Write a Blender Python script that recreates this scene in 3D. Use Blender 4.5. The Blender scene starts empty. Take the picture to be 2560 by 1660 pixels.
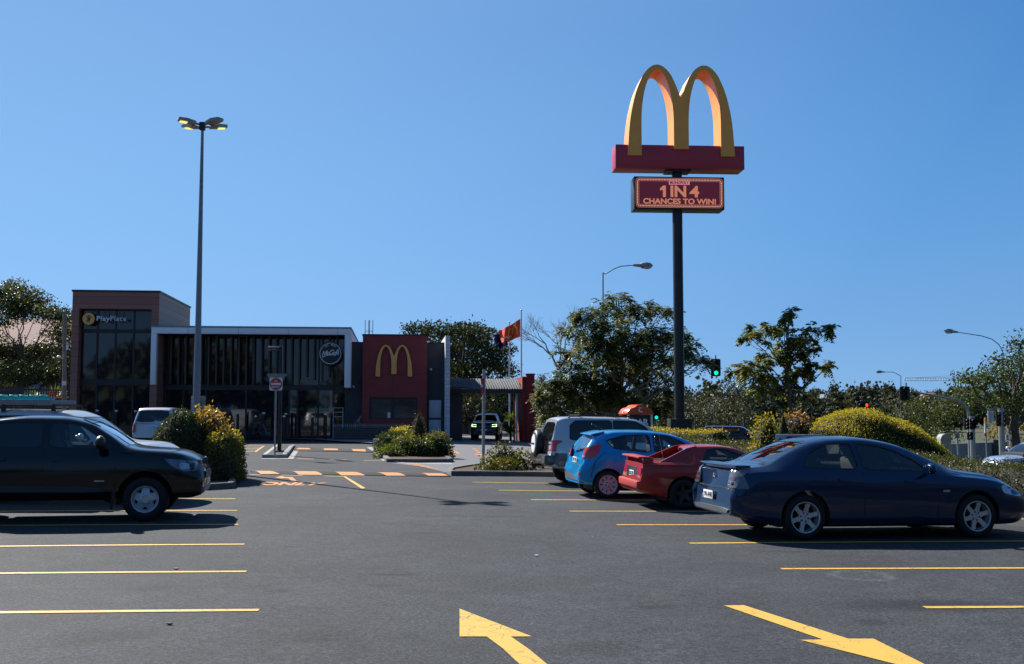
import bpy, bmesh, math, random
import numpy as np
from mathutils import Vector, Matrix
from mathutils.bvhtree import BVHTree
R = math.radians
random.seed(7); rng = np.random.default_rng(7)
scn = bpy.context.scene
COL = scn.collection

# ------------------------------------------------------------------ camera, sky, sun, exposure
F = 2700.0; CX, CY = 1280.0, 830.0; HZ = 1030.0; CAMH = 1.85
PITCH = math.atan((HZ - CY) / F)
cd = bpy.data.cameras.new('camera'); cam = bpy.data.objects.new('camera', cd); COL.objects.link(cam)
cam.location = (0, 0, CAMH); cam.rotation_euler = (R(90) + PITCH, 0, 0)
cd.sensor_width = 36.0; cd.lens = 36.0 * F / 2560.0; cd.clip_end = 6000; cd.clip_start = 0.1
scn.camera = cam
SUN_EL, SUN_AZ = R(38.7), R(40.7)          # azimuth measured to the left of straight ahead (+Y)
w = bpy.data.worlds.new("World"); scn.world = w; w.use_nodes = True
nt = w.node_tree; bg = nt.nodes['Background']
sky = nt.nodes.new('ShaderNodeTexSky'); sky.sky_type = 'NISHITA'; sky.sun_disc = False
sky.sun_elevation = SUN_EL; sky.sun_rotation = -SUN_AZ
sky.altitude = 0; sky.air_density = 1.0; sky.dust_density = 0.0; sky.ozone_density = 2.5
# tame the physical sky to the clear, evenly blue sky of the day: compress it and blend in the measured gradient
def vm(op, a=None, b=None):
    n = nt.nodes.new('ShaderNodeVectorMath'); n.operation = op
    for i, q in enumerate((a, b)):
        if q is None: continue
        if hasattr(q, 'links'): nt.links.new(q, n.inputs[i])
        else: n.inputs[i].default_value = q
    return n.outputs[0]
comp = vm('DIVIDE', sky.outputs[0], vm('ADD', vm('MULTIPLY', sky.outputs[0], (.16, .14, .11)), (1, 1, 1)))
wtc = nt.nodes.new('ShaderNodeTexCoord'); wse = nt.nodes.new('ShaderNodeSeparateXYZ'); nt.links.new(wtc.outputs['Generated'], wse.inputs[0])
wr = nt.nodes.new('ShaderNodeValToRGB'); nt.links.new(wse.outputs[2], wr.inputs[0])
els = wr.color_ramp.elements; els[0].position = 0.0; els[0].color = (1.15, 2.45, 4.3, 1)
els[1].position = .9; els[1].color = (.16, .6, 1.7, 1)
for p_, c_ in ((.08, (.80, 2.05, 4.05)), (.16, (.58, 1.8, 3.85)), (.34, (.29, 1.22, 3.1))):
    e = els.new(p_); e.color = (*c_, 1)
wdot = nt.nodes.new('ShaderNodeVectorMath'); wdot.operation = 'DOT_PRODUCT'; nt.links.new(wtc.outputs['Generated'], wdot.inputs[0]); wdot.inputs[1].default_value = (-math.sin(SUN_AZ) * math.cos(SUN_EL), math.cos(SUN_AZ) * math.cos(SUN_EL), math.sin(SUN_EL))
wm = nt.nodes.new('ShaderNodeMapRange'); wm.inputs[1].default_value = -.6; wm.inputs[2].default_value = .5; wm.inputs[3].default_value = .55; wm.inputs[4].default_value = 1.0; nt.links.new(wdot.outputs['Value'], wm.inputs[0])
wsc = nt.nodes.new('ShaderNodeVectorMath'); wsc.operation = 'SCALE'; nt.links.new(wr.outputs[0], wsc.inputs[0]); nt.links.new(wm.outputs[0], wsc.inputs['Scale'])
wmx = nt.nodes.new('ShaderNodeMix'); wmx.data_type = 'RGBA'; wmx.inputs[0].default_value = .92
nt.links.new(comp, wmx.inputs[6]); au = nt.nodes.new('ShaderNodeMapRange'); au.inputs[1].default_value = .48; au.inputs[2].default_value = .95; nt.links.new(wdot.outputs['Value'], au.inputs[0])
asc = nt.nodes.new('ShaderNodeVectorMath'); asc.operation = 'SCALE'; asc.inputs[0].default_value = (.85, 1.1, 1.25); nt.links.new(au.outputs[0], asc.inputs['Scale'])
nt.links.new(vm('ADD', wsc.outputs[0], asc.outputs[0]), wmx.inputs[7]); nt.links.new(wmx.outputs[2], bg.inputs[0]); bg.inputs[1].default_value = 0.10
sd = bpy.data.lights.new('sun', 'SUN'); sun = bpy.data.objects.new('sun', sd); COL.objects.link(sun)
sd.energy = 4.8; sd.angle = R(0.55); sd.color = (1.0, 0.95, 0.87)
SD = Vector((-math.sin(SUN_AZ) * math.cos(SUN_EL), math.cos(SUN_AZ) * math.cos(SUN_EL), math.sin(SUN_EL)))
sun.rotation_euler = SD.to_track_quat('Z', 'Y').to_euler()
sun.location = (0, 0, 60)
scn.view_settings.view_transform = 'Standard'; scn.view_settings.look = 'None'
scn.view_settings.gamma = 1; scn.view_settings.exposure = 0.95
scn.render.engine = 'CYCLES'
try:
    scn.cycles.max_bounces = 6; scn.cycles.transparent_max_bounces = 12
except Exception: pass

# ------------------------------------------------------------------ geometry of the photograph
def smooth(a, b, x):
    t = min(1, max(0, (x - a) / (b - a))); return t * t * (3 - 2 * t)
def softp(x, k=1.5):
    return x if x / k > 20 else k * math.log1p(math.exp(x / k))
def interp(x, kn):
    if x <= kn[0][0]: return kn[0][1]
    for (a, va), (b, vb) in zip(kn, kn[1:]):
        if x <= b:
            t = (x - a) / (b - a); return va + (vb - va) * t
    return kn[-1][1]
AZ = [(0, .03), (16, .03), (23, .06), (30, .12), (39, .20), (55, .27), (90, .27), (200, .2)]
SZ = [(0, .012), (25, .012), (45, .03), (90, .03), (150, .0)]
def zg(x, y):
    z = interp(y, AZ) - interp(y, SZ) * min(40, softp(x + 6))
    z -= 1.05 * smooth(8.5, 17.0, x + .10 * max(0, y - 18)) * smooth(5, 15, y)
    if y > 90 or abs(x) > 60:
        t = max(smooth(90, 160, y), smooth(60, 110, abs(x))); z = z * (1 - t) + (-1.0) * t
    return z
cp, sp = math.cos(PITCH), math.sin(PITCH)
def ray(px, py):
    a = (px - CX) / F; b = -(py - CY) / F
    return Vector((a, cp - b * sp, sp + b * cp))
def P(px, py, Y):
    r = ray(px, py); return Vector((0, 0, CAMH)) + r * (Y / r.y)
def G(px, py):
    z = 0.0
    r = ray(px, py)
    for _ in range(25):
        t = (z - CAMH) / r.z; z = .5 * z + .5 * zg(r.x * t, r.y * t)
    t = (z - CAMH) / r.z
    return Vector((r.x * t, r.y * t, z))
def gp(x, y, dz=0): return Vector((x, y, zg(x, y) + dz))

# ------------------------------------------------------------------ objects
MX = {}
def TRS(loc, rot=(0, 0, 0), sc=1.0):
    from mathutils import Euler
    return Matrix.Translation(Vector(loc)) @ Euler(rot, 'XYZ').to_matrix().to_4x4() @ Matrix.Scale(sc, 4)
def tag(o, label, cat, group=None):
    o['label'] = label; o['category'] = cat
    if group: o['group'] = group
    return o
def thing(name, label, cat, loc=(0, 0, 0), rot=(0, 0, 0), group=None, sc=1.0):
    o = bpy.data.objects.new(name, None); COL.objects.link(o); o.empty_display_size = .3
    o.location = loc; o.rotation_euler = rot; o.scale = (sc, sc, sc); MX[o.name] = TRS(loc, rot, sc)
    return tag(o, label, cat, group)
def struct(o): o['kind'] = 'structure'; return o
def copy_tree(o, parent=None):
    c = o.copy(); COL.objects.link(c)
    if parent is not None: c.parent = parent
    for ch in list(o.children): copy_tree(ch, c)
    return c
def fresh(o):
    """children list is only valid after linking; helper for copies"""
    return o

class MB:
    def __init__(s): s.v = []; s.f = []; s.m = []
    def add(s, vs, fs, m=0):
        k = len(s.v); s.v += [tuple(v) for v in vs]; s.f += [tuple(i + k for i in f) for f in fs]; s.m += [m] * len(fs); return s
    def box(s, c, d, m=0, rz=0, rot=None):
        hx, hy, hz = d[0] / 2, d[1] / 2, d[2] / 2
        vs = [Vector((x, y, z)) for x in (-hx, hx) for y in (-hy, hy) for z in (-hz, hz)]
        M = rot if rot is not None else Matrix.Rotation(rz, 3, 'Z')
        vs = [M @ v + Vector(c) for v in vs]
        return s.add(vs, [(0, 1, 3, 2), (4, 6, 7, 5), (0, 4, 5, 1), (2, 3, 7, 6), (0, 2, 6, 4), (1, 5, 7, 3)], m)
    def bar(s, a, b, w, h=None, m=0):
        a, b = Vector(a), Vector(b); h = h or w; d = b - a; L = d.length
        q = d.to_track_quat('X', 'Z').to_matrix()
        return s.box((a + b) / 2, (L, w, h), m, rot=q)
    def tube(s, pts, rad, n=8, m=0, cap=True):
        pts = [Vector(p) for p in pts]
        if not hasattr(rad, '__len__'): rad = [rad] * len(pts)
        k = len(s.v); prev = None
        for i, p in enumerate(pts):
            d = (pts[min(i + 1, len(pts) - 1)] - pts[max(i - 1, 0)])
            if d.length < 1e-9: d = Vector((0, 0, 1))
            d.normalize()
            if prev is None:
                a = Vector((0, 0, 1)) if abs(d.z) < .9 else Vector((1, 0, 0)); u = d.cross(a).normalized()
            else:
                u = (prev - d * prev.dot(d))
                u = u.normalized() if u.length > 1e-6 else d.orthogonal().normalized()
            prev = u; vv = d.cross(u)
            for j in range(n):
                t = 2 * math.pi * j / n; s.v.append(tuple(p + (u * math.cos(t) + vv * math.sin(t)) * rad[i]))
        for i in range(len(pts) - 1):
            for j in range(n):
                j2 = (j + 1) % n; s.f.append((k + i * n + j, k + i * n + j2, k + (i + 1) * n + j2, k + (i + 1) * n + j)); s.m.append(m)
        if cap:
            s.f.append(tuple(k + j for j in range(n))[::-1]); s.m.append(m)
            s.f.append(tuple(k + (len(pts) - 1) * n + j for j in range(n))); s.m.append(m)
        return s
    def lathe(s, prof, n=24, M=None, m=0, close=False):
        """prof: (r, z) pairs round the local Z axis; M places it"""
        M = M or Matrix.Identity(4); k = len(s.v)
        for r, z in prof:
            for j in range(n):
                t = 2 * math.pi * j / n; s.v.append(tuple(M @ Vector((r * math.cos(t), r * math.sin(t), z))))
        np_ = len(prof); rngi = range(np_ if close else np_ - 1)
        for i in rngi:
            i2 = (i + 1) % np_
            for j in range(n):
                j2 = (j + 1) % n; s.f.append((k + i * n + j, k + i * n + j2, k + i2 * n + j2, k + i2 * n + j)); s.m.append(m)
        return s
    def prism(s, poly, a, b, M=None, m=0):
        """poly in local XY, extruded from z=a to z=b"""
        M = M or Matrix.Identity(4); n = len(poly)
        vs = [M @ Vector((x, y, a)) for x, y in poly] + [M @ Vector((x, y, b)) for x, y in poly]
        fs = [tuple(range(n))[::-1], tuple(range(n, 2 * n))] + [(i, (i + 1) % n, n + (i + 1) % n, n + i) for i in range(n)]
        return s.add(vs, fs, m)
    def ico(s, c, r, m=0, sub=2, sc=(1, 1, 1)):
        b = bmesh.new(); bmesh.ops.create_icosphere(b, subdivisions=sub, radius=r)
        vs = [Vector((v.co.x * sc[0], v.co.y * sc[1], v.co.z * sc[2])) + Vector(c) for v in b.verts]
        b.verts.index_update(); fs = [tuple(v.index for v in f.verts) for f in b.faces]; b.free()
        return s.add(vs, fs, m)
    def build(s, name, mats, parent=None, smooth=35, world=False, bevel=0, fix=True):
        me = bpy.data.meshes.new(name)
        vs = s.v
        if world and parent is not None:
            Mi = MX[parent.name].inverted(); vs = [tuple(Mi @ Vector(v)) for v in vs]
        me.from_pydata(vs, [], s.f)
        if not isinstance(mats, (list, tuple)): mats = [mats]
        for m in mats: me.materials.append(m)
        me.polygons.foreach_set('material_index', s.m)
        if fix or bevel:
            b = bmesh.new(); b.from_mesh(me); bmesh.ops.recalc_face_normals(b, faces=b.faces)
            if bevel:
                es = [e for e in b.edges if len(e.link_faces) == 2 and e.calc_face_angle(0) > .6]
                bmesh.ops.bevel(b, geom=es, offset=bevel, segments=2, affect='EDGES', profile=.5, clamp_overlap=True)
            b.to_mesh(me); b.free()
        if smooth:
            me.polygons.foreach_set('use_smooth', [True] * len(me.polygons)); me.set_sharp_from_angle(angle=R(smooth))
        me.update()
        o = bpy.data.objects.new(name, me); COL.objects.link(o)
        if parent is not None: o.parent = parent
        return o

# ------------------------------------------------------------------ materials
def _nodes(name):
    m = bpy.data.materials.new(name); m.use_nodes = True; t = m.node_tree
    return m, t, t.nodes['Principled BSDF'], t.nodes, t.links
def pm(name, col, rough=.5, metal=0, var=.12, scale=6, bump=0, bscale=40, coat=0, spec=.5, emit=None, es=1, stretch=None, rvar=.0):
    m, t, b, N, Lk = _nodes(name)
    b.inputs['Roughness'].default_value = rough; b.inputs['Metallic'].default_value = metal
    b.inputs['Specular IOR Level'].default_value = spec
    if coat: b.inputs['Coat Weight'].default_value = coat; b.inputs['Coat Roughness'].default_value = .03
    c = (*col, 1)
    if var or bump:
        tc = N.new('ShaderNodeTexCoord'); mp = N.new('ShaderNodeMapping'); Lk.new(tc.outputs['Object'], mp.inputs[0])
        if stretch: mp.inputs['Scale'].default_value = stretch
    if var:
        nz = N.new('ShaderNodeTexNoise'); nz.inputs['Scale'].default_value = scale; nz.inputs['Detail'].default_value = 6
        nz.inputs['Roughness'].default_value = .65; Lk.new(mp.outputs[0], nz.inputs[0])
        cr = N.new('ShaderNodeMix'); cr.data_type = 'RGBA'
        cr.inputs[6].default_value = (*[x * (1 - var) for x in col], 1); cr.inputs[7].default_value = (*[min(1, x * (1 + var)) for x in col], 1)
        mr = N.new('ShaderNodeMapRange'); mr.inputs[1].default_value = .3; mr.inputs[2].default_value = .7
        Lk.new(nz.outputs[0], mr.inputs[0]); Lk.new(mr.outputs[0], cr.inputs[0]); Lk.new(cr.outputs[2], b.inputs['Base Color'])
        if rvar:
            m2 = N.new('ShaderNodeMapRange'); m2.inputs[1].default_value = .3; m2.inputs[2].default_value = .7
            m2.inputs[3].default_value = max(0, rough - rvar); m2.inputs[4].default_value = min(1, rough + rvar)
            Lk.new(nz.outputs[0], m2.inputs[0]); Lk.new(m2.outputs[0], b.inputs['Roughness'])
    else: b.inputs['Base Color'].default_value = c
    if bump:
        n2 = N.new('ShaderNodeTexNoise'); n2.inputs['Scale'].default_value = bscale; n2.inputs['Detail'].default_value = 4
        Lk.new(mp.outputs[0], n2.inputs[0]); bp = N.new('ShaderNodeBump'); bp.inputs['Strength'].default_value = bump
        bp.inputs['Distance'].default_value = .02
        Lk.new(n2.outputs[0], bp.inputs['Height']); Lk.new(bp.outputs[0], b.inputs['Normal'])
    if emit: b.inputs['Emission Color'].default_value = (*emit, 1); b.inputs['Emission Strength'].default_value = es
    return m
def glass_mat(name, tint=(.30, .34, .34), refl=1.0, clear=.75, rough=.0):
    """thin pane: mirrors at grazing angles, lets tinted light through"""
    m, t, b, N, Lk = _nodes(name); N.remove(b); out = N['Material Output']
    tr = N.new('ShaderNodeBsdfTransparent'); tr.inputs[0].default_value = (*tint, 1)
    gl = N.new('ShaderNodeBsdfGlossy'); gl.inputs['Roughness'].default_value = rough; gl.inputs[0].default_value = (refl, refl, refl, 1)
    fr = N.new('ShaderNodeFresnel'); fr.inputs[0].default_value = 1.52
    ad = N.new('ShaderNodeMath'); ad.operation = 'MULTIPLY_ADD'; ad.inputs[1].default_value = 1.6; ad.inputs[2].default_value = .0
    cl = N.new('ShaderNodeClamp'); Lk.new(fr.outputs[0], ad.inputs[0]); Lk.new(ad.outputs[0], cl.inputs[0])
    mx = N.new('ShaderNodeMixShader'); Lk.new(cl.outputs[0], mx.inputs[0]); Lk.new(tr.outputs[0], mx.inputs[1]); Lk.new(gl.outputs[0], mx.inputs[2])
    Lk.new(mx.outputs[0], out.inputs[0]); return m
def paint(name, col, flake=.35, rough=.28, dirt=.1):
    m, t, b, N, Lk = _nodes(name)
    b.inputs['Metallic'].default_value = flake; b.inputs['Roughness'].default_value = rough
    b.inputs['Coat Weight'].default_value = .75; b.inputs['Coat Roughness'].default_value = .04; b.inputs['Specular IOR Level'].default_value = .2
    tc = N.new('ShaderNodeTexCoord'); nz = N.new('ShaderNodeTexNoise'); nz.inputs['Scale'].default_value = 3.5; nz.inputs['Detail'].default_value = 8
    Lk.new(tc.outputs['Object'], nz.inputs[0])
    mr = N.new('ShaderNodeMapRange'); mr.inputs[1].default_value = .5; mr.inputs[2].default_value = .85; mr.inputs[4].default_value = dirt
    Lk.new(nz.outputs[0], mr.inputs[0]); mx = N.new('ShaderNodeMix'); mx.data_type = 'RGBA'
    mx.inputs[6].default_value = (*col, 1); mx.inputs[7].default_value = (.15, .15, .15, 1)
    Lk.new(mr.outputs[0], mx.inputs[0]); Lk.new(mx.outputs[2], b.inputs['Base Color'])
    r2 = N.new('ShaderNodeMapRange'); r2.inputs[3].default_value = .03; r2.inputs[4].default_value = .16
    Lk.new(nz.outputs[0], r2.inputs[0]); Lk.new(r2.outputs[0], b.inputs['Coat Roughness'])
    n3 = N.new('ShaderNodeTexNoise'); n3.inputs['Scale'].default_value = 1.6; Lk.new(tc.outputs['Object'], n3.inputs[0])
    bp = N.new('ShaderNodeBump'); bp.inputs['Strength'].default_value = .06; bp.inputs['Distance'].default_value = .05
    Lk.new(n3.outputs[0], bp.inputs['Height']); Lk.new(bp.outputs[0], b.inputs['Coat Normal'])
    return m
def leaf_mat(name, gloss=.42, trans=.25):
    m, t, b, N, Lk = _nodes(name); out = N['Material Output']
    at = N.new('ShaderNodeAttribute'); at.attribute_name = 'Col'
    Lk.new(at.outputs['Color'], b.inputs['Base Color']); b.inputs['Roughness'].default_value = gloss; b.inputs['Specular IOR Level'].default_value = .28
    tl = N.new('ShaderNodeBsdfTranslucent'); mu = N.new('ShaderNodeMix'); mu.data_type = 'RGBA'; mu.blend_type = 'MULTIPLY'
    mu.inputs[0].default_value = 1; mu.inputs[7].default_value = (1.3, 1.25, .5, 1); Lk.new(at.outputs['Color'], mu.inputs[6]); Lk.new(mu.outputs[2], tl.inputs[0])
    mx = N.new('ShaderNodeMixShader'); mx.inputs[0].default_value = trans
    Lk.new(b.outputs[0], mx.inputs[1]); Lk.new(tl.outputs[0], mx.inputs[2]); Lk.new(mx.outputs[0], out.inputs[0]); return m

M = {}
M['black'] = pm('black plastic', (.012, .012, .013), .45, var=.2)
M['matblack'] = pm('dark void', (.006, .006, .006), .8, var=0)
M['rubber'] = pm('tyre rubber', (.008, .008, .009), .75, var=.25, scale=20)
M['alloy'] = pm('alloy wheel', (.60, .60, .61), .35, .5, var=.08)
M['steelrim'] = pm('silver steel rim', (.56, .57, .60), .36, .5, var=.15)
M['chrome'] = pm('chrome', (.75, .75, .77), .08, 1, var=0)
M['cabin'] = pm('cabin trim', (.018, .018, .02), .7, var=.2)
M['seat'] = pm('seat cloth', (.03, .03, .034), .85, var=.25, scale=30)
M['glass'] = glass_mat('car glass', (.78, .84, .82))
M['tint'] = glass_mat('tinted glass', (.05, .05, .055))
M['plate'] = pm('plate white', (.75, .75, .72), .4, var=.05)
M['redlamp'] = pm('red lens', (.5, .018, .022), .12, coat=1, var=.15, scale=25)
M['amber'] = pm('amber lens', (.75, .22, .03), .12, coat=1, var=.1)
M['clearlamp'] = pm('clear lens', (.45, .47, .48), .1, .4, coat=1, var=.3, scale=14)
M['smokelamp'] = pm('smoked lens', (.12, .12, .13), .1, .3, coat=1, var=.4, scale=12)
M['steel'] = pm('galvanised steel', (.26, .28, .29), .5, .55, var=.15, scale=3)
M['darksteel'] = pm('dark painted steel', (.022, .023, .026), .42, .3, var=.2)
M['white'] = pm('white paint', (.72, .73, .74), .45, var=.06)
M['concrete'] = pm('concrete', (.30, .295, .285), .85, var=.18, scale=2.5, bump=.25, bscale=60)
M['darkconc'] = pm('shade-toned kerb concrete', (.10, .095, .09), .85, var=.3, scale=3, bump=.25, bscale=50)  # kerb fronts lie in shade; that darkness is put into this grey
M['bark'] = pm('bark', (.085, .070, .055), .9, var=.35, scale=9, bump=.6, bscale=20)
M['palebark'] = pm('pale bark', (.20, .18, .15), .9, var=.3, scale=8, bump=.5, bscale=20)
M['leaf'] = leaf_mat('leaf', .5, .33)
M['leafmatt'] = leaf_mat('matt leaf', .8, .2)
M['mulch'] = pm('bark mulch', (.07, .035, .022), .95, var=.5, scale=25, bump=1, bscale=60)
# ================================================================== ground
def asphalt(name, base=.062, speck=1.0, tint=(1, 1, 1.04)):
    m, t, b, N, Lk = _nodes(name)
    tc = N.new('ShaderNodeTexCoord')
    def noise(s, d=3, r=.6, w=None):
        n = N.new('ShaderNodeTexNoise'); n.inputs['Scale'].default_value = s; n.inputs['Detail'].default_value = d; n.inputs['Roughness'].default_value = r
        Lk.new(w or tc.outputs['Object'], n.inputs[0]); return n.outputs[0]
    def mr(src, a, c, lo, hi):
        q = N.new('ShaderNodeMapRange'); q.inputs[1].default_value = a; q.inputs[2].default_value = c; q.inputs[3].default_value = lo; q.inputs[4].default_value = hi
        Lk.new(src, q.inputs[0]); return q.outputs[0]
    def mul(a, c):
        q = N.new('ShaderNodeMath'); q.operation = 'MULTIPLY'; Lk.new(a, q.inputs[0])
        if isinstance(c, float): q.inputs[1].default_value = c
        else: Lk.new(c, q.inputs[1])
        return q.outputs[0]
    grain = mul(mr(noise(24, 4, .9), .40, .60, 1 - .48 * speck, 1 + .55 * speck), mr(noise(75, 2, .9), .38, .62, 1 - .55 * speck, 1 + .7 * speck))
    grain2 = mr(noise(28, 2, .7), .3, .7, .85, 1.15)
    patch = mr(noise(.35, 5, .65), .32, .68, .76, 1.2)
    mid = mr(noise(2.2, 6, .75), .34, .66, .84, 1.14)
    mp = N.new('ShaderNodeMapping'); mp.inputs['Scale'].default_value = (.35, 1.6, 1); mp.inputs['Rotation'].default_value = (0, 0, .2)
    Lk.new(tc.outputs['Object'], mp.inputs[0])
    stain = mr(noise(1.1, 4, .6, mp.outputs[0]), .62, .74, 1.0, .66)
    v = mul(mul(mul(mul(mul(grain, patch), mid), stain), grain2), float(base))
    wob = noise(3.0, 3, .6)
    for (sx, sy, rx, ry, ang, k, kind) in (STAINS if name == 'asphalt' else []):     # oil drips, tyre scuffs, an old ring mark: each in its own place
        p = N.new('ShaderNodeMapping'); p.vector_type = 'TEXTURE'; p.inputs['Location'].default_value = (sx, sy, 0); p.inputs['Rotation'].default_value = (0, 0, ang); p.inputs['Scale'].default_value = (rx, ry, 1); Lk.new(tc.outputs['Object'], p.inputs[0])
        f = N.new('ShaderNodeVectorMath'); f.operation = 'MULTIPLY'; f.inputs[1].default_value = (1, 1, 0); Lk.new(p.outputs[0], f.inputs[0])
        l = N.new('ShaderNodeVectorMath'); l.operation = 'LENGTH'; Lk.new(f.outputs[0], l.inputs[0])
        a = N.new('ShaderNodeMath'); a.operation = 'MULTIPLY_ADD'; a.inputs[1].default_value = .9; Lk.new(wob, a.inputs[0]); Lk.new(l.outputs['Value'], a.inputs[2])
        if kind == 'ring':
            s = N.new('ShaderNodeMath'); s.operation = 'SUBTRACT'; s.inputs[1].default_value = 1.35; Lk.new(a.outputs[0], s.inputs[0]); a2 = N.new('ShaderNodeMath'); a2.operation = 'ABSOLUTE'; Lk.new(s.outputs[0], a2.inputs[0]); v = mul(v, mr(a2.outputs[0], .06, .22, k * 1.15, 1))
        else: v = mul(v, mr(a.outputs[0], .9, 1.6, k * .85 if k < 1 else k, 1))
    cc = N.new('ShaderNodeCombineColor')
    for i in range(3): Lk.new(mul(v, float(tint[i])), cc.inputs[i])
    Lk.new(cc.outputs[0], b.inputs['Base Color']); b.inputs['Roughness'].default_value = .88; b.inputs['Specular IOR Level'].default_value = .22
    bp = N.new('ShaderNodeBump'); bp.inputs['Strength'].default_value = .55; bp.inputs['Distance'].default_value = .006
    Lk.new(noise(85, 2, .7), bp.inputs['Height']); Lk.new(bp.outputs[0], b.inputs['Normal'])
    return m
def roadpaint(name, col, wear=.55, crack=1.0):
    m, t, b, N, Lk = _nodes(name); tc = N.new('ShaderNodeTexCoord')
    n = N.new('ShaderNodeTexNoise'); n.inputs['Scale'].default_value = 60; n.inputs['Detail'].default_value = 5; n.inputs['Roughness'].default_value = .7; Lk.new(tc.outputs['Object'], n.inputs[0])
    a = N.new('ShaderNodeMapRange'); a.inputs[1].default_value = .60; a.inputs[2].default_value = .72; Lk.new(n.outputs[0], a.inputs[0])
    vo = N.new('ShaderNodeTexVoronoi'); vo.feature = 'DISTANCE_TO_EDGE'; vo.inputs['Scale'].default_value = 5.5
    nw = N.new('ShaderNodeTexNoise'); nw.inputs['Scale'].default_value = 6; Lk.new(tc.outputs['Object'], nw.inputs[0])
    mw = N.new('ShaderNodeMix'); mw.data_type = 'RGBA'; mw.inputs[0].default_value = .12; Lk.new(tc.outputs['Object'], mw.inputs[6]); Lk.new(nw.outputs[1], mw.inputs[7]); Lk.new(mw.outputs[2], vo.inputs[0])
    c = N.new('ShaderNodeMapRange'); c.inputs[1].default_value = .012; c.inputs[2].default_value = .035; c.inputs[3].default_value = .75 * crack; c.inputs[4].default_value = 0; Lk.new(vo.outputs[0], c.inputs[0])
    n3 = N.new('ShaderNodeTexNoise'); n3.inputs['Scale'].default_value = 2.2; n3.inputs['Detail'].default_value = 4; Lk.new(tc.outputs['Object'], n3.inputs[0])
    c3 = N.new('ShaderNodeMapRange'); c3.inputs[1].default_value = .42; c3.inputs[2].default_value = .6; Lk.new(n3.outputs[0], c3.inputs[0])
    mc = N.new('ShaderNodeMath'); mc.operation = 'MULTIPLY'; Lk.new(c.outputs[0], mc.inputs[0]); Lk.new(c3.outputs[0], mc.inputs[1])
    mw2 = N.new('ShaderNodeMath'); mw2.operation = 'MULTIPLY'; mw2.inputs[1].default_value = wear; Lk.new(a.outputs[0], mw2.inputs[0])
    mx = N.new('ShaderNodeMath'); mx.operation = 'MAXIMUM'; Lk.new(mc.outputs[0], mx.inputs[0]); Lk.new(mw2.outputs[0], mx.inputs[1])
    g = N.new('ShaderNodeMix'); g.data_type = 'RGBA'; g.inputs[6].default_value = (*col, 1); g.inputs[7].default_value = (.07, .065, .06, 1)
    Lk.new(mx.outputs[0], g.inputs[0]); Lk.new(g.outputs[2], b.inputs['Base Color']); b.inputs['Roughness'].default_value = .6
    return m
STAINS = []
for px, py, rp, ry_, ang, k, kd in [(2330, 1512, 270, .42, .03, .62, 0), (2150, 1437, 75, .42, -.12, 1.45, 'ring'), (985, 1436, 80, .10, .02, .62, 0), (960, 1462, 50, .12, .0, .8, 0), (700, 1476, 36, .12, 0, .7, 0), (720, 1366, 40, .10, 0, .75, 0), (1640, 1516, 60, .16, .1, .72, 0), (2185, 1555, 50, .2, 0, .75, 0), (1070, 1332, 60, .14, 0, .8, 0), (380, 1470, 60, .25, 0, .84, 0), (1500, 1620, 120, .3, .1, .82, 0), (1320, 1250, 90, .45, 0, 1.22, 0), (1950, 1378, 90, .12, 0, .8, 0), (250, 1590, 120, .35, .1, .84, 0), (820, 1590, 90, .25, -.2, .86, 0), (1150, 1290, 200, .25, .05, .9, 0)]:
    g_ = G(px, py); STAINS.append((g_.x, g_.y, rp / F * g_.y, ry_, ang, k, kd))
M['asphalt'] = asphalt('asphalt', .036, 1.0, (.92, 1.0, 1.14))
M['asphalt_dark'] = asphalt('shade-dark asphalt', .02, .8)  # darker than the lot: shade of the hump's near slope put into the colour
M['yellow'] = roadpaint('yellow road paint', (.60, .355, .045))
M['orange'] = roadpaint('orange road paint', (.52, .21, .045), .7, .5)
M['cream'] = roadpaint('faded yellow road paint', (.50, .36, .16), .8, .3)
M['laneconc'] = pm('coloured driveway concrete', (.10, .105, .115), .8, var=.18, scale=1.2, bump=.2, bscale=50)
M['pathconc'] = pm('footpath concrete', (.16, .16, .165), .85, var=.2, scale=1.5, bump=.2)
M['kerb'] = pm('pale kerb concrete', (.26, .25, .235), .85, var=.22, scale=4, bump=.3, bscale=50)
M['earth'] = pm('dry verge', (.045, .05, .022), .95, var=.4, scale=.6, bump=.5, bscale=8)

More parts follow.
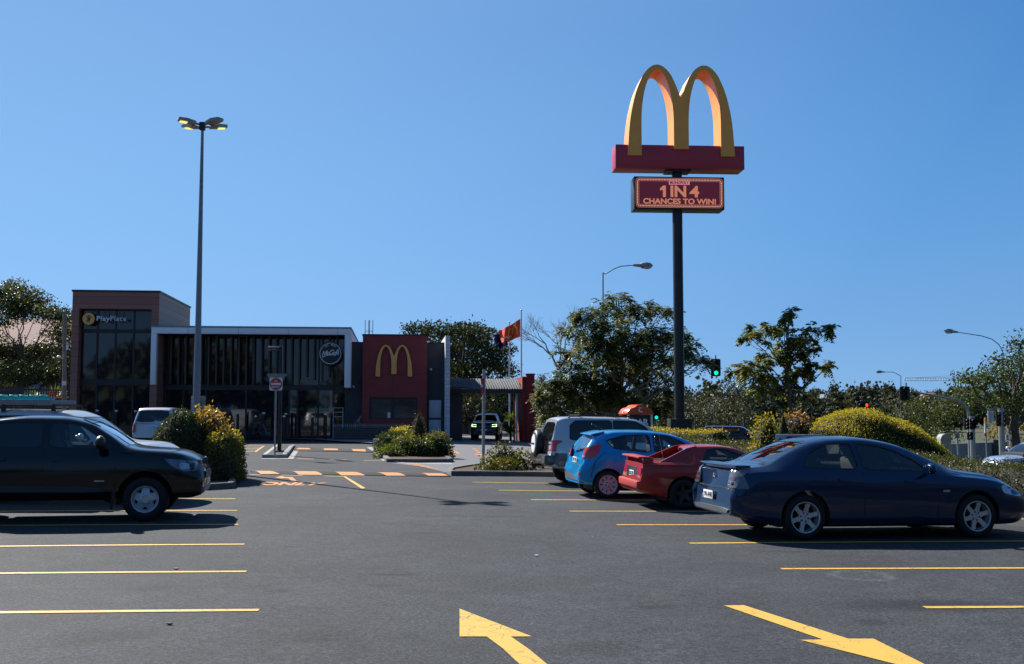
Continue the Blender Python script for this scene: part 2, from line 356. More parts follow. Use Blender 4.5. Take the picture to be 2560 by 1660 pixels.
def grid_sheet(name, xs, ys, fz, mat, label=None):
    mb = MB(); nx = len(xs)
    mb.v = [(x, y, fz(x, y)) for y in ys for x in xs]
    for j in range(len(ys) - 1):
        for i in range(nx - 1):
            a = j * nx + i; mb.f.append((a, a + 1, a + nx + 1, a + nx)); mb.m.append(0)
    o = mb.build(name, mat, smooth=60, fix=False); struct(o)
    return o
def drape(name, poly, mat, dz=.004, parent=None, step=1.0, fz=None, kind=None):
    """a sheet over the ground cut to a world XY polygon"""
    fz = fz or zg
    b = bmesh.new(); vs = [b.verts.new((p[0], p[1], 0)) for p in poly]; b.faces.new(vs)
    xs = [p[0] for p in poly]; ys = [p[1] for p in poly]
    for ax, lo, hi in ((0, min(xs), max(xs)), (1, min(ys), max(ys))):
        k = math.ceil(lo / step)
        while k * step < hi:
            co = [0, 0, 0]; co[ax] = k * step; no = [0, 0, 0]; no[ax] = 1
            bmesh.ops.bisect_plane(b, geom=b.verts[:] + b.edges[:] + b.faces[:], plane_co=co, plane_no=no); k += 1
    for v in b.verts: v.co.z = fz(v.co.x, v.co.y) + dz
    for f in b.faces:
        if f.normal.z < 0: f.normal_flip()
    bmesh.ops.triangulate(b, faces=[f for f in b.faces if len(f.verts) > 4])
    bmesh.ops.recalc_face_normals(b, faces=b.faces)
    if sum(f.normal.z for f in b.faces) < 0:
        for f in b.faces: f.normal_flip()
    me = bpy.data.meshes.new(name); b.to_mesh(me); b.free(); me.materials.append(mat)
    me.polygons.foreach_set('use_smooth', [True] * len(me.polygons))
    o = bpy.data.objects.new(name, me); COL.objects.link(o)
    if parent is not None: o.parent = parent
    if kind: o['kind'] = kind
    return o
def steps(lo, hi, fine_lo, fine_hi, d):
    a = list(np.arange(fine_lo, fine_hi + 1e-6, d)); k = d
    x = fine_hi
    while x < hi: k *= 1.5; x += k; a.append(min(x, hi))
    k = d; x = fine_lo
    while x > lo: k *= 1.5; x -= k; a.insert(0, max(x, lo))
    return a
ground = grid_sheet('ground', steps(-1800, 1800, -40, 50, 1.5), steps(-200, 3000, -10, 95, 1.5), lambda x, y: zg(x, y) - .012, M['earth'])
lot = drape('parking_lot', [(-40, -25), (13, -25), (11.6, 0), (10.0, 17.5), (3.6, 41.5), (-.5, 43), (3.2, 90), (-40, 90)], M['asphalt'], -.004, kind='structure')
def GQ(pts): return [(G(*p).x, G(*p).y) for p in pts]
def mark(name, pts, mat='yellow', dz=.002, label=None):
    o = drape(name, GQ(pts), M[mat], dz, lot, .5)
    if label: o['label'] = label
    return o
def pline(a, b, wd=.11, mat='yellow', name='bay_line', rel=True, dz=.002):
    A, B_ = G(*a), G(*b); d = (B_ - A); d.z = 0; d.normalize(); n = Vector((-d.y, d.x, 0)) * wd / 2
    return drape(name, [tuple((A - n).xy), tuple((B_ - n).xy), tuple((B_ + n).xy), tuple((A + n).xy)], M[mat], dz, lot, .5)
for a, b in [((-260, 1534), (647, 1525)), ((-260, 1436), (616, 1428.6)), ((-260, 1369), (611, 1360.5)), ((-260, 1316), (596, 1311)),
             ((-260, 1280), (593, 1276)), ((-260, 1250), (588, 1247)),
             ((2311, 1518.3), (2900, 1516)), ((1953, 1422), (2900, 1419)), ((1724, 1358), (2780, 1356)), ((1542, 1312), (2450, 1312)),
             ((1424, 1278), (2150, 1279)), ((1328, 1249.4), (1980, 1251.5)), ((1246, 1225.6), (1800, 1231)), ((1181, 1205.4), (1700, 1213))]:
    pline(a, b)
mark('painted_arrow', [(1148.8, 1522), (1330, 1591.5), (1277, 1591.5), (1322, 1623), (1367, 1660), (1440, 1740), (1350, 1740), (1298, 1660), (1258, 1622), (1216.5, 1591.5), (1149, 1591.5)], label='cracked yellow arrow pointing away from the camera')
mark('painted_arrow', [(1810, 1514), (1859, 1513), (2120.5, 1597), (2184, 1597), (2386, 1698), (2001, 1600), (2057, 1599)], label='cracked yellow arrow pointing towards the camera')
def Z4(x, y): return (580 + x / 3.306, 1080 + y / 3.306)
def Z7(x, y): return (600 + x / 5.174, 880 + y / 5.174)
def Z3(x, y): return (860 + x / 3.673, 760 + y / 3.673)
# speed humps: a real low mound across the lane with painted blocks
def hump(far, near, ends, blocks, h=.035, name='speed_hump'):
    A, B_ = G(*far[0]), G(*far[1]); C, D = G(*near[0]), G(*near[1])
    lam = lambda q: q
    def fz(x, y):
        ax = (Vector((x, y, 0)) - Vector((A.x, A.y, 0))); ab = Vector((B_.x - A.x, B_.y - A.y, 0)); L = ab.length; ab /= L
        n = Vector((-ab.y, ab.x, 0)); dd = -ax.dot(n); wv = -(Vector((C.x - A.x, C.y - A.y, 0)).dot(n)); t = max(0, min(1, dd / wv))
        return zg(x, y) + h * (math.sin(math.pi * t) ** .6 if 0 < t < 1 else 0)
    drape(name, [(A.x, A.y), (B_.x, B_.y), (D.x, D.y), (C.x, C.y)], M['asphalt_dark'], .001, lot, .2, fz)
    for q in blocks:
        drape('painted_block', GQ(q), M['orange'], .006, lot, .2, fz)
hump([Z4(150, 324), Z4(1760, 346)], [Z4(175, 350), Z4(1810, 370)], None,
     [[Z4(185, 328), Z4(305, 329), Z4(395, 351), Z4(235, 350)], [Z4(495, 333), Z4(690, 335), Z4(750, 356), Z4(550, 354)], [Z4(850, 338), Z4(1020, 340), Z4(1100, 361), Z4(900, 359)],
      [Z4(1195, 342), Z4(1360, 344), Z4(1435, 365), Z4(1275, 363)], [Z4(1560, 347), Z4(1720, 348), Z4(1785, 369), Z4(1620, 367)]])
hump([Z7(700, 1240), Z7(1680, 1262)], [Z7(700, 1280), Z7(1720, 1300)], None,
     [[Z7(760, 1248), Z7(890, 1250), Z7(916, 1270), Z7(728, 1268)], [Z7(1082, 1256), Z7(1260, 1258), Z7(1272, 1280), Z7(1090, 1278)], [Z7(1440, 1263), Z7(1612, 1264), Z7(1632, 1296), Z7(1465, 1290)]])
for a, b in [((405, 355), (585, 360)), ((755, 363), (925, 368)), ((150, 351), (235, 354))]: pline(Z4(*a), Z4(*b), .14, 'cream', 'lane_dash')
for a, b in [((737, 1380), (952, 1387)), ((1168, 1391), (1382, 1397)), ((1600, 1402), (1815, 1407))]: pline(Z7(*a), Z7(*b), .16, 'cream', 'lane_dash')
mark('lane_line', [Z4(916, 366), Z4(938, 366), Z4(1105, 465), Z4(1070, 468)], label='short diagonal yellow line by the speed hump')
mark('turn_arrow', [Z4(358, 376), Z4(405, 364), Z4(432, 366), Z4(425, 371), Z4(500, 373), Z4(542, 411), Z4(498, 411), Z4(468, 383), Z4(422, 381), Z4(428, 387)], 'orange')
# ONLY
def text_mesh(s, size=1.0, bold=.0, depth=0.0, shear=0, spacing=1.0, align='CENTER'):
    cu = bpy.data.curves.new('lettering', 'FONT'); cu.body = s; cu.size = size; cu.offset = bold; cu.extrude = depth; cu.shear = shear
    cu.align_x = align; cu.align_y = 'CENTER'; cu.space_character = spacing; cu.resolution_u = 4
    o = bpy.data.objects.new('lettering', cu); COL.objects.link(o); bpy.context.view_layer.update()
    me = bpy.data.meshes.new_from_object(o.evaluated_get(bpy.context.evaluated_depsgraph_get())); bpy.data.objects.remove(o); bpy.data.curves.remove(cu)
    return me
def lettering(name, s, mat, parent, x0, x1, z0, z1, Mx, bold=.0, depth=.01, shear=0, spacing=1.0, lift=.004):
    """text fitted to the rectangle x0..x1, z0..z1 of the plane Mx (local X right, Y up, Z out)"""
    me = text_mesh(s, 1.0, bold, depth / 2, shear, spacing)
    n = len(me.vertices); co = np.empty(n * 3); me.vertices.foreach_get('co', co); co = co.reshape(-1, 3)
    lo, hi = co.min(0), co.max(0)
    co[:, 0] = x0 + (co[:, 0] - lo[0]) / (hi[0] - lo[0]) * (x1 - x0); co[:, 1] = z0 + (co[:, 1] - lo[1]) / (hi[1] - lo[1]) * (z1 - z0)
    co[:, 2] += lift + depth / 2
    Ma = np.array(Mx); co = co @ Ma[:3, :3].T + Ma[:3, 3]
    me.vertices.foreach_set('co', co.ravel()); me.materials.clear(); me.materials.append(mat); me.update()
    o = bpy.data.objects.new(name, me); COL.objects.link(o)
    if parent is not None: o.parent = parent
    return o
def only_text():
    me = text_mesh('ONLY', 1.0, .05, 0); n = len(me.vertices); co = np.empty(n * 3); me.vertices.foreach_get('co', co); co = co.reshape(-1, 3)
    lo, hi = co.min(0), co.max(0); q = [G(*Z4(*p)) for p in ((226, 440), (705, 443), (800, 420), (240, 412))]
    for i in range(n):
        a = (co[i, 0] - lo[0]) / (hi[0] - lo[0]); b = (co[i, 1] - lo[1]) / (hi[1] - lo[1])
        p = (q[0] * (1 - a) + q[1] * a) * (1 - b) + (q[3] * (1 - a) + q[2] * a) * b
        co[i] = (p.x, p.y, zg(p.x, p.y) + .003)
    me.vertices.foreach_set('co', co.ravel()); me.materials.clear(); me.materials.append(M['orange']); me.update()
    o = bpy.data.objects.new('painted_word', me); COL.objects.link(o); o.parent = lot; o['label'] = 'orange word ONLY painted below the turn arrow'
only_text()
# hatched box left of the island
for a, b in [((-150, 1203), (318, 1212)), ((-150, 1226), (285, 1233)), ((-150, 1246), (255, 1252)), ((-150, 1266), (222, 1270)), ((-150, 1284), (190, 1288))]:
    pline(Z7(*a), Z7(*b), .22, 'cream', 'hatch_line')
mark('hatch_line', [Z7(292, 1218), Z7(322, 1216), Z7(215, 1292), Z7(180, 1290)], 'orange')
mark('lane_dash', [Z3(930, 1353), Z3(1030, 1352), Z3(1070, 1378), Z3(955, 1374)], 'orange', .008)
for k in range(7):
    x0, y0 = 1180 + k * 19, 1328 + k * 17
    mark('lane_dash', [Z3(x0, y0), Z3(x0 + 30, y0), Z3(x0 + 38, y0 + 9), Z3(x0 + 8, y0 + 9)], 'orange', .008)
mark('lane_dash', [Z3(1200, 1378), Z3(1325, 1384), Z3(1325, 1391), Z3(1200, 1386)], 'orange', .008)
for k in range(6):
    mark('lane_dash', [Z3(560 + k * 62, 1468 + k * 11), Z3(690 + k * 40, 1470 + k * 11), Z3(720 + k * 40, 1477 + k * 11), Z3(590 + k * 62, 1475 + k * 11)], 'orange', .008)
# driveway and footpaths
lane = drape('driveway', GQ([(966, 1157), (1050, 1166), (1117, 1182), (1200, 1170), (1420, 1150), (1600, 1112), (1330, 1085), (1120, 1092), (1108, 1104), (1100, 1125), (1136, 1156), (1050, 1159)]), M['laneconc'], .003, kind='structure')
path = drape('footpath', GQ([(560, 1083), (700, 1084), (935, 1094), (955, 1112), (870, 1108), (790, 1102), (700, 1099), (560, 1099)]), M['pathconc'], .075, kind='structure')
apron = drape('kerb_channel', GQ([(654, 1147), (733, 1147.5), (747, 1126), (736, 1123), (718, 1145.5), (655, 1145.6)]), M['kerb'], .001, kind='structure')
apron2 = drape('kerb_channel', GQ([(917, 1118), (930, 1118), (967, 1152), (1130, 1157.5), (1131, 1161), (1010, 1159), (955, 1152)]), M['kerb'], .0055, kind='structure')

def bed(name, label, outer, h=.13, wk=.15, soil='mulch', kerbmat='darkconc', cat='planter', closed=True, soil_h=None):
    """raised kerb ring filled with soil; outer = world XY polygon"""
    c = Vector((sum(p[0] for p in outer) / len(outer), sum(p[1] for p in outer) / len(outer), 0))
    t = thing(name, label, cat, (c.x, c.y, zg(c.x, c.y)))
    pts = [Vector((p[0], p[1], 0)) for p in outer]; n = len(pts)
    # densify
    dn = []
    for i in range(n):
        a, b = pts[i], pts[(i + 1) % n]; k = max(1, int((b - a).length / .8))
        dn += [a.lerp(b, j / k) for j in range(k)]
    pts = dn; n = len(pts)
    area = sum(pts[i].x * pts[(i + 1) % n].y - pts[(i + 1) % n].x * pts[i].y for i in range(n)); sgn = 1 if area > 0 else -1
    inn = []
    for i in range(n):
        a, b, d = pts[i - 1], pts[i], pts[(i + 1) % n]; e = ((b - a).normalized() + (d - b).normalized()).normalized()
        inn.append(b + Vector((-e.y, e.x, 0)) * wk * sgn)
    mb = MB(); k = 0
    for i in range(n):
        o_, q = pts[i], inn[i]; zo, zi = zg(o_.x, o_.y), zg(q.x, q.y); r = (q - o_).normalized() * .025
        mb.v += [(o_.x, o_.y, zo - .05), (o_.x, o_.y, zo + h - .02), (o_.x + r.x, o_.y + r.y, zo + h), (q.x, q.y, zi + h), (q.x, q.y, zi - .05)]
    for i in range(n):
        j = (i + 1) % n
        for q in range(5):
            q2 = (q + 1) % 5; mb.f.append((i * 5 + q, j * 5 + q, j * 5 + q2, i * 5 + q2)); mb.m.append(0)
    mb.build('kerb', M[kerbmat], t, 50, world=True)
    sh = h * .7 if soil_h is None else soil_h
    b = bmesh.new(); vv = [b.verts.new((p.x, p.y, 0)) for p in inn]; b.faces.new(vv); bmesh.ops.triangulate(b, faces=b.faces)
    Mi = MX[t.name].inverted()
    for v in b.verts: v.co = Mi @ Vector((v.co.x, v.co.y, zg(v.co.x, v.co.y) + sh))
    bmesh.ops.recalc_face_normals(b, faces=b.faces)
    me = bpy.data.meshes.new('soil'); b.to_mesh(me); b.free(); me.materials.append(M[soil])
    so = bpy.data.objects.new('soil', me); COL.objects.link(so); so.parent = t
    return t
isl1 = bed('traffic_island', 'small kerbed traffic island under the no entry sign', GQ([(655, 1145), (716, 1145), (733, 1122), (738, 1119), (687, 1119.5)]), .13, .17, 'asphalt', 'kerb', 'traffic island', soil_h=.125)
isl2 = bed('planter_bed', 'kerbed island bed of low shrubs in front of the red wall', GQ([(933, 1124), (945, 1138), (966, 1155), (1040, 1157), (1125, 1156.5), (1133, 1154), (1105, 1138), (1050, 1128)]), .13, .16, 'mulch', 'darkconc')
isl3 = bed('planter_bed', 'kerbed bed around the grey signpost beside the driveway', GQ([(1117, 1186), (1128, 1189.5), (1300, 1190.5), (1420, 1192), (1560, 1190), (1560, 1165), (1310, 1160), (1180, 1170), (1122, 1180)]), .14, .16, 'mulch', 'darkconc')
bed('planter_bed', 'kerbed bed under the big clipped bushes beside the black utility', GQ([(330, 1225), (519, 1225), (582, 1221), (590, 1216), (579, 1170), (560, 1163), (330, 1163)]), .14, .15, 'mulch', 'darkconc')
bed('planter_bed', 'long kerbed bed under the clipped hedge in front of the parked cars', [(9.6, 9), (9.4, 17.3), (7.8, 23.5), (6.0, 30.5), (3.6, 40.3), (5.8, 40.9), (8.2, 31), (10.4, 24), (12.3, 17.5), (12.6, 9)], .14, .15, 'mulch', 'darkconc')
kb = MB(); c = G(937, 1119); kb.box(c + Vector((.1, 0, .2)), (.34, .3, .40), rz=.1); kbo = kb.build('kerb_block', M['kerb'], bevel=.02); tag(kbo, 'short pale concrete block at the corner of the shrub island', 'block')
# litter specks on the asphalt
for i, (px, py, lab) in enumerate([(1342, 1390, 'scrap of white paper on the asphalt in front of the cars'), (440, 1423, 'small pale stone on the second bay line from the front'), (424, 1561, 'dark curled leaf lying on the asphalt near the front left')]):
    p = G(px, py); mb = MB(); mb.ico(p + Vector((0, 0, .008)), .028, sub=1, sc=(1.2, .8, .4)); o = mb.build('litter', M['white'] if i == 0 else (M['kerb'] if i == 1 else M['bark'])); tag(o, lab, 'litter')
# ================================================================== restaurant
PHI = R(6.2)
R0 = P(965, 1030, 62.8); R0.z = 0.27
UU = Vector((math.cos(PHI), math.sin(PHI), 0)); VV = Vector((-math.sin(PHI), math.cos(PHI), 0))
def BU(px, py, v):
    r = ray(px, py); o = Vector((0, 0, CAMH)); t = ((R0 - o).dot(VV) + v) / r.dot(VV); p = o + r * t - R0
    return p.dot(UU), p.z
def cladding(name, col, period=.30, vert=False, line=.02, var=.14, rough=.6, depth=.6):
    m, t, b, N, Lk = _nodes(name); tc = N.new('ShaderNodeTexCoord'); se = N.new('ShaderNodeSeparateXYZ'); Lk.new(tc.outputs['Object'], se.inputs[0])
    dv = N.new('ShaderNodeMath'); dv.operation = 'DIVIDE'; dv.inputs[1].default_value = period; Lk.new(se.outputs[0 if vert else 2], dv.inputs[0])
    fr = N.new('ShaderNodeMath'); fr.operation = 'FRACT'; Lk.new(dv.outputs[0], fr.inputs[0])
    lt = N.new('ShaderNodeMath'); lt.operation = 'LESS_THAN'; lt.inputs[1].default_value = line / period; Lk.new(fr.outputs[0], lt.inputs[0])
    fl = N.new('ShaderNodeMath'); fl.operation = 'FLOOR'; Lk.new(dv.outputs[0], fl.inputs[0])
    wn = N.new('ShaderNodeTexWhiteNoise'); wn.noise_dimensions = '1D'; Lk.new(fl.outputs[0], wn.inputs['W'])
    mp = N.new('ShaderNodeMapping'); mp.inputs['Scale'].default_value = (12, 1.2, 1.2) if vert else (.8, .8, 14); Lk.new(tc.outputs['Object'], mp.inputs[0])
    nz = N.new('ShaderNodeTexNoise'); nz.inputs['Scale'].default_value = 2; nz.inputs['Detail'].default_value = 5; Lk.new(mp.outputs[0], nz.inputs[0])
    ad = N.new('ShaderNodeMath'); ad.operation = 'ADD'; Lk.new(wn.outputs[0], ad.inputs[0]); Lk.new(nz.outputs[0], ad.inputs[1])
    mr = N.new('ShaderNodeMapRange'); mr.inputs[1].default_value = .2; mr.inputs[2].default_value = 1.8; mr.inputs[3].default_value = 1 - var; mr.inputs[4].default_value = 1 + var; Lk.new(ad.outputs[0], mr.inputs[0])
    m1 = N.new('ShaderNodeMath'); m1.operation = 'MULTIPLY_ADD'; m1.inputs[1].default_value = -depth; m1.inputs[2].default_value = 1; Lk.new(lt.outputs[0], m1.inputs[0])
    m2 = N.new('ShaderNodeMath'); m2.operation = 'MULTIPLY'; Lk.new(mr.outputs[0], m2.inputs[0]); Lk.new(m1.outputs[0], m2.inputs[1])
    vs = N.new('ShaderNodeVectorMath'); vs.operation = 'SCALE'; vs.inputs[0].default_value = col; Lk.new(m2.outputs[0], vs.inputs['Scale']); Lk.new(vs.outputs[0], b.inputs['Base Color'])
    b.inputs['Roughness'].default_value = rough
    bp = N.new('ShaderNodeBump'); bp.inputs['Strength'].default_value = .5; bp.inputs['Distance'].default_value = .01; bp.invert = True
    Lk.new(lt.outputs[0], bp.inputs['Height']); Lk.new(bp.outputs[0], b.inputs['Normal'])
    return m
def blockmat(name, col, bw=.4, bh=.2, mortar=.01, mcol=None, var=.12, rough=.8):
    m, t, b, N, Lk = _nodes(name); tc = N.new('ShaderNodeTexCoord'); se = N.new('ShaderNodeSeparateXYZ'); Lk.new(tc.outputs['Object'], se.inputs[0])
    ad = N.new('ShaderNodeMath'); ad.operation = 'ADD'; Lk.new(se.outputs[0], ad.inputs[0]); Lk.new(se.outputs[1], ad.inputs[1])
    cb = N.new('ShaderNodeCombineXYZ'); Lk.new(ad.outputs[0], cb.inputs[0]); Lk.new(se.outputs[2], cb.inputs[1])
    br = N.new('ShaderNodeTexBrick'); br.inputs['Scale'].default_value = 1; br.inputs['Brick Width'].default_value = bw; br.inputs['Row Height'].default_value = bh
    br.inputs['Mortar Size'].default_value = mortar; br.inputs['Color1'].default_value = (*[c * (1 - var) for c in col], 1); br.inputs['Color2'].default_value = (*[c * (1 + var) for c in col], 1)
    br.inputs['Mortar'].default_value = (*(mcol or [c * .45 for c in col]), 1); Lk.new(cb.outputs[0], br.inputs[0]); Lk.new(br.outputs[0], b.inputs['Base Color'])
    b.inputs['Roughness'].default_value = rough
    bp = N.new('ShaderNodeBump'); bp.inputs['Strength'].default_value = .4; bp.inputs['Distance'].default_value = .01; bp.invert = True; Lk.new(br.outputs[1], bp.inputs['Height']); Lk.new(bp.outputs[0], b.inputs['Normal'])
    return m
M['brown'] = cladding('brown timber-look boards', (.33, .135, .10), .42)
M['brownside'] = cladding('paler timber-look boards', (.30, .20, .165), .42)  # same boards, paler and greyer for the tower sides
M['whitepanel'] = cladding('white composite panel', (.84, .86, .90), 2.75, True, .022, .03, .35, .5)
M['redwall'] = pm('red rendered panel', (.26, .034, .036), .6, var=.10, scale=1.5)
M['charwall'] = pm('charcoal render', (.045, .048, .055), .7, var=.15, scale=2)
M['whiteblock'] = blockmat('white painted blockwork', (.62, .63, .66), .42, .21, .008)
M['redbrick'] = blockmat('red painted blockwork', (.27, .025, .025), .42, .21, .01)
M['darkbrick'] = blockmat('dark brick', (.05, .042, .04), .24, .086, .01, (.11, .105, .10), .3)
M['facade'] = pm('dark facade glass', (.016, .016, .020), .03, var=.2, scale=.8, spec=.85)
M['winglass'] = pm('hazy window glass', (.07, .075, .075), .06, var=.45, scale=1.4, spec=.8, stretch=(.4, 1, 1.5))
M['mullion'] = pm('black window frame', (.02, .02, .023), .45, var=.1)
M['soffit'] = cladding('dark soffit boards', (.03, .022, .02), .16, True, .02, .3)
M['doorpanel'] = pm('white door panel', (.50, .52, .56), .3, var=.06, scale=2)
M['timberdark'] = pm('dark timber fin', (.085, .062, .056), .6, var=.25, scale=3, stretch=(6, 6, .6))
rest = thing('restaurant_building', 'low restaurant with brown tower, white-framed glass front and red wall', 'building', tuple(R0), (0, 0, PHI))
def bx(mb, u0, u1, v0, v1, z0, z1, m=0): return mb.box(((u0 + u1) / 2, (v0 + v1) / 2, (z0 + z1) / 2), (abs(u1 - u0), abs(v1 - v0), abs(z1 - z0)), m)
def bpart(name, lst, mat, bevel=0, label=None, parent=None, smooth=30):
    mb = MB()
    for a in lst: bx(mb, *a)
    o = mb.build(name, mat, parent or rest, smooth, bevel=bevel)
    if label: o['label'] = label
    return o
ZB = -.5
# --- play tower
VT = -1.3; uL = BU(181, 760, VT)[0]; uR = BU(398, 760, VT)[0]; zT = BU(300, 730, VT)[1]
oL = BU(197.5, 790, VT)[0]; oR = BU(379, 790, VT)[0]; oT = BU(300, 772, VT)[1]
bpart('tower_wall', [(uL, oL, VT, VT + .9, ZB, zT), (oR, uR - .004, VT, VT + .9, ZB, zT), (oL, oR, VT, VT + .9, oT, zT)], M['brown'], label='brown timber-look front of the tower')
bpart('tower_side', [(uR - .25, uR, VT + .9, VT + 9.2, ZB, zT - .003), (uL, uL + .25, VT + .9, VT + 9.2, ZB, zT - .003), (uL + .25, uR - .25, VT + 8.9, VT + 9.2, ZB, zT - .003), (uR - .003, uR + .006, VT + .004, VT + .9, 4.2, zT)], M['brownside'], label='paler boarded side of the tower')
bpart('tower_capping', [(uL - .05, uR + .05, VT - .05, VT + 9.25, zT, zT + .1)], M['mullion'])
gv = VT + .55
def band(y0, y1): return BU(300, y1, gv)[1], BU(300, y0, gv)[1]
b1 = band(823.5, 832.5); b2 = band(948.5, 963.5)
fr = [(oL, oR, gv - .06, gv + .06, *b1), (oL, oR, gv - .06, gv + .06, *b2), (oL, oR, gv - .05, gv + .05, oT - .08, oT)]
mu = [BU(x, 800, gv)[0] for x in (246, 291, 336.5)]
for u in mu: fr.append((u - .045, u + .045, gv - .05, gv + .05, b1[1], oT - .08))
for u in (mu[0] - .02, mu[1], mu[2]): fr.append((u - .05, u + .05, gv - .05, gv + .05, b2[1], b1[0]))
for u in (mu[0], mu[1], mu[2]): fr.append((u - .05, u + .05, gv - .05, gv + .05, ZB, b2[0]))
bpart('window_frame', fr, M['mullion'])
rows = [(ZB, b2[0]), (b2[1], b1[0]), (b1[1], oT - .08)]; ue = [oL] + mu + [oR]
for k, (za, zb_) in enumerate(rows):
    for i in range(4):
        mb = MB(); a, b = ue[i] + .045, ue[i + 1] - .045; tl = random.uniform(-.006, .006)
        mb.add([(a, gv + tl, za), (b, gv - tl, za), (b, gv - tl + tl * .4, zb_), (a, gv + tl, zb_)], [(0, 1, 2, 3)]); mb.build('window', M['facade'], rest, 0)
# --- white frame
VF = -1.6; fL0 = BU(377.5, 850, VF)[0]; fL1 = BU(391, 850, VF)[0]; fR0 = BU(862, 850, VF)[0]; fR1 = BU(877, 850, VF)[0]
fT = BU(600, 819.5, VF)[1]; fB = BU(600, 835, VF)[1]; jL = BU(380, 961.5, VF)[1]; jR = BU(870, 969, VF)[1]; GV = .35
bpart('fascia_frame', [(fL0, fR1, VF, GV, fB, fT), (fL0, fL1, VF, GV, jL, fB), (fR0, fR1, VF, GV + 3.2, jR, fB)], M['whitepanel'], bevel=.012)
bpart('frame_capping', [(fL0 - .03, fR1 + .03, VF - .03, VF + 12.5, fT, fT + .09)], M['steel'])
bpart('side_wall', [(fR1 - .3, fR1 - .004, GV + .1, VF + 12, jR + 1.5, fT - .002)], M['whitepanel'])
bpart('brick_pier', [(BU(373, 1000, VF + .1)[0], BU(390.5, 1000, VF + .1)[0], VF + .12, GV, ZB, jL - .003)], M['brown'])
bpart('soffit', [(fL1, fR0, VF + .2, GV, fB - .02, fB - .004)], M['soffit'])
gz = BU(600, 842, GV)[1]; z_b = BU(600, 962, GV)[1]; z_b2 = BU(600, 975, GV)[1]
bpart('head_beam', [(fL1, fR0, GV - .1, GV + .2, gz, fB - .01), (fL1, fR0, GV - .14, GV + .2, z_b2, z_b)], M['mullion'])
fins = [BU(360 + x / 3.857, 900, GV - .35)[0] for x in (262, 335, 405, 480, 555, 625, 700, 770, 842, 915, 988, 1060, 1135, 1208, 1280, 1352, 1425, 1498, 1572, 1645, 1720, 1792, 1865)]
for u in fins:
    bpart('fin', [(u - .045, u + .045, GV - .5, GV - .1, z_b + random.uniform(.0, .5) if u > fins[12] else z_b, fB - .022)], M['timberdark'])
ub = [fL1] + [BU(360 + x / 3.857, 900, GV)[0] for x in (240, 375, 600, 790, 900, 1050, 1150, 1290, 1440, 1500, 1690, 1830)] + [fR0]
for i in range(len(ub) - 1):
    mb = MB(); tl = random.uniform(-.008, .008)
    mb.add([(ub[i] + .04, GV + tl, z_b), (ub[i + 1] - .04, GV - tl, z_b), (ub[i + 1] - .04, GV - tl, gz), (ub[i] + .04, GV + tl, gz)], [(0, 1, 2, 3)]); mb.build('window', M['facade'], rest, 0)
for u in ub[1:-1]: bpart('mullion', [(u - .04, u + .04, GV - .06, GV + .06, z_b, gz)], M['mullion'])
ul = [fL1] + [BU(360 + x / 3.857, 1000, GV)[0] for x in (200, 380, 600, 985, 1260, 1400, 1480, 1680, 1830, 1960)]
for i in range(len(ul) - 1):
    mb = MB(); tl = random.uniform(-.008, .008)
    mb.add([(ul[i] + .05, GV + tl, ZB), (ul[i + 1] - .05, GV - tl, ZB), (ul[i + 1] - .05, GV - tl, z_b2), (ul[i] + .05, GV + tl, z_b2)], [(0, 1, 2, 3)]); mb.build('window', M['facade'], rest, 0)
for u in ul[1:]: bpart('mullion', [(u - .05, u + .05, GV - .06, GV + .06, ZB, z_b2)], M['mullion'])
h = MB(); hx_ = BU(360 + 1655 / 3.857, 1030, GV)[0]; h.tube([(hx_, GV - .1, .75), (hx_, GV - .14, .78), (hx_, GV - .14, 1.9), (hx_, GV - .1, 1.93)], .018); h.build('door_handle', M['steel'], rest)
# --- charcoal and red walls
kT = BU(890, 857.5, 0)[1]; k0 = fR1 - .3; k1 = BU(907, 900, 0)[0]; k2 = BU(1067, 900, 0)[0]; k3 = BU(1113, 900, 0)[0]
bpart('charcoal_wall', [(BU(866, 1000, 0)[0] - .1, k1 + .3, .02, 6, ZB, kT), (k2 - .3, k3 + .2, .02, 6, ZB, kT), (k1 + .3, k2 - .3, .3, 6, ZB, kT - .2)], M['charwall'])
bpart('wall_capping', [(k0, k1 + .1, -.01, 6, kT, kT + .07), (k2 - .1, k3 + .2, -.01, 6, kT, kT + .07)], M['mullion'])
VR = -.4; r0 = BU(906.5, 900, VR)[0]; r1 = BU(1067.5, 900, VR)[0]; rT = BU(990, 839, VR)[1]
w0 = BU(923, 1010, VR)[0]; w1 = BU(1043.5, 1010, VR)[0]; wt_ = BU(980, 994, VR)[1]; wb_ = BU(980, 1047, VR)[1]
bpart('red_wall', [(r0, r1, VR, 5, wt_, rT), (r0, r1, VR, 1, ZB, wb_), (r0, w0, VR, 1, wb_, wt_), (w1, r1, VR, 1, wb_, wt_)], M['redwall'])
seams = []
for y in (877.6, 936, 991.3):
    z = BU(980, y, VR)[1]; seams.append((r0, r1, VR - .004, VR + .01, z - .008, z + .008))
uc = BU(982, 900, VR)[0]; seams.append((uc - .008, uc + .008, VR - .0035, VR + .01, wt_ + .1, rT - .003))
bpart('panel_joint', seams, M['mullion'])
bpart('red_capping', [(r0 - .04, r1 + .04, VR - .04, 5.04, rT, rT + .08)], M['mullion'])
m0, m1 = BU(978, 1020, VR)[0], BU(985, 1020, VR)[0]; wv = VR + .16
fo = bpart('window_frame', [(w0, w1, wv - .06, wv + .05, wt_ - .07, wt_), (w0, w1, wv - .06, wv + .05, wb_, wb_ + .05), (w0, w0 + .07, wv - .06, wv + .05, wb_ + .05, wt_ - .07), (w1 - .07, w1, wv - .06, wv + .05, wb_ + .05, wt_ - .07), (m0, m1, wv - .06, wv + .05, wb_ + .05, wt_ - .07)], M['mullion'])
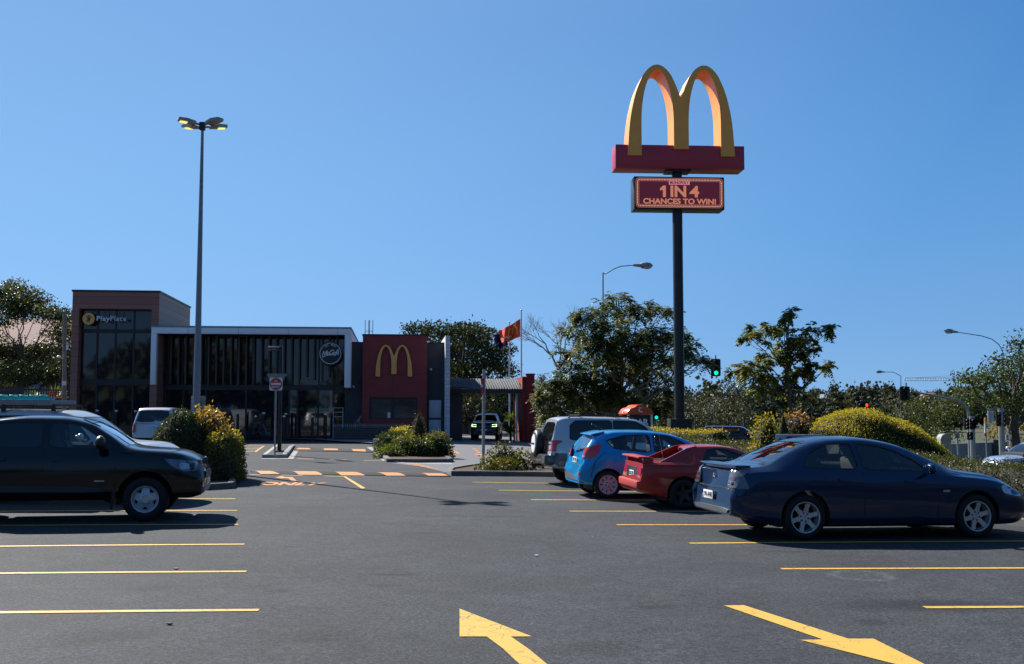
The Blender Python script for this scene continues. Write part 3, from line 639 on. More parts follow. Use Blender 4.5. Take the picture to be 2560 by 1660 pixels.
for a, b, tl in ((w0 + .07, m0, .01), (m1, w1 - .07, -.012)):
    mb = MB(); mb.add([(a, wv + tl, wb_), (b, wv - tl, wb_), (b, wv - tl, wt_), (a, wv + tl, wt_)], [(0, 1, 2, 3)]); mb.build('window', M['winglass'], rest, 0)
nt0 = BU(860 + 400 / 3.673, 1040, wv)[0]; mb = MB(); bx(mb, nt0, nt0 + .16, wv - .03, wv - .02, BU(970, 1046, wv)[1], BU(970, 1031, wv)[1]); mb.build('notice', M['white'], rest)
# --- white fin wall and door
VN = -1.35; n0 = BU(1113.5, 900, VN)[0]; n1 = BU(1125, 900, VN)[0]; nT = BU(1118, 839, VN)[1]
bpart('white_fin_wall', [(n0, n1, VN, 4.5, ZB, nT)], M['whiteblock'])
d0 = BU(1070.5, 1040, 0)[0]; d1 = BU(1108, 1040, 0)[0]; dt = BU(1090, 998, 0)[1]; db = 0.0
dr = bpart('door', [(d0, d1, -.04, .03, db, dt)], M['mullion'])
zm = BU(1090, 1047, 0)[1]
pa = MB(); bx(pa, d0 + .05, d1 - .12, -.055, -.03, zm + .06, dt - .06); bx(pa, d0 + .05, d1 - .12, -.055, -.03, db + .12, zm - .06); pa.build('door_panel', M['doorpanel'], dr, bevel=.005)
hd = MB(); hd.tube([(d1 - .13, -.06, .75), (d1 - .13, -.12, .78), (d1 - .13, -.12, 1.5), (d1 - .13, -.06, 1.53)], .016); hd.build('handle', M['steel'], dr)
bpart('roof', [(k0, k3, .3, 12, kT - .5, kT - .4), (uL + .3, uR - .3, VT + .3, VT + 8.9, zT - .3, zT - .2), (fL0 + .2, fR1 - .35, VF + .4, 10.8, fT - .25, fT - .1)], M['charwall'])
bpart('rear_wall', [(fL0, k3, 10.9, 11.1, ZB, kT - .4)], M['charwall'])
# roof antenna frame
t = thing('roof_antenna', 'three-legged grey steel antenna frame standing above the charcoal roof', 'antenna', tuple(R0 + UU * BU(922, 800, 1.2)[0] + VV * 1.2 + Vector((0, 0, kT))), (0, 0, PHI))
a = MB(); zt = BU(922, 801, 1.2)[1] - kT
for dx in (-.21, .0, .05, .24): a.tube([(dx, 0, -.1), (dx, 0, zt + (0.02 if dx else 0))], .022, 6)
a.tube([(-.21, 0, zt * .55), (.24, 0, zt * .55)], .02, 6); a.build('frame', M['steel'], t)
# cameras on the wall
def wallcam(px, py, v, label):
    u, z = BU(px, py, v); o = R0 + UU * u + VV * (v - .12) + Vector((0, 0, z)); mb = MB(); mb.tube([(0, 0, 0), (.05, -.12, -.06)], .05, 10); mb.tube([(0, .12, .03), (0, 0, 0)], .018, 6)
    q = mb.build('security_camera', M['white']); q.location = o; q.rotation_euler = (0, 0, PHI); tag(q, label, 'camera')
wallcam(1076, 922, 0, 'white security camera on the charcoal wall above the door'); wallcam(883, 965.5, -.1, 'white security camera at the foot of the white frame')

# --- wall signs
OUT = [(0, .0), (.116, .47), (.19, .575), (.254, .655), (.33, .735), (.418, .80), (.567, .896), (.743, .952), (1, 1)]
def arch_outline(W, Hh, n=14):
    """golden M outline, centre x=0, base at z=0, top at Hh, outer half width W"""
    c = W * .44; R_out = W - c; r_in = R_out * .537; topin = .054
    def ow(t):
        for (a, va), (b, vb) in zip(OUT, OUT[1:]):
            if t <= b: return R_out * math.sqrt(va * va + (vb * vb - va * va) * (t - a) / (b - a))
        return R_out
    ts = [ (i / n) ** 2 for i in range(n + 1)]
    def iw(t):  # t from inner top
        return r_in * (math.sqrt(max(0, 1 - (1 - min(1, t / .62)) ** 2)) ** 1.05)
    left_out = [(-c - ow(t), Hh * (1 - t)) for t in reversed(ts)]         # foot -> top
    right_of_left = [(-c + ow(t), Hh * (1 - t)) for t in ts[1:]]
    valley = []
    for x, z in right_of_left:
        if x < 0: valley.append((x, z))
        else: break
    zv = valley[-1][1] - (0 - valley[-1][0]) * 1.9
    L = left_out + valley
    outer = L + [(0, zv)] + [(-x, z) for x, z in reversed(L)]
    ti = [(i / n) ** 2 for i in range(n + 1)]; hin = Hh * (1 - topin)
    lo_c = Hh * .075
    in_l = [(-c - iw(t), hin * (1 - t)) for t in ti]; in_r = [(-c + iw(t), hin * (1 - t)) for t in ti]
    def clip(lst, z0):
        out = [q for q in lst if q[1] > z0 + 1e-4]; return out + [(lst[-1][0], z0)]
    # right leg inner (mirror), walk: outer ends at right foot; then inner right leg up, over, down to centre foot, across, up left arch, down to left leg
    rl_outer = [(-x, z) for x, z in in_l]           # right arch, outer side of opening
    rl_inner = [(-x, z) for x, z in in_r]
    rl_inner = clip(rl_inner, lo_c)
    path_ = list(reversed(rl_outer)) + rl_inner[1:]  # foot up, over, down to centre
    left = [(-x, z) for x, z in reversed(path_)]
    return outer + path_ + left
def arches(name, W, Hh, D, mat, parent, Mx, m_side=None, bevel=0):
    mb = MB(); poly = arch_outline(W, Hh); b = bmesh.new()
    vs = [b.verts.new((x, z, 0)) for x, z in poly]; f = b.faces.new(vs); bmesh.ops.recalc_face_normals(b, faces=b.faces)
    r = bmesh.ops.extrude_face_region(b, geom=b.faces[:]); vv = [v for v in r['geom'] if isinstance(v, bmesh.types.BMVert)]
    bmesh.ops.translate(b, verts=vv, vec=(0, 0, -D)); bmesh.ops.triangulate(b, faces=[f for f in b.faces if len(f.verts) > 4]); bmesh.ops.recalc_face_normals(b, faces=b.faces)
    for v in b.verts: v.co = Mx @ v.co
    me = bpy.data.meshes.new(name); b.to_mesh(me); b.free(); me.materials.append(mat); me.polygons.foreach_set('use_smooth', [True] * len(me.polygons)); me.set_sharp_from_angle(angle=R(40))
    o = bpy.data.objects.new(name, me); COL.objects.link(o)
    if parent is not None: o.parent = parent
    return o
FR = Matrix(((1, 0, 0, 0), (0, 0, -1, 0), (0, 1, 0, 0), (0, 0, 0, 1)))      # local X right, Y up, Z towards the viewer (-v)
M['gold'] = pm('golden plastic', (.95, .37, .06), .4, var=.05, scale=2)
M['goldwall'] = pm('golden wall letter', (.95, .44, .12), .45, var=.06, scale=2)
M['signtext'] = pm('white letter', (.72, .75, .78), .4, var=0)
M['blackdisc'] = pm('black disc', (.012, .016, .018), .3, var=.1)
def sign_at(name, label, u, v, z): return thing(name, label, 'sign', tuple(R0 + UU * u + VV * v + Vector((0, 0, z))), (0, 0, PHI))
su, sz = BU(984.7, 941.5, VR - .02); s = sign_at('arches_sign', 'golden arches sign mounted on the red wall', su, VR - .02, sz)
W_ = (BU(1031, 900, VR)[0] - BU(938.4, 900, VR)[0]) / 2; H_ = BU(984, 862.5, VR)[1] - sz
arches('letter', W_, H_, .14, M['goldwall'], s, FR @ Matrix.Translation((0, 0, .16)))
arches('backing', W_ * 1.025, H_ * 1.012, .05, M['mullion'], s, FR @ Matrix.Translation((0, -.02, .05)))
VP_ = gv - .55
su, sz = BU(221.6, 797, VP_); s = sign_at('play_sign', 'round yellow figure sign with PlayPlace lettering on the brown tower', su, VP_, sz)
rr = BU(237.4, 797, VP_)[0] - su
d = MB(); d.lathe([(0, .0), (rr, .0), (rr, -.02), (rr, -.28), (0, -.28)], 40, FR); d.build('disc_side', M['blackdisc'], s)
d = MB(); d.lathe([(0, .012), (rr * .97, .012), (rr * .97, .002), (0, .002)], 40, FR); d.build('disc', M['goldwall'], s)
fg = MB(); k = rr / 62
def fp(x, y): return ((x - 855) * k, -(y - 528) * k)
fg.lathe([(0, .03), (9 * k, .03), (9 * k, .013), (0, .013)], 16, FR @ Matrix.Translation((*fp(857, 500), 0)))
for q in ([(832, 505), (838, 500), (852, 516), (864, 516), (878, 500), (884, 505), (869, 526), (869, 545), (863, 562), (855, 560), (857, 545), (848, 546), (840, 560), (833, 556), (845, 535), (846, 526)],):
    fg.prism([fp(*p) for p in q], .013, .028, FR)
fg.build('figure', M['blackdisc'], s)
def fitsign(nm, txt, mat, par, pxa, pxb, pya, pyb, v, su_, sz_, **kw):
    a, zb0 = BU(pxa, pyb, v); b, zt0 = BU(pxb, pya, v); return lettering(nm, txt, mat, par, a - su_, b - su_, zb0 - sz_, zt0 - sz_, FR, **kw)
fitsign('lettering', 'Play', M['signtext'], s, 242.5, 276, 790.5, 806, VP_, su, sz, bold=.018, depth=.1, spacing=1.1)
fitsign('lettering', 'Place', M['signtext'], s, 277.3, 316.5, 790.5, 802.8, VP_, su, sz, bold=.0, depth=.1, spacing=1.15)
br = MB()
for px in (221, 228, 262, 299): q = BU(px, 780, VP_)[0] - su; br.tube([(q, .05, .1), (q, .05, oT - sz - .05)], .02, 6)
zz = BU(280, 797, VP_)[1] - sz; br.tube([(rr, .06, zz), (BU(317, 797, VP_)[0] - su, .06, zz)], .02, 6); br.build('bracket', M['mullion'], s)
VC = VF + .75
su, sz = BU(826, 883.6, VC); s = sign_at('cafe_sign', 'round black cafe sign with white ring under the white frame', su, VC, sz)
rr = BU(856, 883.6, VC)[0] - su
d = MB(); d.lathe([(0, .0), (rr, .0), (rr, -.12), (0, -.12)], 48, FR); d.build('disc', M['blackdisc'], s)
d = MB(); d.lathe([(rr * .84, .004), (rr * .84, .02), (rr * .895, .02), (rr * .895, .004)], 48, FR, close=True); d.build('ring', M['signtext'], s)
def stroke(mb, pts, wd):   # brush stroke in px of the 12.857x close-up, raised
    q = [Vector((BU(760 + x / 12.857, 840 + y / 12.857, VC)[0] - su, BU(760 + x / 12.857, 840 + y / 12.857, VC)[1] - sz, 0)) for x, y in pts]
    n = len(q)
    for i in range(n - 1):
        d_ = (q[i + 1] - q[i]).normalized(); nn = Vector((-d_.y, d_.x, 0)) * wd / 2; e = d_ * wd * .3
        mb.prism([tuple((q[i] - nn - e).xy), tuple((q[i + 1] - nn + e).xy), tuple((q[i + 1] + nn + e).xy), tuple((q[i] + nn - e).xy)], .004 + i * .0004, .018 + i * .0004, FR)
st = MB()
for pts in ([(590, 635), (625, 520), (640, 490), (650, 590), (665, 600), (735, 475), (755, 480), (720, 570), (715, 600)],
            [(800, 530), (770, 525), (740, 560), (750, 590), (780, 585), (805, 565)],
            [(960, 465), (935, 445), (890, 455), (840, 510), (820, 560), (835, 590), (880, 585), (920, 555)],
            [(960, 520), (925, 530), (915, 565), (935, 580), (965, 545), (975, 515), (968, 570), (985, 580)],
            [(1115, 440), (1085, 440), (1040, 500), (1010, 580), (990, 630)], [(1000, 525), (1070, 515)],
            [(1050, 555), (1100, 540), (1110, 515), (1080, 510), (1050, 550), (1060, 590), (1110, 575)], [(1110, 490), (1130, 465)],
            [(580, 680), (650, 650), (750, 620), (850, 605), (960, 605), (1020, 612)]):
    stroke(st, pts, .045)
st.build('lettering', M['signtext'], s)
for i, ch in enumerate('EST. 1993'):
    if ch == ' ': continue
    an = R(90 + 33 - i * 8.2); rad = rr * .72; Mx = FR @ Matrix.Translation((rad * math.cos(an), rad * math.sin(an), 0)) @ Matrix.Rotation(an - R(90), 4, 'Z')
    hgt = .10
    lettering('lettering', ch, M['signtext'], s, -.035 if ch != '.' else -.01, .035 if ch != '.' else .01, -hgt / 2, hgt / 2 if ch != '.' else -hgt / 2 + .02, Mx, bold=.01, depth=.01)
# --- drive-through canopy and red end wall
M['corr'] = pm('corrugated roof sheet', (.10, .105, .115), .9, .0, var=.35, scale=1.2, stretch=(1, 1, .3), bump=0)
VCY = 1.0
def CU(px, py, v=VCY): return BU(px, py, v)
cx0 = CU(1125, 950)[0]; cx1 = CU(1298, 950)[0]; cTop = CU(1200, 947, VCY + 1.1)[1]; cBot = CU(1200, 972)[1]
cn = thing('drive_through_canopy', 'corrugated roofed drive-through canopy joined to the white wall', 'canopy', tuple(R0 + UU * cx0 + VV * VCY + Vector((0, 0, -.25))), (0, 0, PHI))
q0 = .25
cm = MB(); Lc = cx1 - cx0; n = int(Lc / .038); zt_, zb_ = cTop + q0, cBot + q0
k = 0
for i in range(n + 1):
    x = Lc * i / n; dz = .03 * math.sin(i * math.pi / 2)
    cm.v += [(x + .12, -.25, zb_ + dz), (x - .06 + .02, 1.1, zt_ + dz), (x, 4.5, zt_ + .02 + dz)]
for i in range(n):
    for j in range(2): a = i * 3 + j; cm.f.append((a, a + 3, a + 4, a + 1)); cm.m.append(0)
cm.build('roof', M['corr'], cn, 60, fix=False)
c2 = MB(); c2.box((Lc / 2 + .1, -.2, zb_ - .14), (Lc + .3, .16, .24)); c2.box((Lc / 2, 2.9, zt_ - .15), (Lc, 3.2, .08)); c2.build('gutter', M['mullion'], cn)
c3 = MB(); c3.box((Lc / 2 + .35, .0, CU(1200, 982)[1] + q0), (Lc - .6, .14, .12)); c3.build('beam', pm('pale beam', (.28, .27, .26), .6), cn)
for px, w2, mt in ((1137, .9, 'charwall'), (1293, .1, 'white'), (1287, .09, 'mullion')):
    c4 = MB(); u = CU(px, 1050, VCY)[0] - cx0; c4.box((u, .3 if w2 < .5 else .8, zb_ / 2 - .15), (w2, w2 if w2 < .5 else 1.6, zb_ - .1)); c4.build('post', M[mt], cn)
c5 = MB(); aw = CU(1165, 960, -.3)[0] - cx0; c5.box((aw / 2, -.9, CU(1140, 968, -.3)[1] + q0), (aw, 1.1, .05)); c5.build('window_awning', M['mullion'], cn)
rw = thing('red_brick_wall', 'red painted brick end wall beside the drive-through canopy', 'wall', tuple(R0 + UU * CU(1300, 1000)[0] + VV * .6 + Vector((0, 0, -.35))), (0, 0, PHI))
r_ = MB(); zt2 = BU(1320, 937, .6)[1] + .35; ww = BU(1330, 1000, .6)[0] - BU(1310, 1000, .6)[0]; r_.box((.35 + ww / 2, 0.2, zt2 / 2), (ww, .4, zt2)); r_.box((.25, 2.2, zt2 / 2 - .05), (.3, 4.2, zt2 - .1)); r_.build('wall', M['redbrick'], rw)
r_ = MB(); r_.box((.35 + ww / 2, .2, zt2 + .04), (ww + .08, .48, .08)); r_.build('capping', M['redwall'], rw)
r_ = MB(); r_.box((.35 + ww + .04, .2, zt2 * .7), (.08, .3, 1.0)); r_.build('side_sign', M['goldwall'], rw)
# low brick wall with pickets, in front of the red wall
fu0, fu1 = BU(835, 1080, -3.2)[0], BU(1022, 1080, -3.2)[0]
lw = thing('low_brick_wall', 'low dark brick wall with short pickets enclosing the outdoor tables', 'wall', tuple(R0 + UU * fu0 + VV * -3.2 + Vector((0, 0, -.15))), (0, 0, PHI))
q = MB(); q.box(((fu1 - fu0) / 2, .1, .42), (fu1 - fu0, .2, .9)); q.build('wall', M['darkbrick'], lw)
q = MB(); n = int((fu1 - fu0) / .11)
for i in range(n): q.box((i * .11 + .05, .1, .97), (.035, .03, .24))
q.box(((fu1 - fu0) / 2, .13, 1.0), (fu1 - fu0, .02, .03)); q.build('pickets', M['steel'], lw)
# ================================================================== cars
M['gloss_dark'] = pm('dark tinted glass', (.01, .011, .013), .03, var=.1, spec=.7)
def pchip(kn, x):
    n = len(kn)
    if x <= kn[0][0]: return kn[0][1]
    if x >= kn[-1][0]: return kn[-1][1]
    xs = [k[0] for k in kn]; ys = [k[1] for k in kn]
    d = [(ys[i + 1] - ys[i]) / (xs[i + 1] - xs[i]) for i in range(n - 1)]
    m = [d[0]] + [0 if d[i - 1] * d[i] <= 0 else 2 * d[i - 1] * d[i] / (d[i - 1] + d[i]) for i in range(1, n - 1)] + [d[-1]]
    for i in range(n - 1):
        if x <= xs[i + 1]:
            h = xs[i + 1] - xs[i]; t = (x - xs[i]) / h
            return (ys[i] * (1 + 2 * t) * (1 - t) ** 2 + m[i] * h * t * (1 - t) ** 2 + ys[i + 1] * t * t * (3 - 2 * t) + m[i + 1] * h * t * t * (t - 1))
def chaikin(pts, k=2):
    for _ in range(k):
        o = [pts[0]]
        for a, b in zip(pts, pts[1:]):
            o.append((a[0] * .75 + b[0] * .25, a[1] * .75 + b[1] * .25)); o.append((a[0] * .25 + b[0] * .75, a[1] * .25 + b[1] * .75))
        o.append(pts[-1]); pts = o
    return pts
def roundpoly(pts, k=2, f=.18):
    for _ in range(k):
        o = []
        for i in range(len(pts)):
            a, b = Vector(pts[i]), Vector(pts[(i + 1) % len(pts)]); o += [tuple(a.lerp(b, f)), tuple(a.lerp(b, 1 - f))]
        pts = o
    return pts
def section(C, x, inset=0, zfloor=None):
    w = pchip(C['half'], x) - inset; zt = pchip(C['top'], x) - inset * .7; zb = pchip(C['bot'], x)
    wt = min(pchip(C['roofw'], x), w) - inset * .6; cr = pchip(C['crown'], x); zs = min(pchip(C['belt'], x), zt - cr - .012)
    if zfloor is not None: zb = zfloor
    bu = C.get('sill', .04); zm = zb + (zs - zb) * C.get('midf', .55)
    zs = max(zs, zb + .08)
    p = [(0, zb), (w * .78, zb), (w - bu * .9, zb + .012), (w - bu * .25, zb + .09), (w - .006, zb + (zm - zb) * .6), (w, zm), (w - .010, zm + (zs - zm) * .5), (w - .035, zs - .035), (w - C.get('shoulder', .055), zs)]
    ze = zt - cr
    e = C.get('bow', .02)
    a, b = p[-1], (wt, ze)
    for t in (.25, .5, .75): p.append((a[0] + (b[0] - a[0]) * t + e * math.sin(math.pi * t) * min(1, (ze - zs) / .3), a[1] + (b[1] - a[1]) * t))
    p += [(wt, ze), (wt - .05 * min(1, cr / .06), ze + cr * .45), (wt * .72, zt - cr * .22), (wt * .38, zt - cr * .05), (0, zt)]
    return chaikin(p, 1)
def loft(C, xs, inset=0, zfloor=None, warp=True):
    secs = [section(C, x, inset, zfloor) for x in xs]; n = len(secs[0]); V_ = []; L = C['L']
    for x, s in zip(xs, secs):
        full = [(y, z) for y, z in s] + [(-y, z) for y, z in reversed(s[1:-1])]
        for y, z in full:
            dx = 0
            if warp:
                tl = max(0, 1 - x / C.get('tail_len', .7)); nl = max(0, 1 - (L - x) / C.get('nose_len', .7))
                dx = pchip(C['tail'], z) * tl * tl * (3 - 2 * tl) - pchip(C['nose'], z) * nl * nl * (3 - 2 * nl)
            V_.append((x + dx, y, z))
    N = len(full); F_ = []
    for i in range(len(xs) - 1):
        for j in range(N): k = (j + 1) % N; F_.append((i * N + j, (i + 1) * N + j, (i + 1) * N + k, i * N + k))
    F_.append(tuple(range(N))); F_.append(tuple((len(xs) - 1) * N + j for j in range(N))[::-1])
    return V_, F_
def tmpobj(V_, F_, mi=0, mats=()):
    me = bpy.data.meshes.new('tmp'); me.from_pydata(V_, [], F_)
    for m in mats: me.materials.append(m)
    me.polygons.foreach_set('material_index', [mi] * len(F_))
    b = bmesh.new(); b.from_mesh(me); bmesh.ops.recalc_face_normals(b, faces=b.faces); b.to_mesh(me); b.free()
    o = bpy.data.objects.new('tmp', me); COL.objects.link(o); return o
def patch(bvh, poly, axis, side=1, off=.004, thick=0.0, step=.09, far=4.0):
    """project a 2D polygon on the body. axis 'y': poly=(x,z) seen from y=side; 'x': poly=(y,z) seen from x=side (+front,-rear); 'z': poly=(x,y) from above"""
    b = bmesh.new(); vs = [b.verts.new((p[0], p[1], 0)) for p in poly]; b.faces.new(vs)
    for ax in (0, 1):
        lo = min(p[ax] for p in poly); hi = max(p[ax] for p in poly); k = math.ceil(lo / step)
        while k * step < hi - 1e-4:
            if k * step > lo + 1e-4:
                co = [0, 0, 0]; co[ax] = k * step; no = [0, 0, 0]; no[ax] = 1
                bmesh.ops.bisect_plane(b, geom=b.verts[:] + b.edges[:] + b.faces[:], plane_co=co, plane_no=no)
            k += 1
    bmesh.ops.subdivide_edges(b, edges=[e for e in b.edges if e.calc_length() > step * 1.2], cuts=1)
    bmesh.ops.triangulate(b, faces=[f for f in b.faces if len(f.verts) > 4])
    bad = []; nm = {}
    for v in b.verts:
        u, w_ = v.co.x, v.co.y
        if axis == 'y': o, d = Vector((u, side * far, w_)), Vector((0, -side, 0))
        elif axis == 'x': o, d = Vector((side * far + 2.5, u, w_)), Vector((-side, 0, 0))
        else: o, d = Vector((u, w_, far)), Vector((0, 0, -1))
        h = bvh.ray_cast(o, d)
        if h[0] is None: bad.append(v); continue
        n = h[1] if h[1].dot(d) < 0 else -h[1]
        nm[v] = n; v.co = h[0] + n * off
    if bad: bmesh.ops.delete(b, geom=bad, context='VERTS')
    if not b.faces: b.free(); return [], []
    if thick:
        ed = [e for e in b.edges if e.is_boundary]
        r = bmesh.ops.extrude_edge_only(b, edges=ed)
        dv = {'y': Vector((0, -side, 0)), 'x': Vector((-side, 0, 0)), 'z': Vector((0, 0, -1))}[axis]
        for g in r['geom']:
            if isinstance(g, bmesh.types.BMVert): g.co += dv * thick
    b.verts.index_update(); V_ = [v.co.copy() for v in b.verts]; F_ = [tuple(v.index for v in f.verts) for f in b.faces]; b.free()
    return V_, F_
def stripe(pts, wd):
    """thin closed polygon round a polyline"""
    L_, R_ = [], []
    q = [Vector(p) for p in pts]
    for i, p in enumerate(q):
        d = (q[min(i + 1, len(q) - 1)] - q[max(i - 1, 0)]).normalized(); n = Vector((-d.y, d.x)) * wd / 2; L_.append(tuple(p + n)); R_.append(tuple(p - n))
    return [[L_[i], L_[i + 1], R_[i + 1], R_[i]] for i in range(len(q) - 1)]
def wheel(parent, x, y, r, wd, rim_r, style, side, rimmat=None):
    t = bpy.data.objects.new('wheel', None); COL.objects.link(t); t.parent = parent; t.location = (x, y, r); t.empty_display_size = .1
    rx = Matrix.Rotation(R(-90) * side * -1 if False else (R(90) if side < 0 else R(-90)), 4, 'X')      # local Z -> outward
    hw = wd / 2
    mb = MB(); prof = [(rim_r + .004, -hw * .9), (rim_r + .03, -hw), (r - .035, -hw), (r - .01, -hw * .8), (r, -hw * .5), (r, hw * .5), (r - .01, hw * .8), (r - .035, hw), (rim_r + .03, hw), (rim_r + .004, hw * .9), (rim_r - .02, hw * .7), (rim_r - .02, -hw * .7)]
    mb.lathe(prof, 40, rx, close=True); mb.build('tyre', M['rubber'], t, 50)
    rm = rimmat or M['alloy']; mats = [rm, M['matblack'], M['darksteel']]
    m = MB()
    m.lathe([(rim_r + .006, hw * .92), (rim_r + .002, hw * .98), (rim_r - .012, hw * .95), (rim_r - .02, hw * .6), (rim_r - .03, -hw * .6)], 40, rx, 0)
    m.lathe([(rim_r - .02, -hw * .2), (.001, -hw * .2)], 32, rx, 1)
    m.lathe([(rim_r * .62, -hw * .15), (rim_r * .62, .0), (.001, .0)], 24, rx, 2)
    zf = hw * .72
    def spoke(a, r0, r1, w0, w1, z0=zf * .75, z1=zf, th=.03):
        c, s = math.cos(a), math.sin(a)
        def q(rr, ww, zz): return rx @ Vector((rr * c - ww * s, rr * s + ww * c, zz))
        vs = [q(r0, -w0, z0), q(r0, w0, z0), q(r1, w1, z1), q(r1, -w1, z1), q(r0, -w0, z0 - th), q(r0, w0, z0 - th), q(r1, w1, z1 - th), q(r1, -w1, z1 - th)]
        m.add(vs, [(0, 1, 2, 3), (4, 7, 6, 5), (0, 4, 5, 1), (1, 5, 6, 2), (2, 6, 7, 3), (3, 7, 4, 0)], 0)
    if style == 'six':
        for k in range(6):
            a = k * math.pi / 3 + .26
            c = MB
            for s_ in (-1, 1):
                a2 = a + s_ * .085
                spoke(a2, rim_r * .34, rim_r - .005, .020, .017)
            spoke(a, rim_r * .2, rim_r * .62, .045, .030, zf * .72, zf * .88)
            an = a + math.pi / 6; m.lathe([(.014, zf * .72), (.014, zf * .83), (0.001, zf * .83)], 8, rx @ Matrix.Translation((rim_r * .27 * math.cos(an), rim_r * .27 * math.sin(an), 0)), 2)
        m.lathe([(rim_r * .38, zf * .68), (rim_r * .33, zf * .8), (rim_r * .14, zf * .8), (rim_r * .12, zf * .6), (.001, zf * .6)], 24, rx, 0)
    elif style == 'cover':
        for k in range(9):
            a = k * 2 * math.pi / 9
            for s_ in (-1, 1): spoke(a + s_ * .11, rim_r * .45, rim_r - .01, .014, .030, zf * .95, zf)
        m.lathe([(rim_r * .55, zf * .85), (rim_r * .45, zf * 1.0), (.001, zf * 1.0)], 28, rx, 0); m.lathe([(rim_r + .003, zf * 1.02), (rim_r * .86, zf * .99), (rim_r * .86, zf * .8)], 36, rx, 0)
        for k in range(4):
            an = k * math.pi / 2 + .4; m.lathe([(.015, zf * .99), (.015, zf * 1.04), (.001, zf * 1.04)], 8, rx @ Matrix.Translation((rim_r * .25 * math.cos(an), rim_r * .25 * math.sin(an), 0)), 2)
    elif style == 'steel':
        for k in range(5):
            a = k * 2 * math.pi / 5 + .3
            spoke(a, rim_r * .35, rim_r * .88, .075, .055, zf * .9, zf * .62, .035)
        m.lathe([(rim_r * .99, zf * 1.02), (rim_r * .90, zf * .95), (rim_r * .86, zf * .55), (rim_r * .80, zf * .62), (rim_r * .80, zf * .4)], 36, rx, 0)
        m.lathe([(rim_r * .46, zf * .7), (rim_r * .42, zf * .95), (rim_r * .3, zf * 1.08), (rim_r * .28, zf * .9), (.001, zf * .9)], 28, rx, 0)
    else:
        for k in range(5):
            a = k * 2 * math.pi / 5 + .5; spoke(a, rim_r * .2, rim_r - .005, .05, .03)
        m.lathe([(rim_r * .3, zf * .7), (rim_r * .25, zf * .85), (.001, zf * .85)], 24, rx, 0)
    m.build('rim', mats, t, 35)
    return t
def lumps(parent, C):
    """seats, dash and steering wheel seen through the glass"""
    sx = C['seats']; zf = C.get('floor', .42); hz = C.get('seat_h', .0)
    for x in sx:
        ys = (-.36, .36) if x != sx[0] or len(sx) == 1 else (-.42, .0, .42)
        for y in ys:
            mb = MB(); zb = C['top'][0][1] * 0 + .52 + hz
            mb.prism(roundpoly([(x - .05, zb - .1), (x + .42, zb - .02), (x + .42, zb + .1), (x + .1, zb + .1), (x - .08, zb + .62), (x - .2, zb + .60)], 2), y - .22, y + .22, Matrix(((1, 0, 0, 0), (0, 0, 1, 0), (0, 1, 0, 0), (0, 0, 0, 1))))
            mb.prism(roundpoly([(x - .1, zb + .62), (x - .2, zb + .62), (x - .24, zb + .82), (x - .14, zb + .83)], 2), y - .13, y + .13, Matrix(((1, 0, 0, 0), (0, 0, 1, 0), (0, 1, 0, 0), (0, 0, 0, 1))))
            mb.build('seat', M['seat'], parent, 50)
    x = C['dash']; mb = MB(); z = C['dash_z']; w = C['W'] / 2 - .14
    mb.prism([(x - .25, z - .3), (x + .35, z - .3), (x + .35, z - .06), (x + .05, z), (x - .2, z - .02)], -w, w, Matrix(((1, 0, 0, 0), (0, 0, 1, 0), (0, 1, 0, 0), (0, 0, 0, 1)))); mb.build('dashboard', M['cabin'], parent)
    mb = MB(); c = Vector((x - .38, -.36, z - .02)); a = Vector((.35, 0, 1)).normalized(); u = Vector((0, 1, 0)); v = Vector((.42, 0, .9)).normalized()
    ring = [c + (u * math.cos(k * math.pi / 10) + v * math.sin(k * math.pi / 10)) * .18 for k in range(21)]; mb.tube(ring, .015, 6, cap=False)
    mb.bar(c - u * .17, c + u * .17, .03, .02); mb.bar(c, c + Vector((.2, 0, -.08)), .05, .05); mb.build('steering_wheel', M['cabin'], parent)
CXZ = Matrix(((1, 0, 0, 0), (0, 0, 1, 0), (0, 1, 0, 0), (0, 0, 0, 1)))
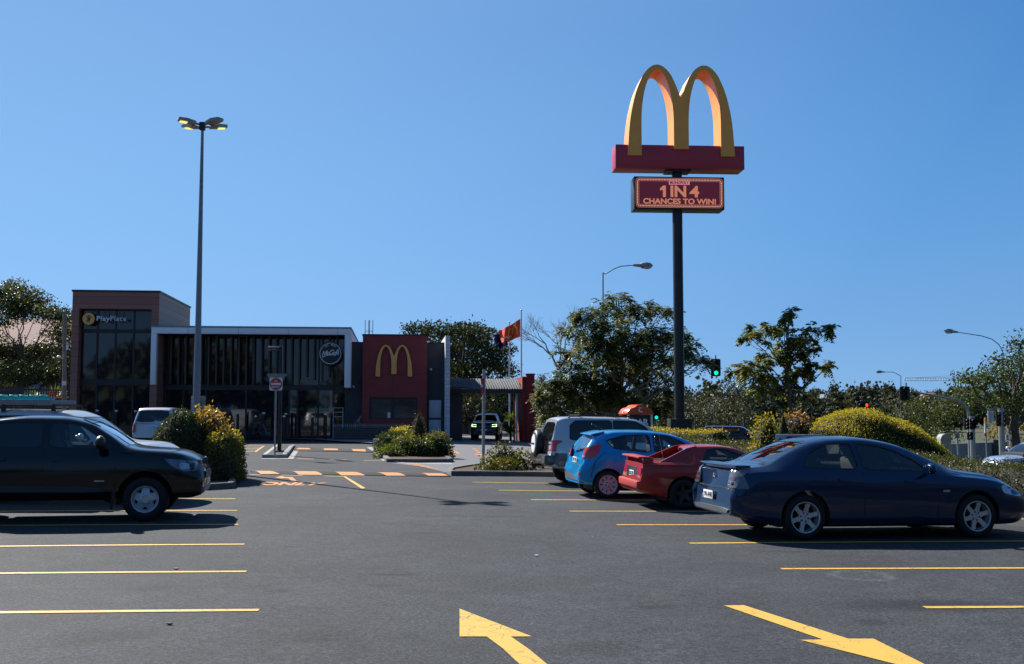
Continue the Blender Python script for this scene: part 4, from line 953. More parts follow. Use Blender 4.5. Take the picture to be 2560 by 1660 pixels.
def car(C, label, loc, heading, pitch=0, sc=1.0, group=None, cat='car', name='parked_car', paint_=None, roll=0):
    root = thing(name, label, cat, loc, (roll, -pitch, heading), group, sc)
    L = C['L']; xr, xf = C['axles']; r = C['r']; track = C['W'] / 2 - C.get('tyre_in', .015)
    xs = [0, .012, .03, .06, .1, .16, .23, .31] + list(np.arange(.4, L - .38, .085)) + [L - .34, L - .25, L - .18, L - .12, L - .07, L - .035, L - .012, L]
    pm_ = paint_ or C['paint']; mats = [pm_, M['cabin'], M['matblack'], M.get('none', M['black'])]
    V_, F_ = loft(C, xs); body = tmpobj(V_, F_, 0, mats)
    bvh = BVHTree.FromPolygons([Vector(v) for v in V_], F_)
    cut = []
    if C.get('cabin'):
        a, b = C['cabin']; cx = list(np.linspace(a, b, 26)); cv, cf = loft(C, cx, .055, C.get('floor', .42), warp=False)
        cv = [(x + (pchip(C['tail'], z) if (x - a) < .01 and C.get('cabwarp') else 0), y, z) for x, y, z in cv]
        cut.append(tmpobj(cv, cf, 1, mats))
        Hh = Matrix(((1, 0, 0, 0), (0, 0, 1, 0), (0, 1, 0, 0), (0, 0, 0, 1)))
        mb = MB()
        for p in C['side_win']: mb.prism(p, -2, 2, Hh, 1)
        if C.get('front_win'):
            p, x0 = C['front_win']; Mx = Matrix(((0, 0, 1, 0), (1, 0, 0, 0), (0, 1, 0, 0), (0, 0, 0, 1))); mb.prism(p, x0, L + 1, Mx, 1)
        if C.get('rear_win') and C.get('rear_cut', True):
            p, x0 = C['rear_win']; Mx = Matrix(((0, 0, 1, 0), (1, 0, 0, 0), (0, 1, 0, 0), (0, 0, 0, 1))); mb.prism(p, -1, x0, Mx, 1)
        # separate prisms are separate cutters
        k = 0; vi = 0
        groups = []
        for p in C['side_win']: groups.append(len(p))
        if C.get('front_win'): groups.append(len(C['front_win'][0]))
        if C.get('rear_win') and C.get('rear_cut', True): groups.append(len(C['rear_win'][0]))
        fi = 0
        for n in groups:
            vs = mb.v[vi:vi + 2 * n]; fs = [tuple(i - vi for i in f) for f in mb.f[fi:fi + n + 2]]; cut.append(tmpobj(vs, fs, 1, mats)); vi += 2 * n; fi += n + 2
    ar = C.get('arch', r + .055)
    for x in (xr, xf):
        for s_ in (-1, 1):
            mb = MB(); n = 36; poly = [(x + ar * math.cos(2 * math.pi * i / n), C.get('arch_z', r + .01) + ar * math.sin(2 * math.pi * i / n)) for i in range(n)]
            # extend arch opening downwards
            y0, y1 = sorted((s_ * (C['W'] / 2 - .36), s_ * 1.6)); mb.prism(poly, y0, y1, CXZ); cut.append(tmpobj(mb.v, mb.f, 2, mats))
            mb = MB(); mb.prism([(x - ar * .96, -.2), (x + ar * .96, -.2), (x + ar * .985, r), (x - ar * .985, r)], y0 + .001, y1 - .003, CXZ); cut.append(tmpobj(mb.v, mb.f, 2, mats))
    for c in cut:
        m = body.modifiers.new('b', 'BOOLEAN'); m.operation = 'DIFFERENCE'; m.object = c; m.solver = 'EXACT'
        try: m.material_mode = 'INDEX'
        except Exception: pass
    bpy.context.view_layer.update()
    me = bpy.data.meshes.new_from_object(body.evaluated_get(bpy.context.evaluated_depsgraph_get()))
    for c in cut: bpy.data.objects.remove(c)
    bpy.data.objects.remove(body)
    me.name = 'body'
    me.polygons.foreach_set('use_smooth', [True] * len(me.polygons)); me.set_sharp_from_angle(angle=R(38))
    bo = bpy.data.objects.new('body', me); COL.objects.link(bo); bo.parent = root
    def pt(name, poly, axis, side, mat, off=.004, thick=.012, step=.09, smooth=40, parent=root, label=None):
        v, f = patch(bvh, poly, axis, side, off, thick, step)
        if not v: return None
        o = MB().add(v, f).build(name, mat, parent, smooth)
        if label: o['label'] = label
        return o
    def grow(p, d):
        c = Vector((sum(q[0] for q in p) / len(p), sum(q[1] for q in p) / len(p))); return [tuple(Vector(q) + (Vector(q) - c).normalized() * d) for q in p]
    gl = M[C.get('glassmat', 'glass')]; M['uncut'] = M['gloss_dark'] if C.get('tint_from') else gl
    for s_ in (-1, 1):
        for i, p in enumerate(C['side_win']):
            if C.get('cabin'):
                gm = gl if not C.get('tint_from') or i < C['tint_from'] else M['tint']
                pt('side_window', grow(p, .008), 'y', s_, gm, -.006, 0)
                mb = MB()
                for k in range(len(p)):
                    v, f = patch(bvh, stripe([p[k], p[(k + 1) % len(p)]], .022)[0], 'y', s_, .0025, 0, .2); mb.add(v, f)
                mb.build('window_seal', M[C.get('sealmat', 'black')], root, 40)
            else: pt('side_window', p, 'y', s_, gl, .003, .006)
        for q in C.get('seams', []):
            mb = MB()
            for sg in stripe(q, .015):
                v, f = patch(bvh, sg, 'y', s_, .0016, 0, .3); mb.add(v, f)
            mb.build('door_seam', M['matblack'], root, 40)
        for hx, hz in C.get('handles', []):
            pt('door_handle', roundpoly([(hx - .1, hz - .018), (hx + .1, hz - .012), (hx + .1, hz + .016), (hx - .1, hz + .012)], 2), 'y', s_, pm_ if C.get('hpaint', True) else M['black'], .03, .03)
        if C.get('mirror'):
            mx, mz = C['mirror']; mb = MB(); yy = s_ * (pchip(C['half'], mx) + .10)
            ms_ = C.get('mirror_s', 1); mb.ico((mx, yy, mz), .1 * ms_, 0, 2, (.62, 1.15, .85)); mb.bar((mx + .05, s_ * (abs(yy) - .16), mz - .05), (mx, yy, mz - .03), .05, .04)
            mo = mb.build('side_mirror', pm_ if C.get('mpaint', True) else M['black'], root, 60)
            mb = MB(); mb.box((mx - .068, yy, mz), (.006, .16, .11)); mb.build('mirror_glass', M['chrome'], mo, bevel=.002)
        for nm, poly, mt, off, th in C.get('side_bits', []):
            pt(nm, poly, 'y', s_, M[mt] if isinstance(mt, str) else mt, off, th)
        for x in (xr, xf): wheel(root, x, s_ * (track - C['tw'] / 2), r, C['tw'], C['rim'], C['wstyle'], s_, C.get('rimmat'))
    if C.get('front_win'):
        p = C['front_win'][0]; pt('windscreen', grow(p, .01), 'x', 1, M['glass'], -.006, 0)
    if C.get('rear_win'):
        p = C['rear_win'][0]; pt('rear_window', grow(p, .01) if C.get('rear_cut', True) else p, 'x', -1, (gl if not C.get('tint_from') else M['tint']) if C.get('rear_cut', True) else M['uncut'], -.006 if C.get('rear_cut', True) and C.get('cabin') else .004, 0 if C.get('rear_cut', True) else .01)
    for nm, poly, sd_, mt, off, th, both in C.get('end_bits', []):
        ps = [poly] + ([[(-y, z) for y, z in poly]] if both else [])
        for q in ps: pt(nm, q, 'x', sd_, M[mt] if isinstance(mt, str) else mt, off + .004, th + .004, .045)
    for nm, poly, mt, off, th in C.get('top_bits', []): pt(nm, poly, 'z', 1, M[mt] if isinstance(mt, str) else mt, off, th, .12)
    if C.get('seats'): lumps(root, C)
    if C.get('underbody', True):
        mb = MB(); zb = min(k[1] for k in C['bot']); mb.box(((xr + xf) / 2, 0, zb + .02), (xf - xr + .5, C['W'] - .85, .12)); mb.build('underbody', M['matblack'], root)
    return root, bvh
def plate(root, bvh, y, z, txt, side=-1, wd=.37, hh=.125, mat='plate', tcol=(.02, .02, .05), tilt=0):
    h = bvh.ray_cast(Vector((side * 4 + 2.5, y, z)), Vector((-side, 0, 0)))
    x = h[0].x + side * .012
    mb = MB(); mb.box((x, y, z), (.012, wd, hh)); po = mb.build('number_plate', M[mat], root, bevel=.003)
    m = M.get('platetext') or pm('plate lettering', tcol, .5, var=0); M['platetext'] = m
    Mx = Matrix(((0, 0, side, x + side * .006), (side, 0, 0, y), (0, 1, 0, z), (0, 0, 0, 1)))
    if txt: lettering('plate_lettering', txt, m, po, -wd * .42, wd * .42, -hh * .26, hh * .34, Mx, bold=.02, depth=.002, lift=.001)
    return po
def place(px, py, C, heading, sc=1.0, near='rear', tr=None):
    """location of the car so its near-side (right) wheel touches the ground seen at px,py; returns loc, pitch, roll"""
    g = G(px, py); h = Vector((math.cos(heading), math.sin(heading), 0)); rt = Vector((math.sin(heading), -math.cos(heading), 0))
    hw = (C['W'] / 2 - C['tw'] * .5) * sc; xa = C['axles'][0 if near == 'rear' else 1] * sc
    o = g - rt * hw - h * xa; a, b = o + h * C['axles'][0] * sc, o + h * C['axles'][1] * sc
    za, zb = zg(a.x, a.y), zg(b.x, b.y); pitch = math.atan((zb - za) / (b - a).length)
    mid = (a + b) / 2; zr, zl = zg(*(mid + rt * .8).xy), zg(*(mid - rt * .8).xy); roll = math.atan((zl - zr) / 1.6)
    o.z = za - math.tan(pitch) * C['axles'][0] * sc
    return tuple(o), pitch, roll

P_ = {}
P_['navy'] = paint('navy metallic paint', (.005, .023, .072), .45, .3, .02)
P_['sky'] = paint('bright blue metallic paint', (.003, .26, .58), .3, .3, .0)
P_['red'] = paint('faded red paint', (.34, .020, .015), .05, .42, .10)
P_['redf'] = pm('sun-faded red bumper', (.40, .035, .028), .5, var=.15)
P_['silver'] = paint('silver paint', (.50, .50, .52), .35, .32, .03)
P_['gunmetal'] = paint('pewter lower paint', (.085, .078, .068), .6, .35, .1)
P_['black'] = paint('black paint', (.004, .004, .005), .0, .2, .0)
P_['white'] = paint('white car paint', (.55, .57, .60), .1, .3, .05)
P_['grey'] = paint('grey paint', (.16, .17, .18), .5, .3, .05)
P_['ltblue'] = paint('pale blue paint', (.33, .42, .56), .4, .3, .05)

# ---- navy sedan
sedan = dict(L=4.855, W=1.84, axles=(1.10, 3.85), r=.325, tw=.215, rim=.222, wstyle='six', paint=P_['navy'], arch=.375,
    top=[(0, .97), (.05, .995), (.14, 1.035), (.4, 1.05), (.58, 1.07), (.85, 1.20), (1.12, 1.33), (1.4, 1.425), (1.75, 1.47), (2.1, 1.475), (2.45, 1.445), (2.8, 1.375), (3.1, 1.26), (3.4, 1.12), (3.58, 1.03), (3.8, .99), (4.2, .94), (4.55, .85), (4.78, .74), (4.855, .66)],
    belt=[(0, .90), (.4, .965), (.8, .975), (1.2, .975), (2.2, .935), (3.3, .915), (3.9, .88), (4.4, .79), (4.7, .68), (4.855, .58)],
    bot=[(0, .34), (.25, .28), (.7, .20), (1.2, .185), (3.8, .185), (4.5, .19), (4.75, .22), (4.855, .28)],
    half=[(0, .76), (.012, .79), (.04, .825), (.12, .865), (.3, .90), (.7, .91), (1.2, .92), (3.6, .92), (4.2, .90), (4.55, .85), (4.72, .78), (4.81, .68), (4.855, .56)],
    roofw=[(0, .66), (.15, .74), (.5, .74), (.6, .71), (1.0, .61), (1.4, .565), (2.2, .56), (2.8, .58), (3.2, .64), (3.65, .72), (4.2, .74), (4.6, .68), (4.855, .45)],
    crown=[(0, .02), (.3, .03), (.8, .035), (1.3, .06), (2.3, .06), (3.0, .07), (3.6, .07), (4.2, .06), (4.855, .05)],
    tail=[(.2, .05), (.45, .01), (.62, .0), (.72, .04), (.8, .07), (.98, .09), (1.04, .05)], nose=[(.2, .08), (.4, .0), (.6, .02), (.75, .12), (.9, .2)], tail_len=.5,
    cabin=(.66, 3.58), floor=.40,
    side_win=[roundpoly([(1.10, 1.035), (1.98, 1.01), (1.96, 1.385), (1.55, 1.365), (1.27, 1.25)], 2, .1), roundpoly([(2.06, 1.008), (3.13, .985), (2.93, 1.14), (2.68, 1.27), (2.42, 1.35), (2.05, 1.385)], 2, .1)],
    front_win=(roundpoly([(-.66, 1.04), (.66, 1.04), (.50, 1.36), (-.50, 1.36)], 2, .1), 2.6), rear_win=(roundpoly([(-.61, 1.09), (.61, 1.09), (.48, 1.385), (-.48, 1.385)], 2, .1), 1.5),
    seams=[[(2.02, .25), (2.02, .98)], [(3.18, .28), (3.22, .60), (3.2, .96)], [(1.52, .70), (1.35, .98)], [(2.02, .25), (3.18, .25)], [(.45, .30), (.55, .6), (.5, .72)]],
    handles=[(1.72, .86), (2.78, .84)], mirror=(3.02, 1.03), seats=(1.55, 2.6), dash=3.35, dash_z=.98,
    side_bits=[('side_repeater', roundpoly([(3.28, .68), (3.40, .685), (3.39, .72), (3.29, .715)], 2), 'clearlamp', .004, .01), ('sill_trim', [(1.5, .19), (3.45, .19), (3.42, .25), (1.52, .25)], P_['navy'], .012, .012),
               ('headlight', roundpoly([(4.3, .66), (4.66, .60), (4.72, .70), (4.5, .77), (4.28, .78)], 2), 'clearlamp', .004, .01), ('tail_light', roundpoly([(.05, .74), (.10, .725), (.245, .735), (.205, .86), (.17, .98), (.05, 1.0)], 1, .12), 'smokelamp', .012, .02)],
    end_bits=[('tail_light', roundpoly([(.53, .735), (.83, .735), (.80, .98), (.585, .985)], 1, .1), -1, 'smokelamp', .012, .02, True), ('lamp_stripe', [(.575, .845), (.76, .845), (.755, .885), (.59, .885)], -1, 'smokered', .017, .008, True),
              ('lamp_stripe', [(.56, .775), (.74, .775), (.74, .815), (.565, .815)], -1, 'smokered', .017, .008, True), 
              ('bumper_valance', roundpoly([(-.60, .36), (.60, .36), (.66, .43), (-.66, .43)], 1), -1, 'silvertrim', .01, .02, False),
              ('boot_seam', [(-.52, .725), (.52, .725), (.52, .715), (-.52, .715)], -1, 'matblack', .002, 0, False), ('grille', roundpoly([(-.45, .35), (.45, .35), (.5, .6), (-.5, .6)], 1), 1, 'black', .004, .01, False)])
M['silvertrim'] = pm('satin silver trim', (.14, .15, .15), .4, .4, var=.1)
M['smokered'] = pm('smoked red lens', (.10, .02, .025), .15, coat=1, var=.2)
H1 = R(11)
loc, pi_, ro = place(2008, 1349, sedan, H1, 1.055)
sed, sbv = car(sedan, 'navy blue sedan with silver six-spoke wheels parked nose to the hedge', loc, H1, pi_, 1.055, 'cars parked nose to the hedge', roll=ro)
plate(sed, sbv, .12, .585, '196 AN8')
# boot spoiler, badge, exhaust
mb = MB(); n = 14
for i in range(n + 1):
    y = -.70 + 1.4 * i / n; e = .045 * (abs(y) / .7) ** 2.5
    mb.v += [(.02 + e + .09, y, .995), (.0 + e + .055, y, 1.045), (.03 + e + .06, y, 1.060), (.34, y, 1.056), (.34, y, 1.03)]
for i in range(n):
    for q in range(5): q2 = (q + 1) % 5; mb.f.append((i * 5 + q, i * 5 + q2, (i + 1) * 5 + q2, (i + 1) * 5 + q)); mb.m.append(0)
mb.f += [tuple(range(5)), tuple(n * 5 + q for q in range(5))]; mb.m += [0, 0]
mb.build('boot_spoiler', P_['navy'], sed, 40)
h = sbv.ray_cast(Vector((-2, 0, .875)), Vector((1, 0, 0)))[0].x - .008
mb = MB()
for k in range(3):
    a = R(90 + 120 * k); d = Vector((math.cos(a), math.sin(a))); n_ = Vector((-d.y, d.x))
    q = [(0, 0), tuple(d * .024 + n_ * .014), tuple(d * .052), tuple(d * .024 - n_ * .014)]
    mb.prism(q, 0, .008, Matrix(((0, 0, -1, h), (-1, 0, 0, 0), (0, 1, 0, .875), (0, 0, 0, 1))))
mb.build('badge', M['chrome'], sed, 0)
lettering('badge_lettering', '380 VRX', M['chrome'], sed, -.11, .11, -.012, .012, Matrix(((0, 0, -1, sbv.ray_cast(Vector((-2, -.60, .712)), Vector((1, 0, 0)))[0].x - .002), (-1, 0, 0, -.60), (0, 1, 0, .712), (0, 0, 0, 1))), bold=.02, depth=.004, lift=0)

# ---- blue hatchback
hatch = dict(L=3.95, W=1.72, axles=(.63, 3.12), r=.30, tw=.19, rim=.205, wstyle='cover', paint=P_['sky'], arch=.345, rimmat=pm('pinkish wheel cover', (.47, .44, .46), .5, .0, var=.1),
    top=[(0, 1.36), (.10, 1.395), (.4, 1.435), (.9, 1.475), (1.4, 1.482), (1.9, 1.455), (2.3, 1.375), (2.7, 1.20), (3.02, 1.04), (3.3, .99), (3.6, .90), (3.82, .78), (3.95, .66)],
    belt=[(0, 1.08), (.5, 1.03), (1.2, .97), (2.0, .93), (2.8, .90), (3.3, .84), (3.7, .74), (3.95, .58)],
    bot=[(0, .31), (.3, .26), (.8, .19), (3.2, .18), (3.8, .2), (3.95, .28)],
    half=[(0, .66), (.012, .70), (.04, .745), (.12, .795), (.3, .835), (.6, .855), (1.5, .86), (3.0, .855), (3.5, .81), (3.78, .70), (3.95, .5)],
    roofw=[(0, .54), (.3, .58), (.9, .575), (1.8, .56), (2.4, .58), (2.9, .68), (3.4, .70), (3.95, .4)], crown=[(0, .04), (.4, .055), (2.2, .06), (3.95, .05)],
    tail=[(.2, .10), (.34, .015), (.55, .0), (.68, .02), (.78, .09), (.98, .13), (1.1, .19), (1.25, .31), (1.36, .40), (1.42, .36), (1.5, .30)], tail_len=1.0, nose=[(.2, .06), (.4, 0), (.65, .08), (.9, .25)],
    cabin=(.56, 2.95), floor=.4,
    side_win=[roundpoly([(.60, 1.25), (.78, 1.08), (1.62, .995), (1.62, 1.385), (1.05, 1.365)], 2, .1), roundpoly([(1.70, .99), (2.78, .96), (2.62, 1.07), (2.34, 1.25), (2.08, 1.355), (1.70, 1.385)], 2, .08)],
    front_win=(roundpoly([(-.62, 1.03), (.62, 1.03), (.5, 1.37), (-.5, 1.37)], 2, .1), 2.0), rear_win=(roundpoly([(-.56, 1.01), (.56, 1.01), (.48, 1.32), (-.48, 1.32)], 2, .12), .6), rear_cut=False, cabwarp=False,
    seams=[[(1.68, .24), (1.68, 1.0)], [(2.75, .26), (2.78, .95)], [(1.02, .68), (.90, 1.0)], [(.24, .45), (.34, .8), (.55, 1.0)]],
    handles=[(1.18, .89), (2.22, .86)], mirror=(2.62, 1.03), seats=(1.25, 2.1), dash=2.75, dash_z=.98,
    side_bits=[('tail_light', roundpoly([(.17, .865), (.28, .87), (.42, .98), (.52, 1.17), (.40, 1.165), (.25, 1.05), (.15, .95)], 1, .15), 'redlamp', .01, .02), ('headlight', roundpoly([(3.4, .74), (3.7, .68), (3.75, .74), (3.5, .88), (3.35, .88)], 2), 'clearlamp', .004, .01)],
    end_bits=[('tail_light', roundpoly([(.53, .86), (.80, .87), (.74, 1.14), (.65, 1.10), (.585, .95)], 1, .1), -1, 'redlamp', .012, .02, True), ('reverse_lamp', roundpoly([(.57, .875), (.72, .885), (.71, .93), (.60, .92)], 1), -1, 'clearlamp', .016, .01, True),
              ('bumper_insert', roundpoly([(-.56, .36), (.56, .36), (.64, .42), (.6, .50), (-.6, .50), (-.64, .42)], 1), -1, 'silvertrim', .008, .02, False), ('fog_lamp', roundpoly([(.60, .50), (.73, .50), (.72, .57), (.60, .56)], 1), -1, 'redlamp', .008, .01, True),
              ('grille', roundpoly([(-.5, .3), (.5, .3), (.45, .52), (-.45, .52)], 1), 1, 'black', .004, .01, False), ('hatch_seam', [(-.60, .71), (.60, .71), (.60, .70), (-.60, .70)], -1, 'matblack', .002, 0, False)])
H2 = R(10)
loc, pi_, ro = place(1518, 1246, hatch, H2, 1.0)
hat, hbv = car(hatch, 'bright blue hatchback with pinkish wheel covers between the silver four-wheel drive and the red coupe', loc, H2, pi_, 1.0, 'cars parked nose to the hedge', roll=ro)
plate(hat, hbv, .1, .80, '142 TVR')
mb = MB(); n = 12
for i in range(n + 1):
    y = -.52 + 1.04 * i / n; e = .06 * (abs(y) / .52) ** 2
    mb.v += [(.26 + e, y, 1.375 - e * .2), (.27 + e, y, 1.40 - e * .2), (.62, y, 1.462 - e * .2), (.62, y, 1.42 - e * .2)]
for i in range(n):
    for q in range(4): q2 = (q + 1) % 4; mb.f.append((i * 4 + q, i * 4 + q2, (i + 1) * 4 + q2, (i + 1) * 4 + q)); mb.m.append(0)
mb.f += [tuple(range(4)), tuple(n * 4 + q for q in range(4))]; mb.m += [0, 0]; mb.build('roof_spoiler', P_['sky'], hat, 50)
wx = hbv.ray_cast(Vector((-2, 0, 1.03)), Vector((1, 0, 0)))[0]; mb = MB(); mb.bar(wx + Vector((-.025, .02, 0)), hbv.ray_cast(Vector((-2, -.26, 1.06)), Vector((1, 0, 0)))[0] + Vector((-.02, 0, 0)), .02, .012); mb.ico(wx + Vector((-.015, 0, 0)), .03, sub=1); mb.build('rear_wiper', M['black'], hat)
mb = MB(); mb.tube([(.75, .0, 1.47), (.45, .0, 1.62)], .004, 5); mb.build('aerial', M['black'], hat)

# ---- red wedge coupe
coupe = dict(L=3.95, W=1.665, axles=(.92, 3.24), r=.30, tw=.2, rim=.19, wstyle='five', paint=P_['red'], arch=.345, midf=.62, shoulder=.03, bow=.0, rimmat=M['darksteel'],
    top=[(0, .90), (.1, .905), (.8, .93), (1.06, .94), (1.14, 1.20), (1.3, 1.245), (1.7, 1.25), (2.0, 1.22), (2.4, 1.05), (2.75, .87), (3.2, .80), (3.6, .72), (3.85, .62), (3.95, .54)],
    belt=[(0, .855), (.6, .87), (1.4, .86), (2.4, .84), (2.9, .78), (3.5, .66), (3.95, .5)],
    bot=[(0, .33), (.3, .27), (.8, .17), (3.2, .16), (3.95, .24)], half=[(0, .79), (.03, .80), (.12, .815), (.5, .83), (3.3, .83), (3.7, .80), (3.88, .76), (3.95, .70)],
    roofw=[(0, .76), (.9, .74), (1.1, .56), (1.3, .52), (2.0, .53), (2.4, .60), (2.8, .72), (3.95, .66)], crown=[(0, .012), (.9, .02), (1.2, .035), (2.0, .035), (3.95, .03)],
    tail=[(.2, .08), (.42, .0), (.5, .0), (.56, .05), (.86, .10), (.95, .06)], tail_len=.4, nose=[(.2, .1), (.45, .0), (.7, .1)],
    cabin=(1.12, 2.55), floor=.35, side_win=[roundpoly([(1.30, .92), (2.48, .90), (2.05, 1.10), (1.85, 1.17), (1.62, 1.185), (1.46, 1.16)], 1, .08)],
    front_win=(roundpoly([(-.56, .92), (.56, .92), (.46, 1.17), (-.46, 1.17)], 1), 1.8), rear_win=(roundpoly([(-.42, .99), (.42, .99), (.40, 1.17), (-.40, 1.17)], 1, .1), 1.5),
    seams=[[(1.42, .3), (1.40, .84)], [(2.55, .3), (2.6, .82)], [(.5, .62), (2.9, .60)]], handles=[(1.55, .74)], mirror=(2.3, .96), seats=(1.65,), seat_h=-.22, dash=2.3, dash_z=.86,
    side_bits=[('side_intake', roundpoly([(1.15, .58), (1.32, .60), (1.36, .78), (1.2, .76)], 1), 'black', .004, .01)],
    end_bits=[('tail_panel', [(-.76, .55), (.76, .55), (.76, .80), (-.76, .80)], -1, 'black', .004, .01, False), ('tail_light', [(.44, .655), (.74, .655), (.74, .80), (.44, .80)], -1, 'redlamp', .012, .02, True),
              ('indicator', [(.58, .575), (.75, .575), (.75, .65), (.58, .65)], -1, 'amber', .012, .02, True), ('reverse_lamp', [(.44, .575), (.575, .575), (.575, .65), (.44, .65)], -1, 'clearlamp', .012, .02, True)])
H3 = R(7)
loc, pi_, ro = place(1708, 1273, coupe, H3, 1.0)
cou, cbv = car(coupe, 'faded red wedge-shaped coupe with rear wing parked left of the navy sedan', loc, H3, pi_, 1.0, 'cars parked nose to the hedge', roll=ro)
plate(cou, cbv, .0, .66, '101 ZKW')
mb = MB(); mb.box((.04, 0, .475), (.16, 1.60, .15)); mb.build('rear_bumper', P_['redf'], cou, bevel=.03)
mb = MB(); mb.box((.14, 0, 1.005), (.24, 1.46, .035)); mb.box((.20, .0, .93), (.12, .05, .13)); mb.box((.22, .70, .95), (.2, .05, .11)); mb.box((.22, -.70, .95), (.2, .05, .11)); mb.build('rear_wing', P_['redf'], cou, bevel=.01)
for s_ in (-1, 1):     # flying buttresses from the roof down to the engine lid
    mb = MB(); a, b = (.50, .925), (1.22, 1.235)
    for t, w2 in ((0, .03), (.5, .03), (1, .035)): pass
    vs = []
    for (x, z, y) in ((.42, .90, .70), (1.25, .90, .72), (1.25, 1.235, .52), (1.05, 1.19, .545), (.48, .93, .69)):
        vs += [(x, s_ * y, z), (x, s_ * (y - .045), z)]
    n = 5; fs = [tuple(i * 2 for i in range(n)), tuple(i * 2 + 1 for i in range(n))[::-1]] + [(i * 2, ((i + 1) % n) * 2, ((i + 1) % n) * 2 + 1, i * 2 + 1) for i in range(n)]
    mb.add(vs, fs); mb.build('buttress', P_['red'], cou, 20)
mb = MB()
for k in range(6): mb.box((.62 + k * .07, 0, .938 + k * .001), (.035, .9, .012))
mb.build('engine_vents', M['black'], cou)
mb = MB(); mb.lathe([(.028, 0), (.028, -.12), (.02, -.12), (.02, 0)], 12, Matrix.Translation((.06, .36, .34)) @ Matrix.Rotation(R(-90), 4, 'Y'), close=True); mb.build('exhaust', M['chrome'], cou)
mb = MB(); mb.tube([(.55, -.66, .9), (.40, -.60, 1.78)], .0035, 5); mb.build('aerial', M['chrome'], cou)


# ---- silver four-wheel drive with spare wheel
suv = dict(L=4.45, W=1.86, axles=(.85, 3.55), r=.36, tw=.24, rim=.22, wstyle='five', paint=P_['silver'], arch=.42,
    top=[(0, 1.72), (.08, 1.76), (.3, 1.785), (1.2, 1.80), (2.1, 1.79), (2.5, 1.73), (2.9, 1.50), (3.25, 1.24), (3.4, 1.18), (3.9, 1.12), (4.3, 1.0), (4.45, .85)],
    belt=[(0, 1.12), (1.2, 1.14), (3.2, 1.08), (4.0, 1.0), (4.45, .75)], bot=[(0, .48), (.3, .42), (.9, .34), (3.8, .34), (4.3, .38), (4.45, .45)],
    half=[(0, .80), (.015, .83), (.06, .875), (.2, .915), (.6, .93), (3.6, .93), (4.1, .89), (4.35, .78), (4.45, .65)],
    roofw=[(0, .64), (.3, .68), (1.5, .69), (2.5, .67), (3.2, .76), (4.0, .76), (4.45, .5)], crown=[(0, .05), (1.5, .055), (4.45, .06)],
    tail=[(.3, .05), (.5, .0), (.66, .0), (.72, .08), (1.1, .10), (1.4, .17), (1.76, .30)], tail_len=.9, nose=[(.3, .06), (.6, 0), (.9, .05), (1.1, .15)],
    cabin=(.52, 3.2), floor=.6, glassmat='tint', tint_from=1,
    side_win=[roundpoly([(1.76, 1.16), (3.0, 1.13), (2.66, 1.55), (2.4, 1.68), (1.77, 1.70)], 2, .06), roundpoly([(.56, 1.19), (1.72, 1.16), (1.73, 1.70), (.74, 1.69), (.58, 1.56)], 2, .08)],
    front_win=(roundpoly([(-.66, 1.22), (.66, 1.22), (.56, 1.65), (-.56, 1.65)], 2, .1), 2.4), rear_win=(roundpoly([(-.66, 1.16), (.66, 1.16), (.55, 1.64), (-.55, 1.64)], 2, .12), .5), rear_cut=False,
    seams=[[(1.74, .42), (1.74, 1.14)], [(3.0, .42), (3.05, 1.1)], [(.95, .9), (.9, 1.15)]], handles=[(1.05, 1.02), (2.05, 1.0)], mirror=(2.85, 1.24), seats=(1.5, 2.3), seat_h=.2, dash=3.0, dash_z=1.16,
    side_bits=[('lower_cladding', [(.25, .5), (.48, .5), (.48, .84), (.06, .84), (.1, .6)], P_['gunmetal'], .012, .02), ('lower_cladding', [(1.3, .35), (3.1, .35), (3.08, .62), (1.33, .62)], P_['gunmetal'], .012, .02),
               ('tail_light', roundpoly([(.06, .88), (.19, .88), (.17, 1.17), (.12, 1.17)], 1, .1), 'redlamp', .012, .02), ('fuel_flap', roundpoly([(.62, .90), (.80, .90), (.80, 1.08), (.62, 1.08)], 2), P_['silver'], .006, .008)],
    end_bits=[('tail_light', roundpoly([(.72, .88), (.88, .88), (.86, 1.17), (.76, 1.17)], 1, .1), -1, 'redlamp', .012, .02, True)])
H4 = R(11)
loc, pi_, ro = place(1449, 1214, suv, H4, .97)
sv, svb = car(suv, 'silver four-wheel drive with a spare wheel on its tailgate parked left of the blue hatchback', loc, H4, pi_, .97, 'cars parked nose to the hedge', roll=ro)
mb = MB(); mb.box((.02, 0, .66), (.30, 1.82, .28)); mb.build('rear_bumper', P_['gunmetal'], sv, bevel=.06)
sw = bpy.data.objects.new('spare_wheel', None); COL.objects.link(sw); sw.parent = sv; sw.location = (-.06, .22, 1.05); sw.rotation_euler = (0, R(2), 0)
rz = Matrix.Rotation(R(-90), 4, 'Y')
mb = MB(); mb.lathe([(.001, .11), (.16, .115), (.25, .12), (.33, .105), (.365, .07), (.37, -.06), (.34, -.11), (.001, -.11)], 40, rz); mb.build('tyre_cover', M['black'], sw, 50)
mb = MB(); mb.lathe([(.001, .128), (.20, .13), (.245, .125), (.25, .115), (.001, .112)], 40, rz); mb.build('cover_disc', M['white'], sw, 50)
mb = MB(); mb.box((-.135, 0, .0), (.008, .34, .045)); mb.build('cover_badge', M['black'], sw)
mb = MB()
for s_ in (-1, 1):
    mb.tube([(.55, s_ * .62, 1.74), (.62, s_ * .62, 1.80), (1.5, s_ * .62, 1.845), (2.3, s_ * .61, 1.81), (2.42, s_ * .61, 1.75)], .02, 6)
for x in (.9, 1.9): mb.bar((x, -.62, 1.835), (x, .62, 1.835), .05, .03)
mb.build('roof_rails', M['black'], sv)
